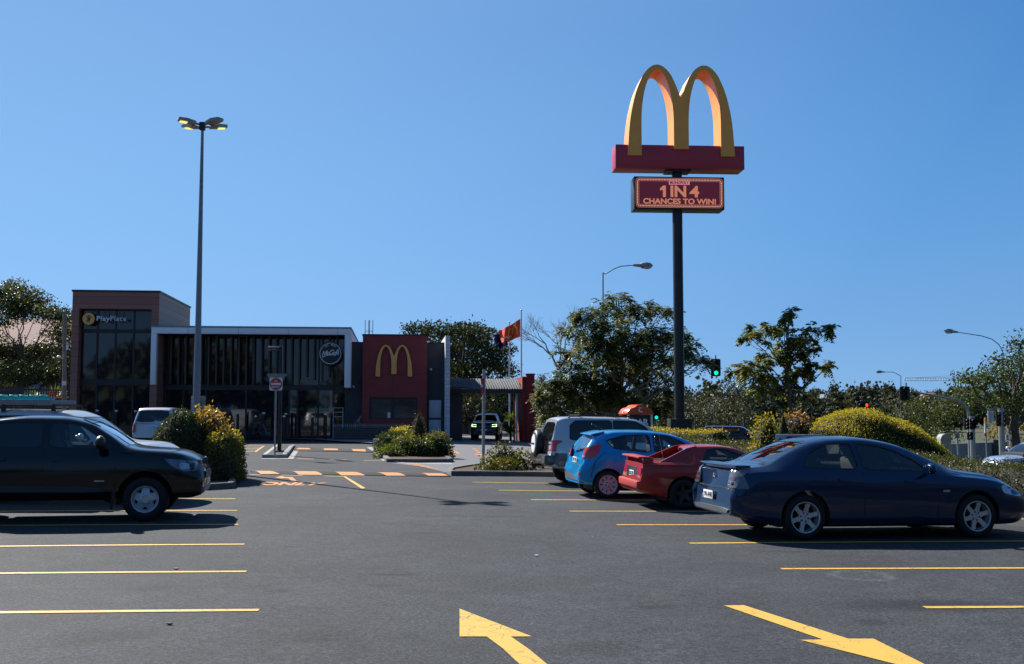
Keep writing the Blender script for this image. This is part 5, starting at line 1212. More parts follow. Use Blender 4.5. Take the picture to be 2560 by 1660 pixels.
mb = MB(); mb.box((-.12, .05, .50), (.3, .07, .07)); mb.box((-.2, .05, .45), (.1, .12, .12)); mb.ico((-.24, .05, .56), .03); mb.bar((-.05, -.45, .45), (-.05, .5, .45), .06, .06); mb.build('tow_bar', M['black'], sv)
mb = MB(); mb.box((-.135, .42, .55), (.01, .32, .11)); mb.build('number_plate', M['smokelamp'], sv)
# ================================================================== vegetation
def leaves_obj(name, P0, A, Wv, cols, parent=None, mat='leaf', world=True, fold=.25):
    """rhombic leaves: base P0, axis A, half-width vector Wv (all Nx3)"""
    n = len(P0)
    if parent is not None and world:
        Mi = np.array(MX[parent.name].inverted()); P0 = P0 @ Mi[:3, :3].T + Mi[:3, 3]; A = A @ Mi[:3, :3].T; Wv = Wv @ Mi[:3, :3].T
    nn = np.cross(A, Wv); nn /= (np.linalg.norm(nn, axis=1, keepdims=True) + 1e-9); lw = np.linalg.norm(Wv, axis=1, keepdims=True)
    m = P0 + A * .5; up = nn * lw * fold
    co = np.stack([P0, m + Wv + up, P0 + A, m - Wv + up], 1).reshape(-1, 3).astype(np.float32)
    me = bpy.data.meshes.new(name); me.vertices.add(4 * n); me.vertices.foreach_set('co', co.ravel())
    me.loops.add(4 * n); me.loops.foreach_set('vertex_index', np.arange(4 * n, dtype=np.int32))
    me.polygons.add(n); me.polygons.foreach_set('loop_start', np.arange(0, 4 * n, 4, dtype=np.int32)); me.polygons.foreach_set('loop_total', np.full(n, 4, dtype=np.int32))
    me.update(calc_edges=True); me.validate()
    at = me.attributes.new('Col', 'FLOAT_COLOR', 'FACE'); c4 = np.ones((n, 4), np.float32); c4[:, :3] = np.clip(cols, 0, 1); at.data.foreach_set('color', c4.ravel())
    me.materials.append(M[mat]); o = bpy.data.objects.new(name, me); COL.objects.link(o)
    if parent is not None: o.parent = parent
    return o
def rvec(n):
    v = rng.normal(size=(n, 3)); return v / np.linalg.norm(v, axis=1, keepdims=True)
def norm(v): return v / (np.linalg.norm(v, axis=1, keepdims=True) + 1e-9)
def pal(cols, n):
    c = np.array(cols); i = rng.integers(0, len(c), n); t = rng.random((n, 1)); j = rng.integers(0, len(c), n)
    return c[i] * t + c[j] * (1 - t)
GREEN = [(.045, .075, .018), (.07, .10, .022), (.03, .055, .018), (.085, .105, .03)]
DARK = [(.022, .038, .014), (.035, .052, .018), (.05, .062, .022)]
OLIVE = [(.06, .068, .025), (.09, .09, .03), (.04, .05, .022), (.11, .10, .035)]
FAR = [(.035, .045, .026), (.05, .058, .034), (.03, .04, .028), (.06, .062, .04)]
GOLD = [(.42, .34, .02), (.50, .38, .03), (.34, .30, .03), (.55, .40, .05)]
GGREEN = [(.12, .15, .02), (.09, .12, .02), (.16, .18, .025)]
PEACH = [(.45, .26, .08), (.52, .33, .10), (.38, .24, .05), (.30, .22, .05)]
def blob_leaves(cs, rs, dens, size, cols, droop=.2, cl=9, spread=.28, asp=.30):
    """clusters of leaves spread through ellipsoids; cs centres (k,3), rs radii (k,3)"""
    P0, A, Wv, CC = [], [], [], []
    for c, r in zip(cs, rs):
        vol = (r[0] * r[1] * r[2]) ** (2 / 3.); k = max(3, int(dens * vol))
        d = rvec(k); rad = rng.random((k, 1)) ** .38 * (1 + .12 * rng.normal(size=(k, 1))); cc = c + d * rad * r
        sz = spread * size * 3.2 + .06
        ccol = pal(cols, k) * (.75 + .5 * rng.random((k, 1)))
        n = k * cl; ci = np.repeat(np.arange(k), cl); p = cc[ci] + rng.normal(size=(n, 3)) * sz * np.array([1, 1, .6])
        a = norm(rvec(n) + d[ci] * .5 + np.array([0, 0, -droop])) * size * (.7 + .6 * rng.random((n, 1)))
        w_ = norm(np.cross(a, rvec(n))) * size * asp * (.8 + .4 * rng.random((n, 1)))
        P0.append(p); A.append(a); Wv.append(w_); CC.append(ccol[ci] * (.8 + .4 * rng.random((n, 1))))
    return [np.concatenate(x) for x in (P0, A, Wv, CC)]
def fronds(cs, outs, nf, L, cols, nl=6, lw=.032, ll=.15):
    """drooping pinnate leaves radiating from twig ends"""
    P0, A, Wv, CC = [], [], [], []
    for c, o in zip(cs, outs):
        base = pal(cols, 1)[0] * (.7 + .6 * rng.random())
        for _ in range(nf):
            d = rng.normal(size=3) * .75 + np.array(o) * .9 + np.array([0, 0, .35]); d /= np.linalg.norm(d); l = L * (.7 + .5 * rng.random())
            col = base * (.75 + .5 * rng.random()); side = np.cross(d, [0, 0, 1.]); side /= np.linalg.norm(side) + 1e-6
            for i in range(nl):
                t = (i + 1) / nl; p = c + d * l * t + np.array([0, 0, -1.]) * l * .55 * t * t
                for s_ in (-1, 1):
                    a = side * s_ * .85 + d * .45 + np.array([0, 0, -.55]) + rng.normal(size=3) * .15; a = a / np.linalg.norm(a) * ll * (1.15 - .45 * t)
                    w_ = np.cross(a, [0, 0, 1.]) + rng.normal(size=3) * .03; w_ = w_ / (np.linalg.norm(w_) + 1e-9) * lw
                    P0.append(p); A.append(a); Wv.append(w_); CC.append(col * (.85 + .3 * rng.random()))
    return [np.array(x) for x in (P0, A, Wv, CC)]
def limb(mb, a, b, r0, r1, wob=.12, n=6, m=0):
    a, b = Vector(a), Vector(b); L = (b - a).length; pts = []
    for i in range(n + 1):
        t = i / n; p = a.lerp(b, t) + Vector((random.gauss(0, 1), random.gauss(0, 1), random.gauss(0, .5))) * L * wob * .25 * math.sin(math.pi * t); p.z += -L * .08 * math.sin(math.pi * t); pts.append(p)
    mb.tube(pts, [r0 + (r1 - r0) * i / n for i in range(n + 1)], 7, m, cap=False)
def tree_px(name, label, base, Y, clumps, trunk_r, size, dens, cols, bark='bark', fork=.45, depth=1.0, att=(.62, -.02), group=None, kind='leaf', nf=6, cl=9, cat='tree', top=None, twig=3, asp=.3, fl=.55, trunks=1, mat='leaf', flat=1.0):
    """clumps: (px,py,rx,ry) ellipses seen in the photo, given a depth of their own"""
    b = P(base[0], base[1], Y); zb = zg(b.x, Y) if Y < 150 else b.z; b.z = min(b.z, zb) if base[1] > 1030 else zb
    t = thing(name, label, cat, (b.x, b.y, zb - .05), group=group)
    cs, rs = [], []
    for q in clumps:
        dy = random.uniform(-1, 1) * depth if len(q) < 5 else q[4]
        c = P(q[0], q[1], Y + dy); k = (Y + dy) / F; cs.append(np.array(c)); rs.append(np.array([q[2] * k, (q[2] * k) * .9, q[3] * k * flat]))
    mb = MB(); B = Vector((b.x, b.y, zb - .1)); tp = P(*(top or (clumps[0][0], clumps[0][1])), Y)
    H = tp.z - B.z
    axis = [B.lerp(tp, s) + Vector((random.gauss(0, .03) * H * .3, random.gauss(0, .03) * H * .3, 0)) * (0 if s < .01 else 1) for s in (0, .12, .25, .4, .55, .7, .85, 1)]
    axis[0] = B; radii = [trunk_r * 1.25, trunk_r, trunk_r * .92, trunk_r * .78, trunk_r * .6, trunk_r * .42, trunk_r * .25, trunk_r * .08]
    mb.tube(axis, radii, 10, cap=False)
    for c, r in zip(cs, rs):
        c = Vector(c); rel = max(0.15, min(.96, (c.z - B.z) / H * att[0] + att[1] + random.uniform(-.05, .05))); rel = max(rel, fork * .6)
        f = rel * 7; i = min(6, int(f)); a = axis[i].lerp(axis[i + 1], f - i); rr = radii[i] * .5
        limb(mb, a, c, max(.02, rr), max(.012, rr * .3))
        for _ in range(twig):
            e = c + Vector((random.gauss(0, .5) * r[0], random.gauss(0, .5) * r[1], random.gauss(0, .5) * r[2])); limb(mb, a.lerp(c, random.uniform(.5, 1)), e, max(.012, rr * .3), .008, n=4)
    mb.build('trunk', M[bark], t, 60, world=True, fix=False)
    if kind == 'leaf': arr = blob_leaves(cs, rs, dens, size, cols, cl=cl, asp=asp)
    else:
        pts, outs = [], []
        ctr = np.array(tp) * .3 + np.array(B) * .7
        for c, r in zip(cs, rs):
            k = max(3, int(dens * (r[0] * r[1] * r[2]) ** (2 / 3.)))
            d = rvec(k); rad = rng.random((k, 1)) ** .4; q = c + d * rad * r
            for p_, dd in zip(q, d):
                pts.append(p_); outs.append(dd * np.array([1, 1, .5]))
        arr = fronds(pts, outs, nf, fl, cols, ll=size, lw=size * .22)
    leaves_obj('crown', *arr, parent=t, mat=mat)
    return t
def leafy_surface(name, label, core, size, dens, colfn, cat, coremat='leafcore', group=None, jitter=.03, asp=.36, outw=.55, mat='leaf', base=None, twigs=False):
    """clipped bush: dark twiggy core mesh plus many leaves over its skin; core is an MB in world space"""
    vs = np.array(core.v); lo, hi = vs.min(0), vs.max(0); bp_ = base or ((lo[0] + hi[0]) / 2, (lo[1] + hi[1]) / 2, lo[2])
    t = thing(name, label, cat, tuple(bp_), group=group)
    tris, tm = [], []
    for f in core.f:
        for i in range(1, len(f) - 1): tris.append((f[0], f[i], f[i + 1]))
    tris = np.array(tris); a, b, c = vs[tris[:, 0]], vs[tris[:, 1]], vs[tris[:, 2]]; cr = np.cross(b - a, c - a); ar = np.linalg.norm(cr, axis=1) / 2; nm = cr / (2 * ar[:, None] + 1e-12)
    ctr = vs.mean(0)
    n = int(ar.sum() * dens); idx = rng.choice(len(tris), n, p=ar / ar.sum()); u, v = rng.random((n, 1)), rng.random((n, 1)); fl = (u + v) > 1; u = np.where(fl, 1 - u, u); v = np.where(fl, 1 - v, v)
    p = a[idx] + (b[idx] - a[idx]) * u + (c[idx] - a[idx]) * v; N_ = nm[idx]
    p = p + N_ * (rng.normal(size=(n, 1)) * jitter + jitter * .3)
    # clumpy relief
    ph = np.sin(p[:, :1] * 9.1 + p[:, 2:3] * 7.3) * np.sin(p[:, 1:2] * 8.3 - p[:, 2:3] * 5.1) ; p = p + N_ * ph * jitter * .8
    A = norm(rvec(n) + N_ * outw) * size * (.7 + .6 * rng.random((n, 1))); Wv = norm(np.cross(A, rvec(n))) * size * asp
    cols = colfn(p, N_, n) * (.75 + .5 * rng.random((n, 1))) * (.9 + .2 * ph)
    leaves_obj('foliage', p, A, Wv, cols, parent=t, mat=mat)
    # shrink the core
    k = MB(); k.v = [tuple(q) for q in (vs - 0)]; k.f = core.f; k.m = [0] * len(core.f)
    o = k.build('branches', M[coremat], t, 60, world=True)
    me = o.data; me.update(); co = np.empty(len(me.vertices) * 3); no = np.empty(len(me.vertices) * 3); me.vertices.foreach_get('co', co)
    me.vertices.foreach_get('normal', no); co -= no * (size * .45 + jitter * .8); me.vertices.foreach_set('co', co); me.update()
    return t
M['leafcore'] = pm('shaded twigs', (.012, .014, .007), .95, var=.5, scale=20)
def dome(c, rx, ry, h, n=26, rings=10, pw=2.4, top=1.0, rz=0, skew=None, flat=1.0):
    """superelliptic mound standing on the ground"""
    mb = MB(); cr, sr = math.cos(rz), math.sin(rz)
    for i in range(rings + 1):
        t = i / rings; z = h * (1 - (1 - t) ** 1.0) if False else h * math.sin(t * math.pi / 2) ** flat; s = (max(0, 1 - (z / h) ** pw)) ** (1 / pw) if i < rings else 0.02
        for j in range(n):
            a = 2 * math.pi * j / n; x = rx * s * math.cos(a); y = ry * s * math.sin(a); w_ = 1 + .03 * math.sin(3 * a + i)
            sk = skew * z / h if skew else 0
            mb.v.append((c[0] + (x * cr - y * sr) * w_ + sk, c[1] + (x * sr + y * cr) * w_, c[2] + z))
    for i in range(rings):
        for j in range(n): j2 = (j + 1) % n; mb.f.append((i * n + j, i * n + j2, (i + 1) * n + j2, (i + 1) * n + j)); mb.m.append(0)
    mb.f.append(tuple(rings * n + j for j in range(n))); mb.m.append(0)
    return mb
def cone(c, r, h, n=24, rings=10, p=1.2):
    mb = MB()
    for i in range(rings + 1):
        t = i / rings; s = max(.03, (1 - t ** p)) * (1 if t > .08 else .8 + 2.5 * t)
        for j in range(n): a = 2 * math.pi * j / n; w_ = 1 + .04 * math.sin(4 * a + 2 * i); mb.v.append((c[0] + r * s * w_ * math.cos(a), c[1] + r * s * w_ * math.sin(a), c[2] + h * t))
    for i in range(rings):
        for j in range(n): j2 = (j + 1) % n; mb.f.append((i * n + j, i * n + j2, (i + 1) * n + j2, (i + 1) * n + j)); mb.m.append(0)
    mb.f.append(tuple(rings * n + j for j in range(n))); mb.m.append(0); return mb
def wall_hedge(pts, wd, h, n=8, z0=0.0, rnd=.16):
    """pts: world XY polyline; superelliptic-section hedge"""
    q = [Vector((p[0], p[1], 0)) for p in pts]; dn = []
    for a, b in zip(q, q[1:]):
        k = max(1, int((b - a).length / .5)); dn += [a.lerp(b, i / k) for i in range(k)]
    dn.append(q[-1]); mb = MB(); sec = []
    for a in np.linspace(0, math.pi, 13):
        ca, sa = math.cos(a), math.sin(a); sec.append((wd / 2 * math.copysign(abs(ca) ** .35, ca), h * abs(sa) ** .35 if sa > 1e-6 else 0))
    m = len(sec)
    for i, p in enumerate(dn):
        d = (dn[min(i + 1, len(dn) - 1)] - dn[max(i - 1, 0)]).normalized(); n_ = Vector((-d.y, d.x, 0)); e = 1.0
        ws = 1 + .04 * math.sin(i * 1.3); hs = 1 + .025 * math.sin(i * .9 + 1)
        for a, z in sec: w2 = p + n_ * a * ws; mb.v.append((w2.x, w2.y, zg(p.x, p.y) + z0 + z * hs))
    for i in range(len(dn) - 1):
        for j in range(m - 1): mb.f.append((i * m + j, (i + 1) * m + j, (i + 1) * m + j + 1, i * m + j + 1)); mb.m.append(0)
    mb.f.append(tuple(range(m))); mb.m.append(0); mb.f.append(tuple((len(dn) - 1) * m + j for j in range(m))[::-1]); mb.m.append(0)
    return mb
def fixn(mb):
    b = bmesh.new(); vs = [b.verts.new(v) for v in mb.v]
    for f in mb.f:
        try: b.faces.new([vs[i] for i in f])
        except ValueError: pass
    bmesh.ops.recalc_face_normals(b, faces=b.faces); b.verts.index_update(); mb.f = [tuple(v.index for v in f.verts) for f in b.faces]; mb.m = [0] * len(mb.f); b.free(); return mb
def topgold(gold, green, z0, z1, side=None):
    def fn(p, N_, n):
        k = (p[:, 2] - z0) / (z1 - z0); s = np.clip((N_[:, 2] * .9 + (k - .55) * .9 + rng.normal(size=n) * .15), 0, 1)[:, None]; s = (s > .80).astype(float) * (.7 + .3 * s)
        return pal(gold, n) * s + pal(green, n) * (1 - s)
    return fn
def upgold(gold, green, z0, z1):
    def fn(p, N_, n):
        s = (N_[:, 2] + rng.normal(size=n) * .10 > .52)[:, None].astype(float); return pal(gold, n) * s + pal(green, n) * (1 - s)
    return fn
def flatcol(cols): return lambda p, N_, n: pal(cols, n)
def mixcol(a, b, f): return lambda p, N_, n: np.where((rng.random((n, 1)) < f), pal(a, n), pal(b, n))

# ---- left bed: dark cone, peach bush, golden clipped bush
c = gp(G(455, 1212).x + .1, G(455, 1212).y + .9); Yb = c.y; k = Yb / F
hc = (1.85 - c.z) - (1026 - 1030) * k
leafy_surface('clipped_bush', 'tall dark green cone-clipped bush left of the peach-leaved bush by the black utility', fixn(dome((P(458, 1030, Yb).x, Yb, c.z), 88 * k, 1.0, hc + .03, pw=1.7)), .055, 900, flatcol([(.04, .06, .018), (.06, .08, .025), (.03, .045, .015)]), 'bush', group='clipped bushes left of the aisle', jitter=.03)
k = (Yb + .5) / F; zt = 1.85 - c.z
leafy_surface('shrub', 'loose bush with peach and bronze young leaves between the dark cone and the golden bush', fixn(dome((P(520, 1030, Yb + .7).x, Yb + .7, c.z), 58 * k, 1.1, zt + .02, pw=2.0)), .085, 620, lambda p, N_, n: np.where((N_[:, 2:3] * .5 + (p[:, 2:3] - c.z) / 1.9 + rng.normal(size=(n, 1)) * .2 > .78), pal(PEACH, n), pal([(.08, .07, .03), (.11, .09, .03), (.05, .06, .02)], n)), 'bush', jitter=.07, outw=1.0)
k = (Yb - .1) / F
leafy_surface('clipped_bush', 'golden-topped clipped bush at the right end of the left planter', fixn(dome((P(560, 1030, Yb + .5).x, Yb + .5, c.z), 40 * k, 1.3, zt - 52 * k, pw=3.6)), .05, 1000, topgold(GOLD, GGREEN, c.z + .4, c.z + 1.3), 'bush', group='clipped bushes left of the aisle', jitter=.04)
leafy_surface('low_shrub', 'low dark untidy shrub at the kerb below the golden bush', fixn(dome((P(545, 1030, Yb - .4).x, Yb - .4, c.z), 42 * k, .5, .75, pw=3)), .05, 900, flatcol([(.05, .06, .02), (.09, .08, .03), (.04, .05, .018)]), 'bush', jitter=.06)
# ---- island of low shrubs
I2 = [(975, 1140, 32, 50, GREEN, None, 'dark green rounded shrub at the left end of the shrub island'), (1002, 1138, 34, 62, GOLD, 1, 'yellow-topped shrub behind the left half of the shrub island'),
      (1018, 1148, 42, 48, GREEN, 2, 'mixed green shrub in the middle of the shrub island'), (1052, 1150, 30, 44, GREEN, None, 'dark shrub at the foot of the green cone on the island'),
      (1093, 1149, 34, 57, OLIVE, 2, 'rounded olive shrub at the right end of the shrub island'), (975, 1150, 34, 25, GGREEN, None, 'low light green ground shrub at the front left of the island')]
for px, py, rx, hh, cols, tg, lab in I2:
    g = G(px, py - 4); kk = g.y / F
    fn = topgold(GOLD, GGREEN, g.z, g.z + hh * kk) if tg == 1 else (topgold([(.20, .18, .04), (.14, .14, .03)], GREEN, g.z, g.z + hh * kk) if tg == 2 else flatcol(cols))
    leafy_surface('shrub', lab, fixn(dome((g.x, g.y, g.z), rx * kk, rx * kk * .85, hh * kk, pw=2.6)), .075, 800, fn, 'bush', jitter=.07, group='shrubs on the kerbed island', outw=.9)
g = G(1047, 1132); kk = g.y / F
leafy_surface('conical_shrub', 'tall brownish green cone shrub on the island in front of the white door', fixn(cone((g.x, g.y, g.z), 24 * kk, (1132 - 1027) * kk, p=1.9)), .05, 700, mixcol([(.10, .075, .04), (.12, .08, .05)], DARK, .4), 'bush', jitter=.035)
# ---- bed by the grey signpost
for px, py, rx, hh, lab in [(1255, 1180, 34, 62, 'bronze-tipped round shrub right of the grey signpost'), (1222, 1184, 28, 26, 'low green shrub at the foot of the grey signpost'), (1300, 1182, 30, 48, 'green shrub behind the spare wheel of the silver four-wheel drive'), (1268, 1186, 40, 26, 'low leafy ground shrub at the kerb of the signpost bed')]:
    g = G(px, py); kk = g.y / F
    leafy_surface('shrub', lab, fixn(dome((g.x, g.y + .3, g.z), rx * kk, rx * kk * .8, hh * kk, pw=2.1)), .085, 650, lambda p, N_, n: np.where(N_[:, 2:3] + rng.normal(size=(n, 1)) * .4 > .75, pal([(.22, .12, .04), (.2, .17, .04), (.15, .15, .03)], n), pal(GREEN, n)), 'bush', jitter=.09, group='shrubs in the signpost bed', outw=1.0)
# ---- long hedge in front of the cars and the bushes behind it
hp = [(10.6, 9.5), (10.3, 17.5), (8.6, 24.0), (7.2, 29), (5.4, 36), (4.3, 40)]
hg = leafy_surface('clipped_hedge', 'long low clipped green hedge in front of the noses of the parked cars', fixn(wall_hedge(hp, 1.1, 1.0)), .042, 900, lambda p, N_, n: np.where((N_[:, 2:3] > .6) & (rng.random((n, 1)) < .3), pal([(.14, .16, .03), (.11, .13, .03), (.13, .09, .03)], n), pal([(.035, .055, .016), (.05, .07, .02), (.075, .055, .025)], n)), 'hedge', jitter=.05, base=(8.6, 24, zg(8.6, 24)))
Y1 = 27.5
def topz(py, Y): return CAMH + (HZ - py) / F * Y
cgx = P(2215, 1030, Y1).x; zz = zg(cgx, Y1)
mnd = dome((cgx, Y1, zz - .05), 205 * Y1 / F, 1.5, topz(1020, Y1) - zz, n=48, rings=18, pw=3.2, skew=-.15)
RX_ = 205 * Y1 / F
mnd.v = [(x, y, zz - .05 + (z - zz + .05) * (1 - .62 * max(0, (x - cgx + .25 * RX_) / (1.25 * RX_)) ** 1.35) * (1 - .05 * math.exp(-((x - cgx + .12) / .22) ** 2))) for x, y, z in mnd.v]
leafy_surface('clipped_mound', 'big golden-topped clipped bush mound behind the navy sedan', fixn(mnd), .038, 1700, upgold([(.44, .36, .02), (.50, .39, .03), (.40, .35, .03)], [(.035, .055, .014), (.05, .068, .018), (.028, .042, .012)], zz + .1, topz(1020, Y1)), 'bush', jitter=.025)  # gold is leaf colour; the dark green also holds the front's shade
Y2 = 28.5; x2 = P(1940, 1030, Y2).x; z2 = zg(x2, Y2)
leafy_surface('conical_shrub', 'dark green cone shrub between the golden and the red-tipped bushes behind the sedan', fixn(cone((x2, Y2 - .75, z2), 33 * Y2 / F, topz(1020, Y2) - z2, p=1.8)), .045, 800, flatcol(DARK + [(.06, .08, .02)]), 'bush', jitter=.03)
leafy_surface('shrub', 'yellow and green leafy bush left of the dark cone behind the sedan roof', fixn(dome((P(1915, 1030, Y2).x, Y2, z2), 34 * Y2 / F, .5, topz(1042, Y2) - z2, pw=3)), .06, 600, mixcol(GOLD, GGREEN, .55), 'bush', jitter=.06, outw=.9)
leafy_surface('shrub', 'red and pink tipped bush right of the dark cone behind the sedan roof', fixn(dome((P(1990, 1030, Y2 + .8).x, Y2 + .8, z2), 52 * Y2 / F, .7, topz(1039, Y2) - z2, pw=3)), .06, 600, lambda p, N_, n: np.where(N_[:, 2:3] + rng.normal(size=(n, 1)) * .35 > .65, pal([(.40, .16, .09), (.34, .20, .06), (.45, .25, .12)], n), pal(DARK + [(.10, .05, .02)], n)), 'bush', jitter=.06, outw=.9)
Y3 = 36; z3 = zg(P(1730, 1030, Y3).x, Y3)
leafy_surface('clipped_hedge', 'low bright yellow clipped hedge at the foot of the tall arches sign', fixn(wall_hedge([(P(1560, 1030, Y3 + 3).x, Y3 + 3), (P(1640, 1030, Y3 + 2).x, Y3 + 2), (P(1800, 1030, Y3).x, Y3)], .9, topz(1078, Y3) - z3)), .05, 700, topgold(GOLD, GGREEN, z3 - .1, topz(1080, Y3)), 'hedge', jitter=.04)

# ---- trees
tree_px('broadleaf_tree', 'broad dark leafy tree with big compound leaves behind the black sign pole', (1560, 1100), 58,
    [(1546, 750, 26, 22), (1600, 775, 60, 20), (1510, 775, 40, 26), (1650, 780, 40, 16), (1470, 800, 45, 26), (1440, 828, 42, 24), (1560, 830, 80, 40), (1640, 840, 55, 30), (1700, 840, 38, 24), (1500, 870, 75, 40), (1580, 880, 80, 40),
     (1670, 880, 55, 28), (1725, 862, 26, 20), (1440, 920, 50, 40), (1520, 940, 80, 45), (1600, 940, 60, 40), (1745, 905, 36, 16), (1700, 920, 26, 14), (1390, 965, 45, 45), (1460, 990, 60, 45), (1550, 1000, 60, 40), (1650, 960, 36, 26), (1640, 1000, 40, 30), (1370, 1010, 40, 35), (1410, 880, 22, 16)],
    .20, .22, 31, [(.08, .115, .03), (.055, .085, .022), (.125, .14, .045), (.15, .14, .05)], 'palebark', depth=2.6, kind='frond', nf=7, top=(1546, 760), fl=.6)
tree_px('broadleaf_tree', 'slender young tree with tiered sparse branches against the sky', (1974, 1045), 44,
    [(1965, 785, 22, 14), (1978, 775, 18, 12), (1900, 828, 40, 16), (1880, 848, 36, 14), (1935, 820, 26, 14), (1960, 835, 18, 14), (2010, 835, 26, 16), (2050, 818, 28, 12), (2075, 825, 18, 12), (1990, 865, 50, 24), (1960, 885, 40, 16),
     (1890, 925, 60, 22), (1850, 928, 34, 12), (1915, 900, 40, 18), (1940, 950, 36, 30), (2005, 925, 40, 22), (2050, 915, 36, 12), (1905, 955, 30, 16), (1990, 975, 24, 18), (2020, 885, 24, 14), (2065, 912, 18, 9), (1860, 915, 26, 10)],
    .11, .23, 40, [(.16, .15, .03), (.11, .15, .035), (.22, .21, .05)], 'bark', depth=1.1, kind='frond', nf=6, top=(1971, 765), fl=.36, att=(.95, -.1), twig=1)
tree_px('fig_tree', 'wide dark round-crowned tree behind the red wall and the drive-through canopy', (1185, 1060), 88,
    [(1160, 835, 70, 26), (1100, 825, 60, 20), (1210, 845, 50, 24), (1050, 822, 34, 14), (1140, 870, 90, 30), (1220, 890, 60, 34), (1100, 880, 60, 30), (1180, 920, 80, 26), (1250, 900, 34, 30), (1090, 920, 60, 26), (1270, 930, 24, 24), (1210, 960, 70, 20), (1130, 960, 50, 20), (1020, 822, 18, 8), (1262, 870, 26, 16), (1180, 820, 40, 12)],
    0.5, .24, 52, DARK + [(.05, .05, .02)], mat='leafmatt', depth=4, cl=11, top=(1150, 850))
tree_px('spreading_tree', 'tall umbrella-crowned tree with many forking limbs at the left edge', (45, 1050), 100,
    [(40, 740, 70, 26), (-20, 745, 60, 40), (90, 760, 50, 24), (130, 785, 45, 24), (60, 775, 60, 22), (165, 790, 30, 22), (0, 790, 50, 26), (35, 712, 30, 16), (-30, 860, 50, 40), (150, 830, 40, 22), (10, 880, 60, 30), (120, 880, 50, 34), (60, 930, 90, 30), (-20, 940, 60, 40), (170, 850, 18, 40), (140, 940, 40, 20), (50, 890, 60, 30), (160, 900, 26, 40)],
    .45, .24, 56, OLIVE + DARK + DARK, depth=4, cl=11, top=(52, 860), twig=4)
tree_px('broadleaf_tree', 'big dark green tree filling the right edge above the road', (2530, 1120), 68,
    [(2520, 900, 46, 22), (2550, 860, 30, 30), (2490, 935, 60, 26), (2440, 950, 50, 22), (2410, 940, 26, 14), (2540, 950, 50, 40), (2470, 985, 60, 30), (2530, 1010, 60, 34), (2420, 985, 36, 20), (2570, 1010, 40, 50), (2560, 905, 26, 20), (2500, 1030, 50, 22), (2600, 950, 60, 80)],
    .4, .19, 58, GREEN + DARK, depth=4, cl=11, top=(2535, 930))
for bx_, lab, cl_, cols in [((2330, 1120), 'mid green bushy tree behind the traffic lights on the right', [(2320, 1010, 50, 24), (2300, 1050, 50, 34), (2360, 1045, 50, 40), (2400, 1020, 30, 30), (2340, 1090, 60, 30), (2260, 1040, 40, 40)], GREEN + OLIVE),
                          ((2510, 1130), 'small golden-leaved tree beside the grey wall', [(2500, 1075, 26, 22), (2535, 1080, 30, 26), (2480, 1090, 16, 18)], [(.22, .17, .04), (.26, .20, .05), (.18, .15, .04)]),
                          ((1330, 1080), 'yellowish green bushy tree between the red end wall and the silver four-wheel drive', [(1330, 985, 34, 34), (1300, 1010, 26, 40), (1350, 1030, 36, 34), (1310, 1050, 30, 30)], OLIVE + GREEN)]:
    tree_px('bushy_tree', lab, bx_, 82 if bx_[0] != 2510 else 76, cl_, .16, .17, 55, cols, depth=2, cl=10)
for px, y0, w_, Yt, lab in [(1750, 985, 42, 120, 'dark feathery gum tree just right of the black sign pole'), (1830, 960, 48, 125, 'tall dark gum tree left of the slender young tree'), (1790, 1010, 60, 112, 'low dark scrubby gum tree beyond the dark car roof'), (1710, 1010, 30, 110, 'small dark gum tree half hidden by the sign pole'), (1870, 1010, 36, 118, 'dark gum tree with open crown left of the cone shrub')]:
    tree_px('gum_tree', lab, (px, 1100), Yt, [(px - w_ * .4, y0 + 20, w_ * .5, 18), (px + w_ * .4, y0 + 15, w_ * .5, 18), (px, y0, w_ * .5, 20), (px, y0 + 45, w_ * .9, 30), (px - w_ * .3, y0 + 80, w_ * .8, 30), (px + w_ * .4, y0 + 85, w_ * .8, 30)], .25, .28, 26, FAR + [(.07, .065, .045)], depth=3, cl=10, twig=4)
tree_px('broadleaf_tree', 'shadowy tree seen under the drive-through canopy', (1165, 1075), 82, [(1150, 990, 40, 26), (1200, 1000, 40, 26), (1240, 1010, 30, 30), (1165, 1030, 40, 30), (1220, 1040, 40, 24), (1130, 1020, 20, 34)], .3, .22, 34, OLIVE, depth=2, cl=10)
# bare tree
bt = thing('bare_tree', 'leafless pale branching tree right of the flagpoles', 'tree', tuple(gp(P(1420, 1030, 80).x, 80, -.1)))
mb = MB()
def branch(p, d, l, r, lv):
    e = p + d * l; mid = p.lerp(e, .5) + Vector((random.gauss(0, .05), random.gauss(0, .05), random.gauss(0, .05))) * l; mb.tube([p, mid, e], [r, r * .85, r * .68], 5 if lv < 3 else 4, cap=False)
    if lv > 6: return
    for _ in range(3 if lv < 5 and random.random() < .55 else 2):
        nd = (d + Vector((random.gauss(0, .42), random.gauss(0, .35), random.gauss(.05, .28)))).normalized(); branch(e, nd, l * random.uniform(.62, .88), r * .62, lv + 1)
b0 = Vector(bt.location); t1 = P(1400, 930, 80); mb.tube([b0, b0.lerp(t1, .5), t1], [.22, .18, .13], 8, cap=False)
branch(t1, Vector((-.45, .0, .9)).normalized(), 1.35, .10, 0); branch(t1, Vector((.05, .1, 1)).normalized(), 1.3, .09, 1)
mb.build('branches', pm('grey twigs', (.22, .19, .17), .9, var=.2), bt, 60, world=True, fix=False)
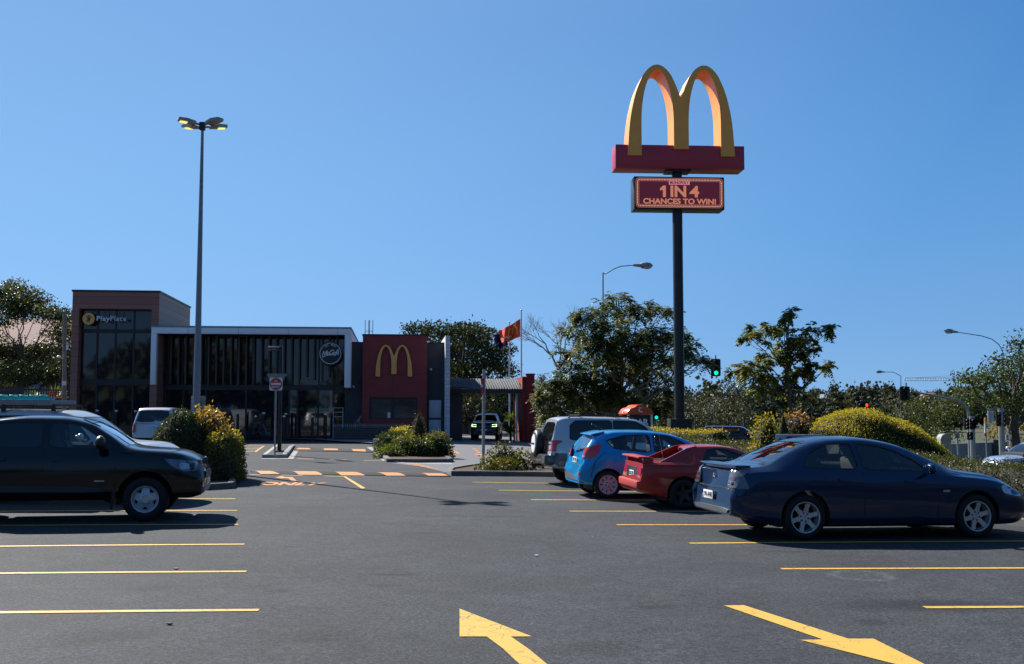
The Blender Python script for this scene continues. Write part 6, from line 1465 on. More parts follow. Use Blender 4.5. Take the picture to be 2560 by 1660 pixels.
# spiky plants
def spiky(name, label, px, py, Y, r, n, cols, up=.6, group=None):
    c = P(px, py, Y); c = Vector((c.x, c.y, max(c.z, zg(c.x, c.y) + .02))); t = thing(name, label, 'plant', (c.x, c.y, zg(c.x, c.y)), group=group)
    P0 = np.repeat(np.array([c]), n, 0) + rng.normal(size=(n, 3)) * .04; d = rvec(n); d[:, 2] = np.abs(d[:, 2]) * .9 + up * rng.random(n) - .25; A = norm(d) * r * (.7 + .5 * rng.random((n, 1))); Wv = norm(np.cross(A, np.array([[0, 0, 1.]]) + rvec(n) * .2)) * .035
    leaves_obj('leaves', P0, A, Wv, pal(cols, n), parent=t)
    s = MB(); z0 = zg(c.x, c.y); s.tube([(c.x, c.y, z0 - .05), tuple(c)], [.07, .05], 7); s.build('stem', M['bark'], t, 50, world=True)
    return t
spiky('strappy_plant', 'pale green strappy plant at the foot of the canopy post', 1277, 1083, 66, .75, 130, [(.18, .22, .06), (.14, .18, .05), (.25, .27, .09)])
spiky('strappy_plant', 'taller spiky plant above the strappy one beside the canopy post', 1276, 1052, 68, .6, 90, [(.14, .19, .06), (.09, .13, .04)], .5)
spiky('strappy_plant', 'light green spiky plant in front of the menu fence at the far left', 78, 992, 84, .7, 110, [(.18, .25, .04), (.12, .18, .04)], .5)
spiky('strappy_plant', 'spreading spiky plant left of the brown tower', 136, 990, 82, .95, 140, [(.14, .2, .04), (.2, .26, .06)], .4)

# ---- hills and the far wooded slopes
RID = [(900, 1012), (1200, 1006), (1290, 1000), (1400, 1008), (1600, 1015), (1850, 1030), (1930, 1028), (1990, 1012), (2040, 998), (2090, 1010), (2150, 1014), (2225, 996), (2285, 1012), (2350, 1004), (2450, 1010), (2800, 1000)]
def hz(x, y):
    if y < 300: return -1.0
    px = CX + F * x / max(y, 60); r = CAMH + (HZ - interp(px, RID)) / F * 700
    s = smooth(300, 720, y); return -1.0 + (r + 1.0) * s + 2.0 * math.sin(x * .016 + 1) * math.sin(y * .01) * s
grid_sheet('hills', list(np.arange(-120, 720, 14.0)), list(np.arange(290, 1010, 15.0)), lambda x, y: hz(x, y) - (.03 if y < 310 else 0) - (0 if y < 700 else (y - 700) * .09), pm('wooded slope floor', (.035, .04, .022), .95, var=.5, scale=.15))
grid_sheet('distant_range', list(np.arange(-300, 700, 25.0)), [1400, 1450, 1500, 1550], lambda x, y: {1400: -2, 1450: 30, 1500: 44, 1550: 20}[int(y)] * (math.exp(-((x - 30) / 110) ** 2) * (1 + .06 * math.sin(x * .05)) + .02), pm('haze-tinted far range', (.03, .045, .055), .95, var=.2, scale=.01))  # blue of distant haze put into the range's own colour
ARR = []
def far_tree(kind):
    o = thing('distant_tree', 'x', 'tree')
    if kind == 0: cs = [(0, 0, 5, 3.2, 2.3), (1.8, 0, 4.2, 2.2, 1.8), (-1.9, .4, 4.4, 2.2, 1.8), (.2, 0, 6.6, 1.8, 1.3)]
    elif kind == 1: cs = [(0, 0, 4.6, 3.6, 2.6), (2.4, .5, 3.8, 2.4, 1.9), (-2.2, 0, 3.6, 2.4, 2.0)]
    else: cs = [(0, 0, 7, 1.7, 2.0), (.8, 0, 5, 2.0, 1.6), (-1.0, 0, 5.4, 1.8, 1.5), (0, 0, 9, 1.1, 1.2)]
    arr = blob_leaves([np.array(c[:3]) for c in cs], [np.array([c[3], c[3], c[4]]) for c in cs], 6.5 if kind < 2 else 7, 1.15, FAR, cl=7, asp=.42); ARR.append(arr)
    leaves_obj('crown', *arr, parent=o, world=False, mat='leafmatt')
    m_ = MB(); m_.tube([(0, 0, -1), (0, 0, 3), (.2, 0, 6)], [.3, .22, .1], 6); [m_.tube([(0, 0, 2), (c[0], c[1], c[2])], [.14, .05], 5) for c in cs]; m_.build('trunk', M['bark'], o, 60)
    return o
bases = [far_tree(k) for k in range(3)]
used = [0, 0, 0]
def put_far(k, x, y, s, label, z=None, group='trees on the far skyline'):
    o = bases[k] if not used[k] else copy_tree(bases[k]); used[k] += 1
    o.location = (x, y, (hz(x, y) if z is None else z) - .3); o.scale = (s * random.uniform(.85, 1.2), s, s * random.uniform(.85, 1.1)); o.rotation_euler = (0, 0, random.uniform(0, 6.28)); o['label'] = label; o['group'] = group
    return o
random.seed(11); WD = []
def wood(k, x, y, s, z=None):
    a = random.uniform(0, 6.28); Mr = np.array([[math.cos(a), -math.sin(a), 0], [math.sin(a), math.cos(a), 0], [0, 0, 1]]) * s; T = np.array([x, y, (hz(x, y) if z is None else z) - .3]); b = ARR[k]
    WD.append((b[0] @ Mr.T + T, b[1] @ Mr.T, b[2] @ Mr.T, b[3] * random.uniform(.7, 1.3) * np.array([random.uniform(.85, 1.2), 1, random.uniform(.8, 1.2)])))
for row in range(13):
    Yr = 150 + row * 34 + row * row * .9; px = 1240 + row * 7
    while px < 2600:
        if not (1330 < px < 1640 and row < 4) and not any(abs(px - h0) < 20 and h1 - 160 < Yr < h1 + 8 for h0, h1 in ((2000, 560), (1925, 600), (1893, 470), (2140, 520), (2185, 690), (2330, 640), (2062, 500), (2012, 430))): wood(random.choice([0, 0, 1, 1, 2]), (px - CX) / F * Yr, Yr + random.uniform(-12, 12), random.choice([.45, .6, .7, .8, 1.05]) * random.uniform(.85, 1.1) * (.7 if row < 2 else 1))
        px += random.uniform(26, 46) * (260 / Yr) ** .6 * 1.1
for px in range(-60, 1300, 60):
    if 180 < px < 1060: continue
    Yr = 135 + (px % 7) * 4; wood(random.choice([0, 1]), (px - CX) / F * Yr, Yr, random.uniform(.7, 1.0), -.6)
wo_ = leaves_obj('far_woods', *[np.concatenate([q[i] for q in WD]) for i in range(4)], world=False, mat='leafmatt'); wo_['kind'] = 'stuff'; wo_['label'] = 'dark mixed trees covering the far hillside and the ground beyond the road'; wo_['category'] = 'woods'
for px, s, k, lab in [(2045, 1.0, 1, 'broad dark tree on the skyline right of the slender young tree'), (2110, .8, 0, 'small round tree on the skyline between two broad ones'), (2190, 1.1, 0, 'round-topped tree on the skyline left of the mast arm signal'), (1905, .8, 0, 'skyline tree just left of the slender tree trunk'), (2290, 1.0, 2, 'tall tufted tree on the skyline under the crane jib'), (2322, .95, 2, 'tufted skyline tree right of the one under the crane jib'), (2385, 1.15, 1, 'broad dark skyline tree left of the big right-hand tree'), (1990, .75, 0, 'low round skyline tree right of the slender tree trunk'), (1655, 1.0, 1, 'broad skyline tree behind the sign pole'), (2240, .8, 1, 'low broad skyline tree beneath the small street lamp')]:
    put_far(k, (px - CX) / F * 700, 700, s * 1.05, lab)
# ================================================================== poles, signs, small things
def Zm(x, y, s, ox, oy): return (ox + x / s, oy + y / s)
# floodlight pole
M['lampgrey'] = pm('lamp housing', (.34, .32, .32), .5, .3, var=.15)
lb = P(491, 1030, 32.3); lb.z = zg(lb.x, lb.y); ltop = P(506, 316, 32.3).z - lb.z
t = thing('floodlight_pole', 'very tall tapering grey pole carrying four floodlights', 'lamp post', tuple(lb))
mb = MB(); mb.tube([(0, 0, -.1), (0, 0, 2.9), (0, 0, ltop - .05)], [.125, .105, .042], 12); mb.lathe([(.001, .02), (.2, .02), (.2, 0), (.001, 0)], 16); mb.build('pole', pm('blue-grey pole paint', (.21, .235, .27), .5, .2, var=.15, scale=2), t)
mb = MB(); mb.box((0, -.02, ltop), (.16, .16, .24)); mb.build('hub', M['darksteel'], t, bevel=.01)
M['lit'] = pm('lamp lens', (.8, .75, .35), .3, var=.2, emit=(1.0, .85, .25), es=.55)  # weak emission painted in for the lens's bright yellow look
for i, (dx, dy, tl) in enumerate([(-1, -1, 0), (-1.05, .9, 0), (1.05, -1, 0), (1, .9, 0)]):
    ang = math.atan2(dy * .55, dx); Rz = Matrix.Rotation(ang, 4, 'Z') @ Matrix.Rotation(R(-7), 4, 'Y')
    T = Matrix.Translation((0, 0, ltop + (.04 if dy < 0 else -.02))) @ Rz
    mb = MB(); k = [T @ Vector(v) for v in [(.22, -.13, .05), (.50, -.19, .06), (.74, -.12, .05), (.74, .12, .05), (.50, .19, .06), (.22, .13, .05)]]
    n = len(k); vs = k + [v + Vector((0, 0, -.09)) for v in k]; mb.add(vs, [tuple(range(n)), tuple(range(n, 2 * n))[::-1]] + [(j, (j + 1) % n, n + (j + 1) % n, n + j) for j in range(n)])
    mb.bar(T @ Vector((0, 0, 0)), T @ Vector((.25, 0, 0)), .06, .06)
    ho = mb.build('floodlight', M['lampgrey'], t, 30, bevel=.008)
    if i != 2:
        m2 = MB(); q = [T @ Vector(v) for v in [(.46, -.13, -.05), (.68, -.10, -.055), (.68, .10, -.055), (.46, .13, -.05)]]; m2.add(q, [(0, 1, 2, 3)]); m2.build('lens', M['lit'], ho, 0)
mb = MB(); a, b = P(472, 990, 32.55), P(507, 1031, 32.55); mb.box((0, .16, (a.z + b.z) / 2 - lb.z), ((b.x - a.x), .012, (a.z - b.z))); mb.build('sign_plate', pm('back of grey-green sign', (.24, .29, .28), .5, .2, var=.08), t)

# pylon sign
PY = 50.0; pb = P(1699, 1030, PY); pb.z = zg(pb.x, PY); PR = R(3.5)
def PV(px, py, Y=PY): p = P(px, py, Y); return p - pb
Yb_, Ya_, Ys_ = PY - .575, PY - .69, PY - .5
t = thing('pylon_sign', 'tall black pole sign with golden arches on a red board and an electronic message panel', 'sign', tuple(pb), (0, 0, PR))
ztop = PV(1690, 380)[2]
mb = MB(); mb.tube([(0, 0, -.2), (0, 0, ztop)], .235, 20); mb.box((.12, -.2, ztop / 2), (.05, .05, ztop - .5)); mb.build('pole', M['darksteel'], t)
bz = PV(1690, 1047)[2]; mb = MB(); mb.box((-.02, 0, bz / 2 - .1), (.99, .85, bz + .2)); mb.build('base_box', M['black'], t, bevel=.02)
b0, b1 = PV(1534, 421, Yb_)[2], PV(1690, 363, Yb_)[2]; wl = 1535; wr = 1862
hw = (wr - wl) / F * PY / 2; cxs = ((wr + wl) / 2 - 1699) / F * PY + .05
M['crimson'] = pm('crimson sign board', (.44, .026, .045), .38, var=.06, scale=1)
D_ = 1.15
mb = MB(); mb.box((cxs, 0, (b0 + b1) / 2), (2 * hw, D_, b1 - b0)); mb.build('board', M['crimson'], t, bevel=.015)
mb = MB(); mb.box((0, 0, b0 - .05), (1.15, .8, .1))
for x in (-.45, -.3, .3, .45): mb.tube([(x, -.3, b0 - .12), (x, -.3, b0 - .2)], .04, 6)
mb.build('mounting_plate', M['darksteel'], t)
ah = PV(1690, 162, Ya_)[2] - PV(1690, 389, Ya_)[2]; aw = (1836 - 1564.5) / F * PY / 2; ac = ((1836 + 1564.5) / 2 - 1699) / F * PY + .06; az = PV(1690, 389, Ya_)[2]
arches('letter', aw, ah, D_ + .22, M['gold'], t, Matrix.Translation((ac, 0, az)) @ FR @ Matrix.Translation((0, 0, D_ / 2 + .11)))
# message panel
m0, m1 = PV(1690, 523, Ys_)[2], PV(1690, 442, Ys_)[2]; xl, xr_ = (1584 - 1699) / F * PY, (1812 - 1699) / F * PY
mb = MB(); mb.box(((xl + xr_) / 2 + .02, 0, (m0 + m1) / 2), (xr_ - xl, 1.0, m1 - m0)); mb.build('screen_housing', M['darksteel'], t, bevel=.01)
fx = FR @ Matrix.Identity(4); SC = Matrix.Translation(((xl + xr_) / 2 + .02, -.5, (m0 + m1) / 2)) @ FR
sw2, sh2 = (xr_ - xl) / 2 - .07, (m1 - m0) / 2 - .07
M['ledred'] = pm('led screen ground', (.03, .004, .008), .35, var=0, emit=(.30, .03, .07), es=.10)
M['ledtext'] = pm('led letters', (.1, .03, .02), .4, var=0, emit=(1, .36, .22), es=.26)
M['ledpink'] = pm('led pink', (.1, .03, .05), .4, var=0, emit=(1, .3, .42), es=.32)
M['ledbulb'] = pm('led dots', (.1, .05, .04), .4, var=0, emit=(1, .5, .4), es=.42)
def rrect(w2, h2, r, n=6):
    o = []
    for cx_, cy_, a0 in ((w2 - r, h2 - r, 0), (-w2 + r, h2 - r, 90), (-w2 + r, -h2 + r, 180), (w2 - r, -h2 + r, 270)):
        for i in range(n + 1): a = R(a0 + 90 * i / n); o.append((cx_ + r * math.cos(a), cy_ + r * math.sin(a)))
    return o
mb = MB(); mb.prism(rrect(sw2, sh2, .15), .0, .015, SC); scr = mb.build('screen', M['ledred'], t)
o_, i_ = rrect(sw2, sh2, .15), rrect(sw2 - .012, sh2 - .012, .14); n = len(o_)
def ring(name, w2, h2, r, th, mat, z0, z1, parent, Mx):
    a, b = rrect(w2, h2, r), rrect(w2 - th, h2 - th, max(.01, r - th)); n = len(a); mb = MB()
    vs = [Mx @ Vector((x, y, z1)) for x, y in a] + [Mx @ Vector((x, y, z1)) for x, y in b] + [Mx @ Vector((x, y, z0)) for x, y in a] + [Mx @ Vector((x, y, z0)) for x, y in b]
    for i in range(n): j = (i + 1) % n; mb.f += [(i, j, n + j, n + i), (i, j, 2 * n + j, 2 * n + i), (n + i, n + j, 3 * n + j, 3 * n + i)]; mb.m += [0] * 3
    mb.v = vs; return mb.build(name, mat, parent, 30)
ring('screen_border', sw2, sh2, .15, .018, M['ledtext'], .014, .022, scr, SC); ring('screen_border', sw2 - .13, sh2 - .13, .10, .016, M['ledtext'], .014, .022, scr, SC)
mb = MB(); per = rrect(sw2 - .075, sh2 - .075, .12, 5); pts = []
q = [Vector(p) for p in per] + [Vector(per[0])]; acc = 0; stp = .072
for a, b in zip(q, q[1:]):
    L = (b - a).length
    while acc < L: pts.append(a + (b - a) * (acc / max(L, 1e-6))); acc += stp
    acc -= L
for p in pts: mb.prism([(p.x - .02, p.y - .022), (p.x + .02, p.y - .022), (p.x + .02, p.y + .022), (p.x - .02, p.y + .022)], .015, .024, SC)
mb.build('screen_bulbs', M['ledbulb'], scr)
mcx = (xl + xr_) / 2 + .02; mcz = (m0 + m1) / 2
def zt(x, y): p = PV(1480 + x / 3.507, 120 + y / 3.507, Ys_); return (p[0] - mcx) * .97 - .045, p[2] - mcz
def ztxt(s, x0, y0, x1, y1, mat, **kw):
    a, zb0 = zt(x0, y1); b, za0 = zt(x1, y0); return lettering('screen_lettering', s, mat, scr, a, b, zb0, za0, SC, depth=.006, lift=.016, **kw)
q1 = [zt(x, y) for x, y in ((645, 1208), (645, 1308), (618, 1308), (618, 1245), (592, 1252), (592, 1232), (622, 1208))]; mb = MB(); mb.prism(q1, .016, .022, SC); mb.build('screen_lettering', M['ledtext'], scr); ztxt('IN', 688, 1208, 830, 1308, M['ledtext'], bold=.035); ztxt('4', 862, 1208, 948, 1308, M['ledtext'], bold=.035)
ztxt('CHANCES TO WIN!', 438, 1320, 1104, 1369, M['ledtext'], bold=.035)
a, zb0 = zt(672, 1200); b, za0 = zt(862, 1163); mb = MB(); mb.prism([(a, zb0), (b, zb0), (b, za0), (a, za0)], .016, .020, SC); mb.build('screen_label', M['ledpink'], scr)
ztxt('MONOPOLY', 682, 1169, 853, 1195, M['ledred'], bold=.03); bpy.context.view_layer.update()
for o in [x for x in scr.children if x.name.startswith('screen_lettering')][-1:]: o.location = (SC.to_3x3() @ Vector((0, 0, .008)))

# street lamps
def street_lamp(label, px, Y, base_z, pts, head, headlen, r=.07, droop=0, dark=False, group='street lamps along the road'):
    """pts: px positions from pole top along the arm; head: px end"""
    b = P(px, 1030, Y); t = thing('street_lamp', label, 'street lamp', (b.x, b.y, base_z), group=group)
    q = [P(x, y, Y) for x, y in pts]
    mb = MB(); mb.tube([(b.x, b.y, base_z - .1), (b.x, b.y, base_z + 1.2), tuple(q[0])], [r * 1.15, r, r * .6], 10)
    mb.build('pole', M['steel'], t, world=True)
    mb = MB(); mb.tube(q, [r * .5] * (len(q) - 1) + [r * .42], 8); mb.build('arm', M['steel'], t, world=True)
    e, h = q[-1], P(head[0], head[1], Y); d = (h - e).normalized(); L = (h - e).length; mb = MB(); s = L * .16
    prof = [(0, .35), (.18, .5), (.36, .62), (.45, 1.0), (.7, 1.1), (.88, .85), (1, .2)]
    qq = d.to_track_quat('Z', 'Y').to_matrix().to_4x4(); Mx = Matrix.Translation(e) @ qq @ Matrix.Diagonal((1, 1, 1, 1)); mb.lathe([(s * w2, L * z) for z, w2 in prof], 12, Mx)
    ho = mb.build('lamp_head', M['steel'], t, world=True)
    m2 = MB(); cc = e + d * L * .7 + Vector((0, 0, -s * .55)); m2.ico(cc, s * .95, 0, 2, (1.6, 1, .75)); m2.build('diffuser', M['whitepanel'] if False else pm('lamp bowl', (.5, .52, .53), .25, var=.1), ho, world=True) if False else m2.build('diffuser', M['clearlamp'], t, world=True)
    return t
street_lamp('street lamp behind the big leafy tree, its arm reaching right to the sign pole', 1508, 67, -.4, [(1507.5, 682), (1513, 685), (1535, 672), (1552, 665.5), (1583, 663)], (1632, 664), 1)
street_lamp('street lamp with a long curved arm reaching left above the tree at the right edge', 2508, 80, -1, [(2508, 915), (2507, 880), (2498, 862), (2480, 848), (2455, 840), (2395, 830.5)], (2360, 826), 1)
street_lamp('smaller street lamp above the golden mound, its arm reaching left', 2251, 117, -1, [(2252, 940), (2248, 938), (2235, 931), (2225, 930), (2212, 930)], (2190, 929), 1)
street_lamp('distant street lamp before the dark gum trees', 1783, 108, -1, [(1784, 1003), (1787, 1001), (1796, 998), (1806, 998)], (1823, 998), 1, .05)

# traffic lights
M['green_on'] = pm('lit green signal', (.0, .3, .15), .3, var=0, emit=(.0, 1, .45), es=1.0)
M['red_on'] = pm('lit red signal', (.3, .0, .0), .3, var=0, emit=(1, .06, .03), es=1.3)
M['lens_off'] = pm('dark signal lens', (.03, .02, .02), .2, var=0)
def signal(parent, px0, px1, py0, py1, Y, lit=None, lens=3, face=-1, cols=1, rim=False):
    a, b = P(px0, py0, Y), P(px1, py1, Y); w_, h_ = b.x - a.x, a.z - b.z; c = (a + b) / 2
    mb = MB(); Mx = Matrix.Translation(c) @ FR; mb.prism(rrect(w_ / 2, h_ / 2, w_ * .16), -.06, .0, Mx); o = mb.build('backing_board', M['black'], parent, world=True)
    if rim: ring('board_edge', w_ / 2 + .01, h_ / 2 + .01, w_ * .16, .05, M['steel'], -.01, .012, o, Matrix.Translation(Vector((0, 0, 0))) @ (MX[parent.name].inverted() @ Mx))
    rr = min(w_ / cols * .26, h_ / lens * .36)
    for cc in range(cols):
        for k in range(lens):
            x = (cc + .5) / cols * w_ - w_ / 2; z = h_ / 2 - h_ * (k + .5) / lens * .92 - h_ * .04
            m2 = MB(); T = Mx @ Matrix.Translation((x, z, 0)); m2.lathe([(rr * 1.15, 0), (rr * 1.15, .16), (rr * 1.08, .16), (rr * 1.08, 0)], 16, T)
            m2.build('hood', M['black'], parent, world=True)
            m3 = MB(); m3.lathe([(rr, .01), (rr * .7, .035), (.001, .045)], 14, T); m3.build('signal_lens', M[lit[1]] if lit and lit[0] == (cc, k) else M['lens_off'], parent, world=True)
def tpost(label, px, Y, top_py, base=-1.0, r=.06):
    b = P(px, 1030, Y); zt_ = P(px, top_py, Y).z; t = thing('traffic_light', label, 'traffic light', (b.x, b.y, base), group='traffic lights at the junction')
    mb = MB(); mb.tube([(b.x, b.y + .12, base - .1), (b.x, b.y + .12, zt_)], r, 10); mb.build('post', M['steel'], t, world=True); return t
t = tpost('overhead green traffic light on a mast arm right of the sign pole', 1612, 60, 915, -.3, .09)
mb = MB(); a = P(1612, 930, 60.1); b = P(1790, 907, 60.1); mb.tube([a, a.lerp(b, .5) + Vector((0, 0, .25)), b], [.08, .06, .045], 8); c = P(1789, 888, 60.1); mb.tube([P(1789, 935, 60.1), c], .04, 8); mb.build('mast_arm', M['steel'], t, world=True)
signal(t, 1777, 1802, 897, 940.5, 60, ((0, 2), 'green_on'))
t = tpost('green traffic light behind the telephone booth, the upper of the pair', 1614, 62, 985, -.3); signal(t, 1603, 1625, 985, 1024, 61.9, ((0, 2), 'green_on'))
t = tpost('green traffic light right of the telephone booth, the lower of the pair', 1640, 60, 1015, -.3); signal(t, 1628, 1653, 1017, 1050, 59.9, ((0, 2), 'green_on'))
t = tpost('red pedestrian traffic light peeping over the golden mound', 2157, 45, 1000, -1); signal(t, 2142, 2174, 1003, 1040, 44.9, ((1, 0), 'red_on'), 2, cols=2)
t = tpost('traffic light hanging on the long mast arm right of the golden mound', 2424, 62, 1060, -1, .1)
mb = MB(); q = [P(2424, 1062, 62.1), P(2421, 1030, 62.1), P(2412, 1012, 62.1), P(2395, 1001, 62.1), P(2340, 990, 62.1), P(2276, 978, 62.1)]; mb.tube(q, [.1, .1, .09, .08, .06, .05], 8); mb.tube([P(2265, 957, 62.1), P(2265, 995, 62.1)], .05, 8); mb.build('mast_arm', M['steel'], t, world=True)
signal(t, 2249, 2275, 966, 1001, 62, None)
t = tpost('pair of pedestrian signals on the grey post right of the golden mound', 2432, 55, 1040, -1, .13); signal(t, 2410, 2424, 1046, 1074, 54.9, None, 3); signal(t, 2425, 2438, 1046, 1074, 54.85, None, 3); signal(t, 2418, 2433, 1080, 1100, 54.8, None, 2)
t = tpost('traffic light on the thick post near the right edge', 2505, 58, 1020, -1, .16); signal(t, 2490, 2503, 1030, 1066, 57.8, None, 3); signal(t, 2507, 2515, 1030, 1066, 57.8, None, 3)
mb = MB(); mb.bar(P(2470, 1022, 58), P(2506, 1022, 58), .05); mb.build('bracket_arm', M['steel'], t, world=True)
mb = MB(); a, b = P(2469, 1027, 57.9), P(2484, 1053, 57.9); mb.box((a + b) / 2, (b.x - a.x, .02, a.z - b.z)); so = mb.build('street_sign', M['white'], t, world=True)
mb = MB()
for k in range(9): c = P(2476.5, 1030 + k * 2.6, 57.87); mb.box(c, ((b.x - a.x) * .7, .006, .022))
mb.build('sign_lines', M['steel'], so, world=False) if False else mb.build('sign_lines', M['steel'], t, world=True)

# kerbside signs
def post_sign(name, label, px, Y, top, base_z, r=.03, cat='sign', mat='steel'):
    b = P(px, 1030, Y); t = thing(name, label, cat, (b.x, b.y, base_z)); mb = MB(); mb.tube([(b.x, b.y, base_z - .05), tuple(P(px, top, Y))], r, 10); mb.lathe([(.001, .02), (r + .01, .02), (r + .01, 0)], 10, Matrix.Translation(P(px, top, Y))) ; mb.build('post', M[mat], t, world=True); return t
M['signred'] = pm('traffic sign red', (.45, .02, .03), .4, var=.05)
g = G(687, 1132); Yn = 39.0; g = P(688, 1030, Yn); gz = zg(g.x, Yn)
t = thing('no_entry_sign', 'NO ENTRY sign on a grey post on the small traffic island', 'sign', (g.x, g.y, gz + .12))
mb = MB(); b_ = P(686.5, 1131, Yn); tp_ = P(690.5, 934, Yn); mb.tube([(b_.x, Yn + .03, gz + .08), (tp_.x, Yn + .03, tp_.z)], .032, 10); mb.build('post', M['steel'], t, world=True)
c = P(689.8, 960, Yn); s2 = 16 / F * Yn; Mx = Matrix.Translation(c) @ FR
mb = MB(); mb.prism(rrect(s2, s2, s2 * .22), -.012, .0, Mx); so = mb.build('sign_board', M['white'], t, world=True)
mb = MB(); mb.lathe([(s2 * .95, .003), (.001, .003)], 36, Mx); so2 = mb.build('red_disc', M['signred'], so); so2.data.transform(MX[t.name].inverted())
mb = MB(); mb.prism([(-s2 * .78, -s2 * .14), (s2 * .78, -s2 * .14), (s2 * .78, s2 * .16), (-s2 * .78, s2 * .16)], .004, .007, Mx); q = mb.build('white_bar', M['white'], so); q.data.transform(MX[t.name].inverted())
Ml = MX[t.name].inverted() @ Mx
lettering('lettering', 'NO', M['white'], so, -s2 * .26, s2 * .26, s2 * .32, s2 * .58, Ml, bold=.02, depth=.002, lift=.004); lettering('lettering', 'ENTRY', M['white'], so, -s2 * .62, s2 * .62, -s2 * .62, -s2 * .32, Ml, bold=.02, depth=.002, lift=.004)
Mb = Matrix.Translation(P(691.5, 953, Yn + .07)) @ FR; w2 = 26.5 / F * Yn
mb = MB(); mb.prism(roundpoly([(-w2, w2 * .72), (w2, w2 * .72), (0, -w2 * .95)], 2, .05), -.01, 0, Mb); q = mb.build('give_way_back', pm('bare sign back', (.20, .22, .235), .45, .4, var=.1), so); q.data.transform(MX[t.name].inverted())
# lamp post by the island
b_ = P(700, 1030, 41.5); z0 = zg(b_.x, 41.5) + .12; t = thing('lamp_post', 'dark square lamp post with two small flat lamps behind the no entry sign', 'lamp post', (b_.x, 41.5, z0))
mb = MB(); mb.box((0, 0, (P(700, 866, 41.5).z - z0) / 2), (.13, .13, P(700, 866, 41.5).z - z0)); mb.box((0, 0, .03), (.3, .3, .06)); mb.build('post', M['darksteel'], t, bevel=.008)
for k, (x0, x1, y) in enumerate([(672, 700, 868), (669, 699, 875.5)]):
    mb = MB(); a, b = P(x0, y, 41.5), P(x1, y, 41.5); mb.box(((a.x + b.x) / 2 - b_.x, -.1 + k * .2, a.z - z0), (b.x - a.x, .16, .05)); ho = mb.build('lamp_head', M['steel'] if k == 0 else M['darksteel'], t, bevel=.01)
g = G(1208, 1166); Yp = g.y
t = thing('signpost', 'plain grey signpost carrying a red drive-through sign seen edge-on', 'sign', tuple(gp(g.x, g.y, .08)), )
mb = MB(); tp_ = P(1210.5, 923, Yp); mb.tube([(g.x, g.y, g.z + .0), tuple(tp_)], .052, 12); mb.build('post', pm('pale grey post', (.27, .29, .31), .5, .4, var=.1), t, world=True)
a, b = P(1205.5, 946, Yp), P(1205.5, 984, Yp); mb = MB(); mb.box(((a.x + b.x) / 2, Yp - .05, (a.z + b.z) / 2), (.07, .45, a.z - b.z), rz=R(78) * 0); so = mb.build('sign_board', M['signred'], t, world=True)
mb = MB(); mb.box((a.x - .0, Yp - .29, (a.z + b.z) / 2), (.05, .02, .10)); mb.build('sign_mark', M['white'], t, world=True)
t = post_sign('bus_stop_sign', 'tall narrow yellow, white and red sign blade before the grey wall', 2463.5, 60, 1044, -1, .04)
for y0, y1, mt in ((1045, 1058, 'gold'), (1058, 1083, 'white'), (1083, 1090, 'signred')):
    mb = MB(); a, b = P(2460.5, y0, 59.9), P(2466, y1, 59.9); mb.box((a + b) / 2, (b.x - a.x, .04, a.z - b.z - .004)); mb.build('sign_panel', M[mt], t, world=True)
t = post_sign('parking_sign', 'small white rectangular sign on a thin post right of the thick traffic light post', 2519, 60, 1085, -1, .025)
mb = MB(); a, b = P(2514, 1086, 59.9), P(2524, 1102, 59.9); mb.box((a + b) / 2, (b.x - a.x, .02, a.z - b.z)); mb.build('sign_panel', M['white'], t, world=True)
mb = MB(); c = P(2519, 1091, 59.87); mb.box(c, (.05, .01, .14)); mb.box(P(2519, 1098, 59.87), (.12, .01, .05)); mb.build('sign_symbol', M['black'], t, world=True)
t = post_sign('square_sign', 'small drab square sign seen from behind between the mound and the grey wall', 2393, 55, 1083, -1, .05)
mb = MB(); a, b = P(2387, 1084, 54.9), P(2399, 1096, 54.9); mb.box((a + b) / 2, (b.x - a.x, .02, a.z - b.z)); mb.build('sign_panel', pm('olive sign back', (.16, .17, .12), .6), t, world=True)
# grey wall
a, b = P(2375, 1030, 64), P(2545, 1030, 70); t = thing('boundary_wall', 'plain grey rendered wall beyond the road on the right', 'wall', (a.x, a.y, -1)); mb = MB(); zt_ = P(2450, 1107, 66).z
for i in range(5):
    p, q = a.lerp(b, i / 5), a.lerp(b, (i + 1) / 5); mb.bar((p.x, p.y, (zt_ - 1.2) / 2), (q.x - .02, q.y, (zt_ - 1.2) / 2), .15, zt_ + 1.2)
mb.build('wall', pm('grey render wall', (.23, .235, .24), .85, var=.12), t, world=True)
mb = MB(); q = a.lerp(b, .62) + Vector((0, -.3, 0)); mb.box((q.x, q.y, (zt_ - 1) / 2), (.55, .3, zt_ + 1.3)); mb.build('wall_pier', M['charwall'], t, world=True)
# telephone booth
bY = 50; b0_ = P(1590, 1030, bY); bz0 = zg(b0_.x, bY); t = thing('telephone_booth', 'telephone booth with an orange domed roof and a black panel reading BAR', 'telephone booth', (b0_.x, bY, bz0), (0, 0, R(14)))
M['boothorange'] = pm('orange booth plastic', (.62, .075, .02), .35, var=.08)
H_ = P(1590, 1036, bY).z - bz0; W2 = .60; D2 = .55
mb = MB()
for x in (-W2 + .04, W2 - .04):
    for y in (-D2 + .04, D2 - .04): mb.box((x, y, H_ / 2), (.09, .09, H_))
mb.build('frame', M['white'], t, bevel=.01)
mb = MB(); mb.box((0, -D2 + .02, H_ / 2), (2 * W2 - .2, .03, H_ - .05)); pn = mb.build('advert_panel', M['black'], t)
lettering('lettering', 'BAR', M['whitepanel'], pn, -.36, .40, H_ - .47, H_ - .20, Matrix.Translation((0, -D2, 0)) @ FR, bold=.03, depth=.004, lift=.006)
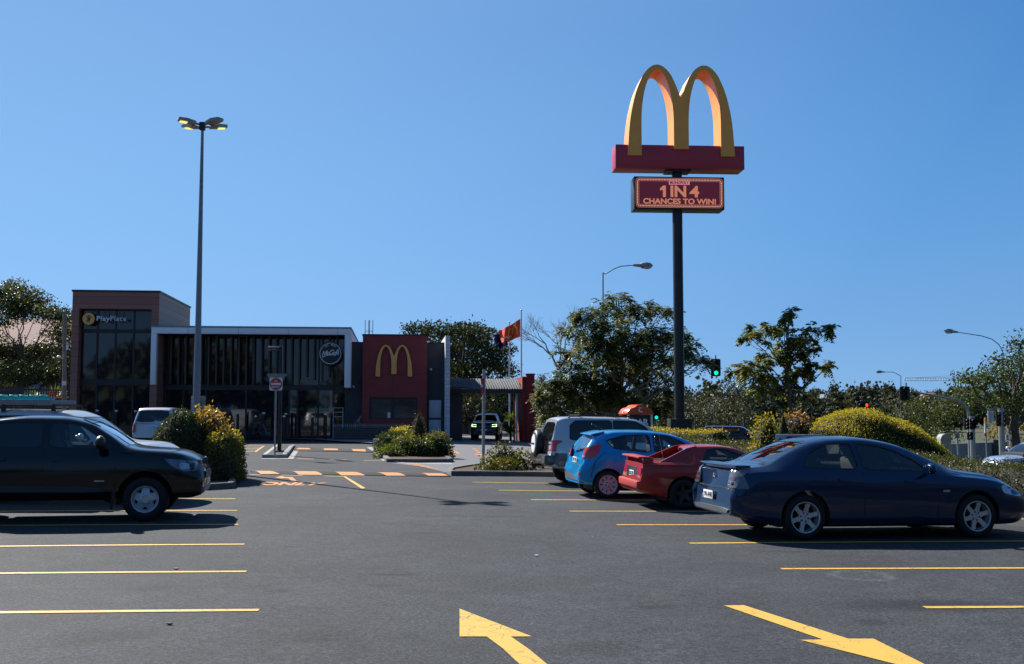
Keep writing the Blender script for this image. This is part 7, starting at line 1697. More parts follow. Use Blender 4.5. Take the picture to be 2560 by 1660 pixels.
mb = MB(); mb.box((-W2 + .02, 0, H_ * .5), (.03, 2 * D2 - .2, H_ * .45)); mb.box((-W2 + .015, 0, H_ - .3), (.02, 2 * D2 - .3, .34)); mb.build('side_panel', M['charwall'], t)
mb = MB(); pr = [(-W2 - .05, 0), (-W2 - .05, .05), (-W2 + .03, .17), (-W2 + .12, .27), (-W2 * .45, .33), (-.16, .42), (0, .45), (.16, .42), (W2 * .45, .33), (W2 - .12, .27), (W2 - .03, .17), (W2 + .05, .05), (W2 + .05, 0)]
mb.prism(pr, -D2 - .04, D2 + .04, Matrix.Translation((0, 0, H_)) @ CXZ); mb.build('roof', M['boothorange'], t, 40, bevel=.012)
lg = MB(); TT = Matrix.Translation((0, -D2 - .04, H_)) @ FR; lg.prism([(-.10, .31), (.08, .31), (.08, .275), (-.10, .275)], .002, .01, TT)
pts = [(-.12, .24), (-.10, .16), (-.04, .11), (.05, .09), (.10, .11), (.06, .16), (.03, .14), (-.02, .16), (-.03, .22)]; lg.prism(pts, .002, .01, TT); lg.build('logo', M['whitepanel'], t)
lg = MB(); TL = Matrix(((0, 0, -1, -W2 - .02), (-1, 0, 0, 0), (0, 1, 0, H_ + .05), (0, 0, 0, 1))); lg.prism([(-.1, .0), (.06, .0), (.09, .10), (-.04, .08)], .01, .03, TL); lg.build('logo', M['whitepanel'], t)
# crane
cY = 900; t = thing('tower_crane', 'thin white lattice crane jib on the far skyline', 'crane', tuple(P(2400, 1010, cY)))
mb = MB(); n = 22
for i in range(n):
    a, b = P(2259 + i * 6.4, 951.5, cY), P(2259 + (i + 1) * 6.4, 951.5, cY); c = P(2262 + i * 6.4, 945 + (0 if i < 12 else -.0), cY)
    mb.bar(a, b, .45); mb.bar(a, c, .25); mb.bar(c, b, .25)
mb.bar(P(2262, 945, cY), P(2390, 945, cY), .4); mb.build('jib', M['white'], t, world=True)
mb = MB(); mb.bar(P(2400, 1010, cY), P(2400, 938, cY), .9); mb.bar(P(2262, 946, cY), P(2400, 938, cY), .2); mb.build('mast', M['white'], t, world=True)
# utility pole and wires at left
uY = 74; ub_ = P(162, 1030, uY); uz = -.0; t = thing('utility_pole', 'grey timber utility pole with crossarms beside the brown tower', 'utility pole', (ub_.x, uY, uz))
mb = MB(); mb.tube([(ub_.x, uY, uz - .1), tuple(P(162, 780, uY))], [.17, .12], 10); mb.build('pole', M['palebark'], t, world=True)
mb = MB(); mb.bar(P(150, 781, uY) + Vector((0, -.8, 0)), P(176, 784, uY) + Vector((0, .8, 0)), .1); mb.build('crossarm', M['palebark'], t, world=True); mb = MB(); mb.bar(P(153, 859, uY - .2), P(178, 861, uY - .2), .09); mb.build('crossarm', M['palebark'], t, world=True)
mb = MB(); mb.box(P(168, 868, uY - .3), (.12, .12, .35)); mb.ico(P(147, 892, uY - .5), .12, sub=2, sc=(1.4, 1, .7)); mb.bar(P(147, 893, uY - .5), P(160, 897, uY), .04); mb.box(P(160, 958, uY - .2), (.28, .06, .28)); mb.build('fittings', M['white'], t, world=True)
mb = MB()
for (x0, y0), (x1, y1) in [((-200, 925), (152, 898)), ((-200, 880), (153, 860))]:
    a, b = P(x0, y0, uY - 4), P(x1, y1, uY); mb.tube([a.lerp(b, i / 8) + Vector((0, 0, -.25 * math.sin(math.pi * i / 8))) for i in range(9)], .014, 5)
mb.build('wire', M['black'], t, world=True)
# menu fence, signs at left
fz = P(0, 978, 80).z; t = thing('slatted_fence', 'dark slatted fence with yellow rails at the far left behind the parked cars', 'fence', (P(-40, 1030, 80).x, 80, 0))
mb = MB(); x0, x1 = P(-80, 1030, 80).x, P(170, 1030, 80).x; mb.bar((x0, 80, P(0, 970, 80).z), (x1, 80, P(0, 976, 80).z), .1, .12)
n = 40
for i in range(n): x = x0 + (x1 - x0) * i / n; mb.box((x, 80, P(0, 975, 80).z / 2), (.07, .05, P(0, 975, 80).z))
mb.build('slats', M['charwall'], t, world=True)
mb = MB(); mb.bar(P(75, 994, 79.9), P(172, 993, 79.9), .03, .12); mb.bar(P(-40, 995, 79.9), P(8, 995, 79.9), .03, .12); mb.bar(P(140, 1018, 79.9), P(172, 1018, 79.9), .03, .1); mb.build('rails', M['gold'], t, world=True)
for (x0, x1, y0, y1), lab in (((35, 61, 996, 1012), 'small red arches sign on the fence behind the teal roof boards'), ((118, 141, 979, 996), 'small red arches sign on the fence just left of the tower')):
    a, b = P(x0, y0, 79.5), P(x1, y1, 79.5); t = thing('fence_sign', lab, 'sign', ((a.x + b.x) / 2, 79.5, 0)); zc = (a.z + b.z) / 2
    mb = MB(); mb.box((0, 0, zc), (b.x - a.x, .06, a.z - b.z)); mb.box((0, .1, zc / 2), (.08, .05, zc)); mb.build('sign_board', M['signred'], t)
    arches('letter', (b.x - a.x) * .33, (a.z - b.z) * .72, .03, M['gold'], t, Matrix.Translation((0, 0, zc - (a.z - b.z) * .36)) @ FR @ Matrix.Translation((0, 0, .07)))
# houses
M['tile'] = cladding('terracotta roof tiles', (.27, .11, .085), .3, False, .04, .2, .8)
M['greyroof'] = pm('pale metal roof', (.42, .44, .46), .5, .2, var=.15)
M['housewall'] = pm('pale house wall', (.38, .36, .33), .8, var=.1)
M['brickred'] = blockmat('dark red brick wall', (.13, .055, .04), .24, .086, .01)
def house(label, c, w_, d_, h_, rh, wall, roof, rz=0, hip=True, name='house'):
    t = thing(name, label, 'house', tuple(c), (0, 0, rz)); mb = MB(); mb.box((0, 0, h_ / 2 - .5), (w_, d_, h_ + 1)); mb.build('wall', M[wall], t)
    e = .5; hw, hd = w_ / 2 + e, d_ / 2 + e; r = hw - hd * .9 if hip else hw; r = max(r, .2)
    mb = MB(); mb.add([(-hw, -hd, h_), (hw, -hd, h_), (hw, hd, h_), (-hw, hd, h_), (-r, 0, h_ + rh), (r, 0, h_ + rh), (-hw, -hd, h_ - .2), (hw, -hd, h_ - .2), (hw, hd, h_ - .2), (-hw, hd, h_ - .2)], [(0, 1, 5, 4), (1, 2, 5), (2, 3, 4, 5), (3, 0, 4), (6, 9, 8, 7), (0, 6, 7, 1), (1, 7, 8, 2), (2, 8, 9, 3), (3, 9, 6, 0)]); mb.build('roof', M[roof], t, 0)
    for x in (-w_ * .28, w_ * .22): mb = MB(); mb.box((x, -d_ / 2 - .02, h_ * .55), (w_ * .16, .05, h_ * .4)); mb.build('window', M['facade'], t)
    return t
house('brick house with a big terracotta roof behind the tree at the left edge', (P(62, 1030, 118).x, 120, 0), 15, 10, P(0, 868, 115).z, 3.6, 'brickred', 'tile', R(-8))
for i, (px, Yh, w_, roof, wall, lab) in enumerate([(2000, 560, 11, 'greyroof', 'housewall', 'pale roofed house between the slender tree trunk and the hill'), (1925, 600, 12, 'tile', 'housewall', 'red roofed house left of the slender tree trunk'), (1893, 470, 12, 'greyroof', 'housewall', 'white roofed house low beside the slender tree'),
        (2120, 520, 20, 'greyroof', 'housewall', 'long pale roofed house behind the red pedestrian light'), (2185, 690, 11, 'greyroof', 'housewall', 'small white roofed house high on the hill left of the mast arm'), (2330, 640, 14, 'tile', 'housewall', 'red roofed house beneath the mast arm'), (2405, 420, 16, 'greyroof', 'housewall', 'blue-grey roofed house behind the right-hand trees'), (2062, 500, 10, 'greyroof', 'housewall', 'grey roofed house right of the cone shrub'), (2012, 430, 11, 'greyroof', 'housewall', 'low pale house just above the red-tipped bush')]):
    x = (px - CX) / F * Yh; house(lab, (x, Yh, hz(x, Yh) + (1.2 if Yh > 200 else .3)), w_, 7, 3.2, 2.0, wall, roof, R(random.uniform(-20, 20)))
# flags
def flagpole(px, top, Y, label):
    b = P(px, 1030, Y); t = thing('flagpole', label, 'flagpole', (b.x, b.y, zg(b.x, b.y))); mb = MB(); mb.tube([(0, 0, -.1), (0, 0, P(px, top, Y).z - t.location.z)], [.075, .045], 10); mb.ico((0, 0, P(px, top, Y).z - t.location.z + .03), .09, sub=2, sc=(1, 1, .5)); mb.build('pole', M['white'], t); return t
flagpole(1303.5, 776, 76, 'white flagpole flying the orange-red flag'); flagpole(1273.5, 806, 79, 'white flagpole flying the dark blue flag')
def flag(label, corners, Y, mat, nx=22, ny=12, amp=.12, fold=0):
    tl, tr, br_, bl = [P(x, y, Y) for x, y in corners]; mb = MB(); t = thing('flag', label, 'flag', tuple(tr)); 
    for j in range(ny + 1):
        for i in range(nx + 1):
            u, v = i / nx, j / ny; p = (tl.lerp(tr, u)).lerp(bl.lerp(br_, u), v); w_ = (1 - u)
            p = p + Vector((0, amp * (1.5 * w_ + .2) * math.sin(u * 11 + v * 2.5 + fold) * 2.2, amp * .5 * w_ * math.sin(u * 8 + fold))); mb.v.append(tuple(p))
    uv = []
    for j in range(ny):
        for i in range(nx): a = j * (nx + 1) + i; mb.f.append((a, a + 1, a + nx + 2, a + nx + 1)); mb.m.append(0)
    o = mb.build('cloth', mat, t, 180, world=True, fix=False)
    return t, o, (tl, tr, br_, bl), lambda u, v: mb.v[int(round(v * ny)) * (nx + 1) + int(round(u * nx))]
M['flagred'] = pm('orange-red flag cloth', (.85, .085, .03), .8, var=.08); M['flagblue'] = pm('navy flag cloth', (.012, .02, .09), .8, var=.1)
def flagmark(t, fn, pts, mat, wd, name='flag_mark'):
    mb = MB(); q = [Vector(fn(u, v)) + Vector((0, -.03, 0)) for u, v in pts]; mb.tube(q, wd, 5); mb.build(name, mat, t, world=True)
t, o, cr_, fn = flag('orange-red flag with a yellow arch emblem and white script streaming left from its pole', [(1246, 830), (1301, 797), (1301, 842), (1255, 858)], 76, M['flagred'], fold=.4)
flagmark(t, fn, [(.40, .85), (.42, .5), (.5, .2), (.58, .3), (.6, .6), (.64, .3), (.72, .15), (.8, .45), (.82, .85)], M['gold'], .06); flagmark(t, fn, [(.18, .75), (.3, .7), (.38, .8), (.46, .7), (.55, .78)], M['white'], .035)
t, o, cr_, fn = flag('dark blue flag with a small corner cross and pale stars hanging behind the red one', [(1224, 838), (1271, 826), (1268, 862), (1243, 872)], 79, M['flagblue'], amp=.2, fold=2)
flagmark(t, fn, [(.55, .1), (.95, .5)], M['white'], .03); flagmark(t, fn, [(.55, .5), (.95, .1)], M['white'], .03); flagmark(t, fn, [(.75, .05), (.75, .5)], M['signred'], .035)
for u, v in ((.2, .25), (.3, .6), (.15, .75), (.7, .8)):
    q = Vector(fn(u, v)) + Vector((0, -.04, 0)); mb = MB(); mb.ico(q, .05, sub=1); mb.build('flag_star', M['white'], t, world=True)
# bollards
capx = [(658, 960, 0), (905, 963, 0), (1155, 967, 0), (1368, 974, 0), (1352, 998, 1), (1625, 1000, 1), (1752, 977, 0)]
bl = [Zm(x, y, 3.857, 360, 780) + (f,) for x, y, f in capx] + [Zm(x, y, 3.858, 0, 660) + (0,) for x, y in [(747, 1400), (938, 1405), (1122, 1407), (1308, 1410)]]
names_b = ['left of the no entry sign, below the second glass panel', 'two along to the left of the no entry sign', 'nearest on the left to the no entry sign', 'just right of the no entry post, the rear one', 'just right of the no entry post, the front one', 'before the glass door', 'right of the glass door', 'at the left pier of the brown tower', 'second from the left before the brown tower', 'third from the left before the brown tower', 'fourth from the left before the brown tower']
proto = None
for i, (px, py, f) in enumerate(bl):
    Y = 58.2 if f else 60.3
    b = P(px, 1030, Y); z = zg(b.x, Y) + .07; h_ = P(px, py, Y).z - z
    if proto is None:
        proto = thing('bollard', 'x', 'bollard', (b.x, Y, z), group='black bollards before the restaurant'); mb = MB(); mb.tube([(0, 0, -.05), (0, 0, h_ - .12)], .075, 12); mb.build('post', M['black'], proto)
        mb = MB(); mb.tube([(0, 0, h_ - .10), (0, 0, h_)], .085, 12); mb.build('cap', M['white'], proto); hp_ = h_; o = proto
    else:
        o = copy_tree(proto); o.location = (b.x, Y, z); o.scale = (1, 1, h_ / hp_)
    o['label'] = 'black white-capped bollard ' + names_b[i]
# bicycle
bY = 59.3; w1, w2_ = P(614.5, 1030, bY), P(668.5, 1030, bY); zc = zg(w1.x, bY) + .075; r_ = .33
t = thing('bicycle', 'dark bicycle with a sloping frame parked left of the no entry sign', 'bicycle', (w1.x, bY, zc)); wb2 = w2_.x - w1.x
for x in (0, wb2):
    wo = bpy.data.objects.new('wheel', None); COL.objects.link(wo); wo.parent = t; wo.location = (x, 0, r_)
    mb = MB(); mb.tube([(r_ * math.cos(a), 0, r_ * math.sin(a)) for a in np.linspace(0, 2 * math.pi, 29)], .022, 6, cap=False); mb.build('tyre', M['rubber'], wo)
    mb = MB()
    for a in np.linspace(0, math.pi, 8)[:-1]: mb.tube([(-r_ * math.cos(a), 0, -r_ * math.sin(a)), (r_ * math.cos(a), 0, r_ * math.sin(a))], .003, 4)
    mb.build('spokes', M['steel'], wo)
bb = Vector((wb2 * .43, 0, .29)); st_ = Vector((wb2 * .33, 0, .78)); hd_ = Vector((wb2 * .80, 0, .88)); hd2 = Vector((wb2 * .84, 0, .70))
mb = MB(); mb.tube([bb, hd2], .035, 8); mb.tube([bb, st_], .02, 8); mb.tube([st_ + Vector((.03, 0, -.2)), hd2 + Vector((0, 0, .08))], .022, 8); mb.tube([Vector((0, 0, r_)), bb], .014, 6); mb.tube([Vector((0, 0, r_)), st_ + Vector((.03, 0, -.15))], .012, 6); mb.build('frame', pm('dark violet frame', (.05, .05, .08), .35, .3), t)
mb = MB(); mb.tube([hd_, hd2, Vector((wb2, 0, r_))], .02, 6); mb.build('fork', M['steel'], t)
mb = MB(); mb.tube([hd_ + Vector((-.12, -.28, .06)), hd_, hd_ + Vector((-.12, .28, .06))], .014, 6); mb.build('handlebar', M['black'], t)
mb = MB(); mb.box(st_ + Vector((-.02, 0, .1)), (.26, .13, .05)); mb.tube([st_, st_ + Vector((0, 0, .1))], .014, 6); mb.build('saddle', M['black'], t, bevel=.015)
mb = MB(); mb.box((-.1, 0, .72), (.42, .14, .02)); mb.bar((0, 0, r_), (-.1, 0, .72), .01); mb.build('rack', M['black'], t)
# outdoor tables, white rack, seated person
def Pr(px, v, z=0): u = BU(px, 1060, v)[0]; p = R0 + UU * u + VV * v; return Vector((p.x, p.y, zg(p.x, p.y) + .07 + z))
for i, (px, lab) in enumerate([(913, 'dark cafe table beside the seated person'), (985, 'dark cafe table under the red wall window')]):
    c = Pr(px, -1.9); t = thing('cafe_table', lab, 'table', tuple(c), (0, 0, PHI), group='cafe tables before the red wall'); mb = MB(); mb.box((0, 0, .74), (.8, .7, .04)); mb.build('table_top', M['black'], t, bevel=.01); mb = MB(); mb.tube([(0, 0, 0), (0, 0, .72)], .035, 8); mb.box((0, 0, .015), (.45, .45, .03)); mb.build('leg', M['steel'], t)
for i, (px, lab) in enumerate([(886, 'dark cafe chair with the seated person on it'), (955, 'empty dark cafe chair left of the second table'), (1012, 'empty dark cafe chair at the right of the second table')]):
    c = Pr(px, -1.9); t = thing('cafe_chair', lab, 'chair', tuple(c), (0, 0, PHI + (0 if i < 2 else math.pi)), group='cafe chairs before the red wall'); mb = MB(); mb.box((0, 0, .44), (.42, .42, .04)); mb.build('seat', M['black'], t); mb = MB(); mb.box((-.2, 0, .68), (.03, .4, .34)); mb.build('backrest', M['black'], t)
    for x in (-.18, .18):
        for y in (-.18, .18): mb = MB(); mb.tube([(x, y, 0), (x, y, .43)], .014, 6); mb.build('leg', M['steel'], t)
c = Pr(845, -.5); t = thing('metal_rack', 'pale tubular rack standing behind the low brick wall', 'rack', tuple(c), (0, 0, PHI)); mb = MB()
for x in (-.27, .27): mb.tube([(x, 0, 0), (x, 0, 1.75)], .016, 6)
for z in (.75, 1.25, 1.5, 1.75): mb.tube([(-.27, 0, z), (.27, 0, z)], .014, 6)
mb.build('frame', M['white'], t)
def person(c, rz):
    """seated, leaning forward with forearms on the table and the head bent"""
    t = thing('person', 'person in a grey-brown top sitting hunched at the outdoor table', 'person', tuple(c), (0, 0, rz))
    J = [((0, 0, .52), .15), ((.04, 0, .70), .15), ((.14, 0, .90), .15), ((.22, 0, 1.05), .12), ((.27, 0, 1.13), .055), ((.31, 0, 1.20), .055)]
    E = [(0, 1), (1, 2), (2, 3), (3, 4), (4, 5)]
    for s in (-1, 1):
        k = len(J); J += [((.20, s * .17, 1.00), .065), ((.34, s * .22, .80), .05), ((.52, s * .10, .82), .038), ((.58, s * .07, .84), .03)]; E += [(3, k), (k, k + 1), (k + 1, k + 2), (k + 2, k + 3)]
        for f_ in range(4): J.append(((.66, s * (.04 + .022 * f_), .84 - .01 * f_), .009)); E.append((k + 3, len(J) - 1))
        J.append(((.61, s * .02, .87), .01)); E.append((k + 3, len(J) - 1))
        k = len(J); J += [((.05, s * .10, .50), .095), ((.42, s * .13, .52), .07), ((.40, s * .13, .12), .045), ((.42, s * .13, .05), .045), ((.55, s * .14, .03), .035)]; E += [(0, k), (k, k + 1), (k + 1, k + 2), (k + 2, k + 3), (k + 3, k + 4)]
    def skin(name, J, E, root, mat):
        me = bpy.data.meshes.new(name); me.from_pydata([j[0] for j in J], E, []); o = bpy.data.objects.new(name, me); COL.objects.link(o)
        m = o.modifiers.new('s', 'SKIN'); sv_ = me.skin_vertices[0].data
        for i, j in enumerate(J): sv_[i].radius = (j[1], j[1]); sv_[i].use_root = i == root
        m2 = o.modifiers.new('d', 'SUBSURF'); m2.levels = 2; m2.render_levels = 2; bpy.context.view_layer.update()
        m3 = bpy.data.meshes.new_from_object(o.evaluated_get(bpy.context.evaluated_depsgraph_get())); bpy.data.objects.remove(o); m3.materials.clear(); m3.materials.append(mat); m3.polygons.foreach_set('use_smooth', [True] * len(m3.polygons))
        q = bpy.data.objects.new(name, m3); COL.objects.link(q); q.parent = t; return q
    # head joined to the body mesh as one surface
    J += [((.35, 0, 1.27), .095), ((.36, 0, 1.36), .085)]; E += [(5, len(J) - 2), (len(J) - 2, len(J) - 1)]
    skin('body', J, E, 0, pm('skin', (.30, .17, .11), .55))
    skin('top', [((-.0, 0, .50), .17), ((.04, 0, .70), .17), ((.14, 0, .90), .17), ((.21, 0, 1.04), .135), ((.20, .17, 1.0), .08), ((.34, .22, .80), .065), ((.46, .15, .81), .05), ((.20, -.17, 1.0), .08), ((.34, -.22, .80), .065), ((.46, -.15, .81), .05)], [(0, 1), (1, 2), (2, 3), (3, 4), (4, 5), (5, 6), (3, 7), (7, 8), (8, 9)], 0, pm('grey-brown cloth', (.16, .12, .10), .9))
    for s in (-1, 1): skin('trouser_leg', [((.02, s * .10, .50), .11), ((.42, s * .13, .52), .085), ((.40, s * .13, .12), .06)], [(0, 1), (1, 2)], 0, pm('dark trousers', (.03, .03, .04), .9))
    mb = MB(); mb.ico((.335, 0, 1.36), .105, 0, 2, (1, .95, .9)); mb.build('hair', pm('dark hair', (.02, .015, .012), .7), t)
person(Pr(886, -1.9), PHI)

# ---- remaining vehicles
ute = dict(L=5.35, W=1.88, axles=(1.32, 4.42), r=.378, tw=.25, rim=.222, wstyle='steel', paint=P_['black'], arch=.49, arch_z=.41, rimmat=M['steelrim'],
    top=[(0, 1.06), (.1, 1.09), (1.48, 1.10), (1.60, 1.12), (1.72, 1.68), (1.9, 1.73), (2.5, 1.785), (3.0, 1.775), (3.45, 1.68), (3.8, 1.48), (4.12, 1.27), (4.3, 1.235), (4.8, 1.195), (5.15, 1.13), (5.29, 1.08), (5.35, 1.03)],
    belt=[(0, 1.0), (1.6, 1.08), (2.6, 1.13), (3.9, 1.12), (4.3, 1.10), (4.9, 1.03), (5.2, .92), (5.35, .80)], bot=[(0, .55), (.3, .50), (1, .45), (4, .40), (4.9, .38), (5.2, .38), (5.35, .42)],
    half=[(0, .86), (.1, .90), (.5, .925), (1.3, .94), (4.5, .94), (4.9, .93), (5.12, .915), (5.24, .88), (5.31, .84), (5.35, .77)], roofw=[(0, .86), (1.5, .86), (1.75, .66), (2.5, .64), (3.4, .64), (4.0, .76), (4.3, .83), (5.0, .80), (5.35, .60)],
    crown=[(0, .01), (1.5, .02), (1.8, .05), (3.0, .06), (4.2, .05), (5.35, .05)], tail=[(.3, .02), (1, .0)], nose=[(.35, .10), (.5, .0), (.75, .0), (.95, .06), (1.1, .12)], nose_len=.5, shoulder=.05,
    cabin=(1.76, 4.05), floor=.6,
    side_win=[roundpoly([(2.84, 1.25), (3.82, 1.23), (3.62, 1.42), (3.36, 1.60), (3.15, 1.66), (2.84, 1.68)], 2, .1), roundpoly([(1.98, 1.27), (2.72, 1.255), (2.72, 1.685), (2.05, 1.675), (1.96, 1.6)], 2, .1)],
    front_win=(roundpoly([(-.70, 1.28), (.70, 1.28), (.58, 1.66), (-.58, 1.66)], 2, .1), 3.0), rear_win=(roundpoly([(-.56, 1.25), (.56, 1.25), (.52, 1.6), (-.52, 1.6)], 2, .1), 1.9), rear_cut=True,
    seams=[[(2.78, .45), (2.78, 1.2)], [(3.92, .5), (3.93, 1.1)], [(1.92, .8), (1.92, 1.2)], [(1.62, .5), (1.62, 1.05)], [(3.95, 1.17), (4.6, 1.12), (5.1, 1.03)]], handles=[(2.10, 1.05), (2.98, 1.04)], hpaint=True, mirror=(3.70, 1.34), mirror_s=1.4, mpaint=False, tint_from=1, seats=(2.3, 3.0), seat_h=.2, dash=3.75, dash_z=1.18,
    side_bits=[('side_moulding', roundpoly([(1.75, .53), (3.78, .50), (3.70, .60), (1.75, .64)], 1), 'charwall', .02, .03), ('headlight', roundpoly([(4.70, 1.06), (5.0, 1.03), (5.24, .99), (5.25, .85), (5.05, .84), (4.86, .92)], 1, .12), 'darklamp', .006, .012), ('headlight_bowl', roundpoly([(4.96, .99), (5.12, .97), (5.13, .87), (4.98, .88)], 2), 'clearlamp', .010, .01),
               ('fender_badge', [(3.60, .68), (3.76, .685), (3.76, .70), (3.60, .70)], 'alloy', .004, .004), ('arch_flare', [(4.42 + .50 * math.cos(a), .40 + .50 * math.sin(a)) for a in np.linspace(.1, math.pi - .25, 16)] + [(4.42 + .455 * math.cos(a), .40 + .455 * math.sin(a)) for a in np.linspace(math.pi - .25, .1, 16)], P_['black'], .012, .02)],
    end_bits=[('grille', roundpoly([(-.56, .93), (.56, .93), (.58, 1.02), (-.58, 1.02)], 1), 1, 'chrome', .03, .03, False), ('grille', roundpoly([(-.50, .66), (.50, .66), (.56, .86), (-.56, .86)], 1), 1, 'chrome', .025, .03, False), ('grille_mesh', roundpoly([(-.46, .68), (.46, .68), (.50, .83), (-.50, .83)], 1), 1, 'black', .035, .03, False), ('skid_plate', [(-.5, .44), (.5, .44), (.6, .52), (-.6, .52)], 1, 'steel', .02, .02, False), ('number_plate', [(-.18, .56), (.18, .56), (.18, .66), (-.18, .66)], 1, 'plate', .04, .02, False)])
M['darklamp'] = pm('dark headlamp glass', (.16, .17, .19), .06, .6, coat=1, var=.4, scale=10)
H5 = R(11)
loc, pi_, ro = place(363, 1303, ute, H5, .985, near='front')
ut, ubv = car(ute, 'black dual-cab utility with silver steel wheels at the left edge', loc, H5, pi_, .985, 'vehicles parked on the left', cat='utility', roll=ro)
mb = MB(); mb.prism([(3.86, .22), (3.90, .22), (3.97, .62), (3.90, .62)], -.93, -.70, CXZ); mb.prism([(3.86, .22), (3.90, .22), (3.97, .62), (3.90, .62)], .70, .93, CXZ); mb.build('mud_flap', M['black'], ut)
mb = MB(); mb.tube([(3.62, -.60, 1.60), (3.35, -.62, 1.72)], .012, 6); mb.build('aerial', M['black'], ut)

wagon = dict(suv); wagon.update(L=4.95, W=1.88, axles=(1.0, 3.85), paint=P_['silver'], tint_from=1, r=.38,
    top=[(0, 1.76), (.3, 1.84), (1.2, 1.86), (2.6, 1.84), (2.95, 1.74), (3.3, 1.50), (3.62, 1.27), (3.8, 1.235), (4.4, 1.19), (4.75, 1.10), (4.9, .98), (4.95, .9)], belt=[(0, 1.14), (3.5, 1.12), (4.4, 1.02), (4.95, .8)], bot=[(0, .5), (4.5, .42), (4.95, .5)],
    half=[(0, .80), (.06, .88), (.3, .93), (4.2, .94), (4.7, .86), (4.88, .72), (4.95, .55)], roofw=[(0, .66), (2.8, .66), (3.5, .78), (4.4, .78), (4.95, .45)], crown=[(0, .05), (2.9, .06), (3.8, .07), (4.95, .08)], cabin=(.5, 3.55),
    side_win=[roundpoly([(2.25, 1.24), (3.35, 1.22), (3.0, 1.58), (2.8, 1.70), (2.25, 1.72)], 2, .1), roundpoly([(.5, 1.25), (2.15, 1.24), (2.15, 1.72), (.7, 1.72)], 2, .1)], front_win=(roundpoly([(-.70, 1.27), (.70, 1.27), (.58, 1.70), (-.58, 1.70)], 2, .1), 2.9),
    seams=[[(2.2, .5), (2.2, 1.2)]], mirror=(3.2, 1.3), seats=(1.9, 2.7), dash=3.4, side_bits=[('headlight', roundpoly([(4.5, .95), (4.8, .9), (4.82, 1.0), (4.55, 1.07)], 1), 'clearlamp', .006, .01)], end_bits=[], handles=[(1.4, 1.08), (2.4, 1.07)])
wf = G(440, 1290); wx_ = P(452, 1030, 21.8).x; Lc_ = 4.95; wloc = Vector((wx_ - Lc_, 21.3 + .9, 0)); wloc.z = zg(wx_ - 2.5, 22)
wg, wbv = car(wagon, 'white-silver four-wheel drive with a loaded roof rack hidden behind the black utility', tuple(wloc), R(0), 0, 1.0, 'vehicles parked on the left')
for x in (.6, 1.5, 2.5): mb = MB(); mb.bar((x, -.68, 1.93), (x, .68, 1.93), .05, .04); mb.box((x, -.66, 1.87), (.08, .05, .12)); mb.box((x, .66, 1.87), (.08, .05, .12)); mb.build('roof_bar', M['black'], wg)
mb = MB()
for y in (-.66, .66): mb.box((1.35, y, 1.99), (2.1, .04, .10))
for k in range(7): mb.box((1.35, -.55 + k * .18, 1.965), (2.05, .08, .03))
for x in (.31, 2.39): mb.box((x, 0, 1.99), (.04, 1.34, .10))
rk_ = mb.build('roof_rack', M['steel'], wg)
M['teal'] = pm('teal plastic', (.02, .42, .44), .4, var=.15)
Mw = Matrix.Translation(wloc); td = thing('recovery_board', 'teal perforated recovery boards stacked on the roof rack behind the black utility', 'recovery board', tuple(wloc + Vector((1.45, -.35, 2.05))))
mb = MB(); mb.prism(roundpoly([(-.85, -.16), (.85, -.16), (.95, 0), (.85, .16), (-.85, .16), (-.95, 0)], 1), 0, .05); mb.build('board', M['teal'], td)
mb = MB()
for k in range(8): mb.box((-.7 + k * .2, 0, .065), (.09, .22, .05))
mb.build('cleats', M['teal'], td, bevel=.008)

cu_ = dict(L=5.2, W=1.85, axles=(1.2, 4.3), r=.37, tw=.24, rim=.21, wstyle='five', paint=P_['silver'], arch=.43,
    top=[(0, 1.70), (.05, 1.74), (.3, 1.80), (1.5, 1.82), (2.8, 1.80), (3.2, 1.68), (3.6, 1.42), (3.95, 1.22), (4.6, 1.15), (5.1, 1.0), (5.2, .9)], belt=[(0, 1.14), (3.9, 1.1), (5.2, .85)], bot=[(0, .5), (5.2, .45)],
    half=[(0, .82), (.05, .88), (.3, .92), (4.6, .92), (5.05, .8), (5.2, .55)], roofw=[(0, .66), (.3, .69), (3, .66), (4, .76), (5.2, .45)], crown=[(0, .04), (3, .06), (5.2, .07)], tail=[(.3, .0), (1.12, .0), (1.2, .03), (1.74, .22)], tail_len=.7, nose=[(.3, .05), (1.1, .1)],
    side_win=[[(.5, 1.22), (1.5, 1.22), (1.5, 1.68), (.6, 1.66)], [(1.75, 1.22), (2.6, 1.22), (2.6, 1.68), (1.75, 1.68)], [(2.7, 1.22), (3.6, 1.2), (3.1, 1.6), (2.7, 1.66)]], glassmat='gloss_dark', rear_win=(roundpoly([(-.72, 1.19), (.72, 1.19), (.60, 1.70), (-.60, 1.70)], 2, .08), .5), rear_cut=False,
    seams=[], handles=[], mirror=(3.4, 1.3), side_bits=[], end_bits=[('tail_light', [(.76, .72), (.90, .72), (.90, 1.10), (.78, 1.10)], -1, 'redlamp', .01, .02, True), ('tailgate_seam', [(-.74, 1.13), (.74, 1.13), (.74, 1.12), (-.74, 1.12)], -1, 'matblack', .003, 0, False), ('tailgate_handle', [(-.14, .99), (.14, .99), (.14, 1.04), (-.14, 1.04)], -1, 'chrome', .02, .02, False)])
M['gloss_dark'] = pm('dark tinted glass', (.01, .011, .013), .03, var=.1, spec=.7)
cY_ = 47.0; c0 = P(384, 1030, cY_); hd = R(97)
car(cu_, 'silver utility with a canopy seen from behind before the glass front', (c0.x, cY_, zg(c0.x, cY_)), hd, 0, 1.0, 'vehicles parked on the left', cat='utility')
c0 = P(428, 1030, 54); c2_ = dict(cu_); c2_.update(paint=P_['grey'])
car(c2_, 'grey car roof showing between the silver canopy and the floodlight pole', (c0.x, 54, zg(c0.x, 54)), R(97), 0, .95, 'vehicles parked on the left')
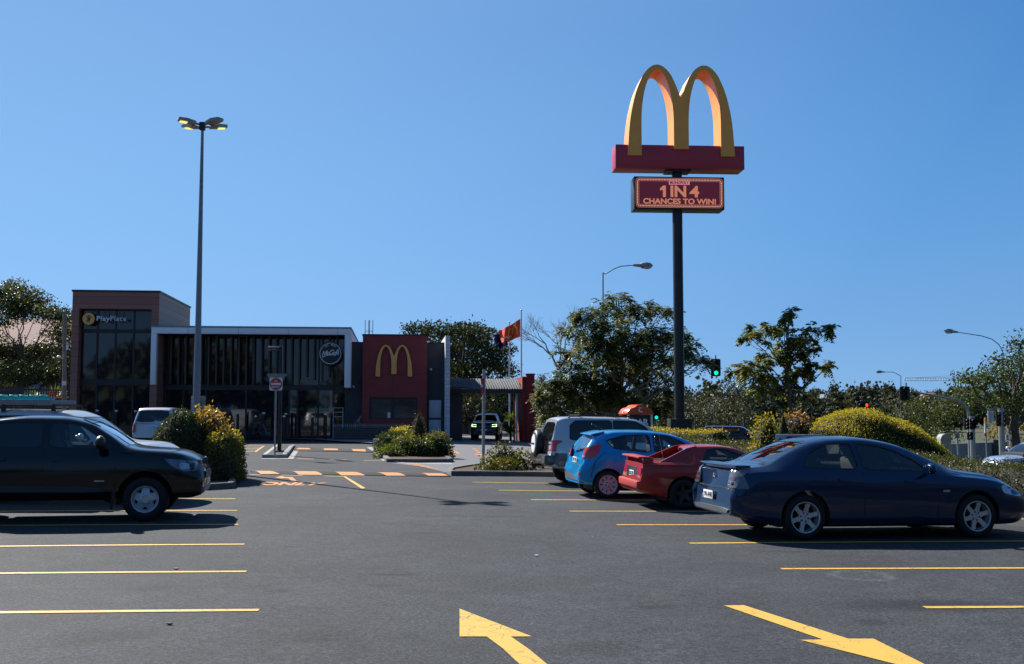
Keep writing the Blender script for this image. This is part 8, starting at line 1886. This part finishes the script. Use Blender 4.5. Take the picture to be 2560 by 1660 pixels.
# pickup in the drive-through with lit headlamps
pk = dict(ute); pk.update(paint=paint('shade-darkened grey paint', (.03, .032, .037), .5, .3, .03), side_bits=[], front_win=(roundpoly([(-.72, 1.28), (.72, 1.28), (.58, 1.66), (-.58, 1.66)], 2, .1), 3.0), wstyle='five',  # canopy shade is put into this pickup's paint
    end_bits=[('headlight', [(.50, .92), (.82, .90), (.84, 1.06), (.50, 1.04)], 1, 'black', .02, .06, True), ('grille', roundpoly([(-.5, .80), (.5, .80), (.5, 1.04), (-.5, 1.04)], 1), 1, 'black', .02, .03, False), ('grille_bar', [(-.5, .91), (.5, .91), (.5, .94), (-.5, .94)], 1, 'steel', .035, .03, False), ('lower_grille', roundpoly([(-.6, .48), (.6, .48), (.5, .62), (-.5, .62)], 1), 1, 'black', .02, .03, False), ('number_plate', [(-.2, .64), (.2, .64), (.2, .75), (-.2, .75)], 1, 'plate', .03, .03, False), ('fog_lamp', [(.66, .60), (.82, .60), (.82, .72), (.66, .72)], 1, 'black', .02, .03, True)])
M['drl'] = pm('lit daytime running lamp', (.6, .8, .5), .3, var=0, emit=(.55, 1, .35), es=1.6)
pY = 64.5; c0 = P(1209, 1030, pY); pz = zg(c0.x, pY); hd = R(-93)
pkx, pkb = car(pk, 'grey pickup facing the camera under the drive-through canopy with its headlamps lit', (c0.x - math.cos(hd) * 5.3, pY - math.sin(hd) * 5.3, pz), hd, 0, .92, cat='pickup')
for s_ in (-1, 1):
    mb = MB()
    for (y0, z0), (y1, z1) in (((.52, 1.03), (.80, 1.05)), ((.52, .92), (.80, .93)), ((.80, 1.05), (.80, .93))):
        h1 = pkb.ray_cast(Vector((9, s_ * y0, z0)), Vector((-1, 0, 0)))[0]; h2 = pkb.ray_cast(Vector((9, s_ * y1, z1)), Vector((-1, 0, 0)))[0]
        mb.bar(h1 + Vector((.05, 0, 0)), h2 + Vector((.05, 0, 0)), .035, .035)
    mb.build('running_lamp', M['drl'], pkx)
# road cars
rd = dict(wagon); rd.update(paint=P_['black'], seams=[], side_bits=[], handles=[])
c0 = P(1750, 1030, 66); car(rd, 'dark four-wheel drive on the road behind the yellow hedge', (c0.x, 66, -.66), R(-14), 0, .9, 'cars on the road')
c0 = P(2545, 1030, 36); rd2 = dict(wagon); rd2.update(paint=P_['ltblue'], seams=[], side_bits=[], top=[(a, b - .22) for a, b in wagon['top']], side_win=[[(x, z - .16) for x, z in p] for p in wagon['side_win']], front_win=([(y, z - .16) for y, z in wagon['front_win'][0]], 2.9), belt=[(0, 1.0), (3.5, .98), (4.4, .9), (4.95, .7)], roofw=wagon['roofw'])
rd2['rear_win'] = ([(y, z - .16) for y, z in suv['rear_win'][0]], .5)
c0 = P(2478, 1030, 48); car(rd2, 'pale blue car on the road at the right edge behind the hedge', (c0.x + 4.4, 48 + .9, -1.02), R(180 + 12), 0, .95, 'cars on the road')
# low white-framed sign behind sedan roof
c0 = P(1985, 1030, 27); t = thing('direction_sign', 'low white framed dark direction sign standing between the bushes behind the sedan', 'sign', (c0.x, 26.6, zg(c0.x, 26.6)), (0, 0, R(-25)))
zt_ = P(1960, 1086, 26.6).z - zg(c0.x, 26.6); mb = MB(); mb.box((0, 0, zt_ / 2), (1.1, .12, zt_)); mb.build('frame', M['steel'], t, bevel=.01)
mb = MB(); mb.box((.12, -.07, zt_ - .2), (.8, .012, .3)); mb.build('sign_panel', M['black'], t)
mb = MB(); mb.prism([(-.5, .02), (-.38, .02), (-.44, .06)], 0, .006, Matrix.Translation((0, -.061, zt_ - .15)) @ FR); mb.build('arrow_mark', M['black'], t)
# shed with an arched end
c0 = P(2352, 1030, 75); t = thing('arched_shed', 'small pale arched roof shelter beyond the golden mound', 'shed', (c0.x, 75, -1)); mb = MB(); r2 = 13 / F * 75; zc_ = P(2352, 1097, 75).z + 1
mb.prism([(r2 * math.cos(a), r2 * math.sin(a)) for a in np.linspace(0, math.pi, 14)], 0, .8, Matrix.Translation((0, 0, zc_)) @ FR); mb.box((0, -.4, zc_ / 2), (2 * r2, .6, zc_)); mb.build('shelter', pm('weathered pale sheeting', (.24, .26, .24), .7, var=.15), t)

# ---- unseen trees mirrored in the glass, more added to darken reflections and car sides
for i, (x, y, s, k) in enumerate([(-64, -16, 1.7, 1), (-34, -34, 1.3, 1), (-29, -33, 1.6, 1), (-22, -34, 1.5, 0), (-13, -38, .9, 1), (-3, -40, .8, 1), (7, -38, 1.6, 1), (15, -34, 1.4, 1), (23, -34, 1.5, 0), (32, -30, 1.7, 1), (40, -22, 1.7, 1), (46, -8, 1.6, 0)]):
    o = copy_tree(bases[k]); o.location = (x, y, -.3); o.scale = (s, s, s); o['label'] = 'unseen leafy tree set behind the camera, number %s from the left' % ['one', 'two', 'three', 'four', 'five', 'six', 'seven', 'eight', 'nine', 'ten', 'eleven', 'twelve'][i]; o['group'] = 'unseen trees behind the camera'
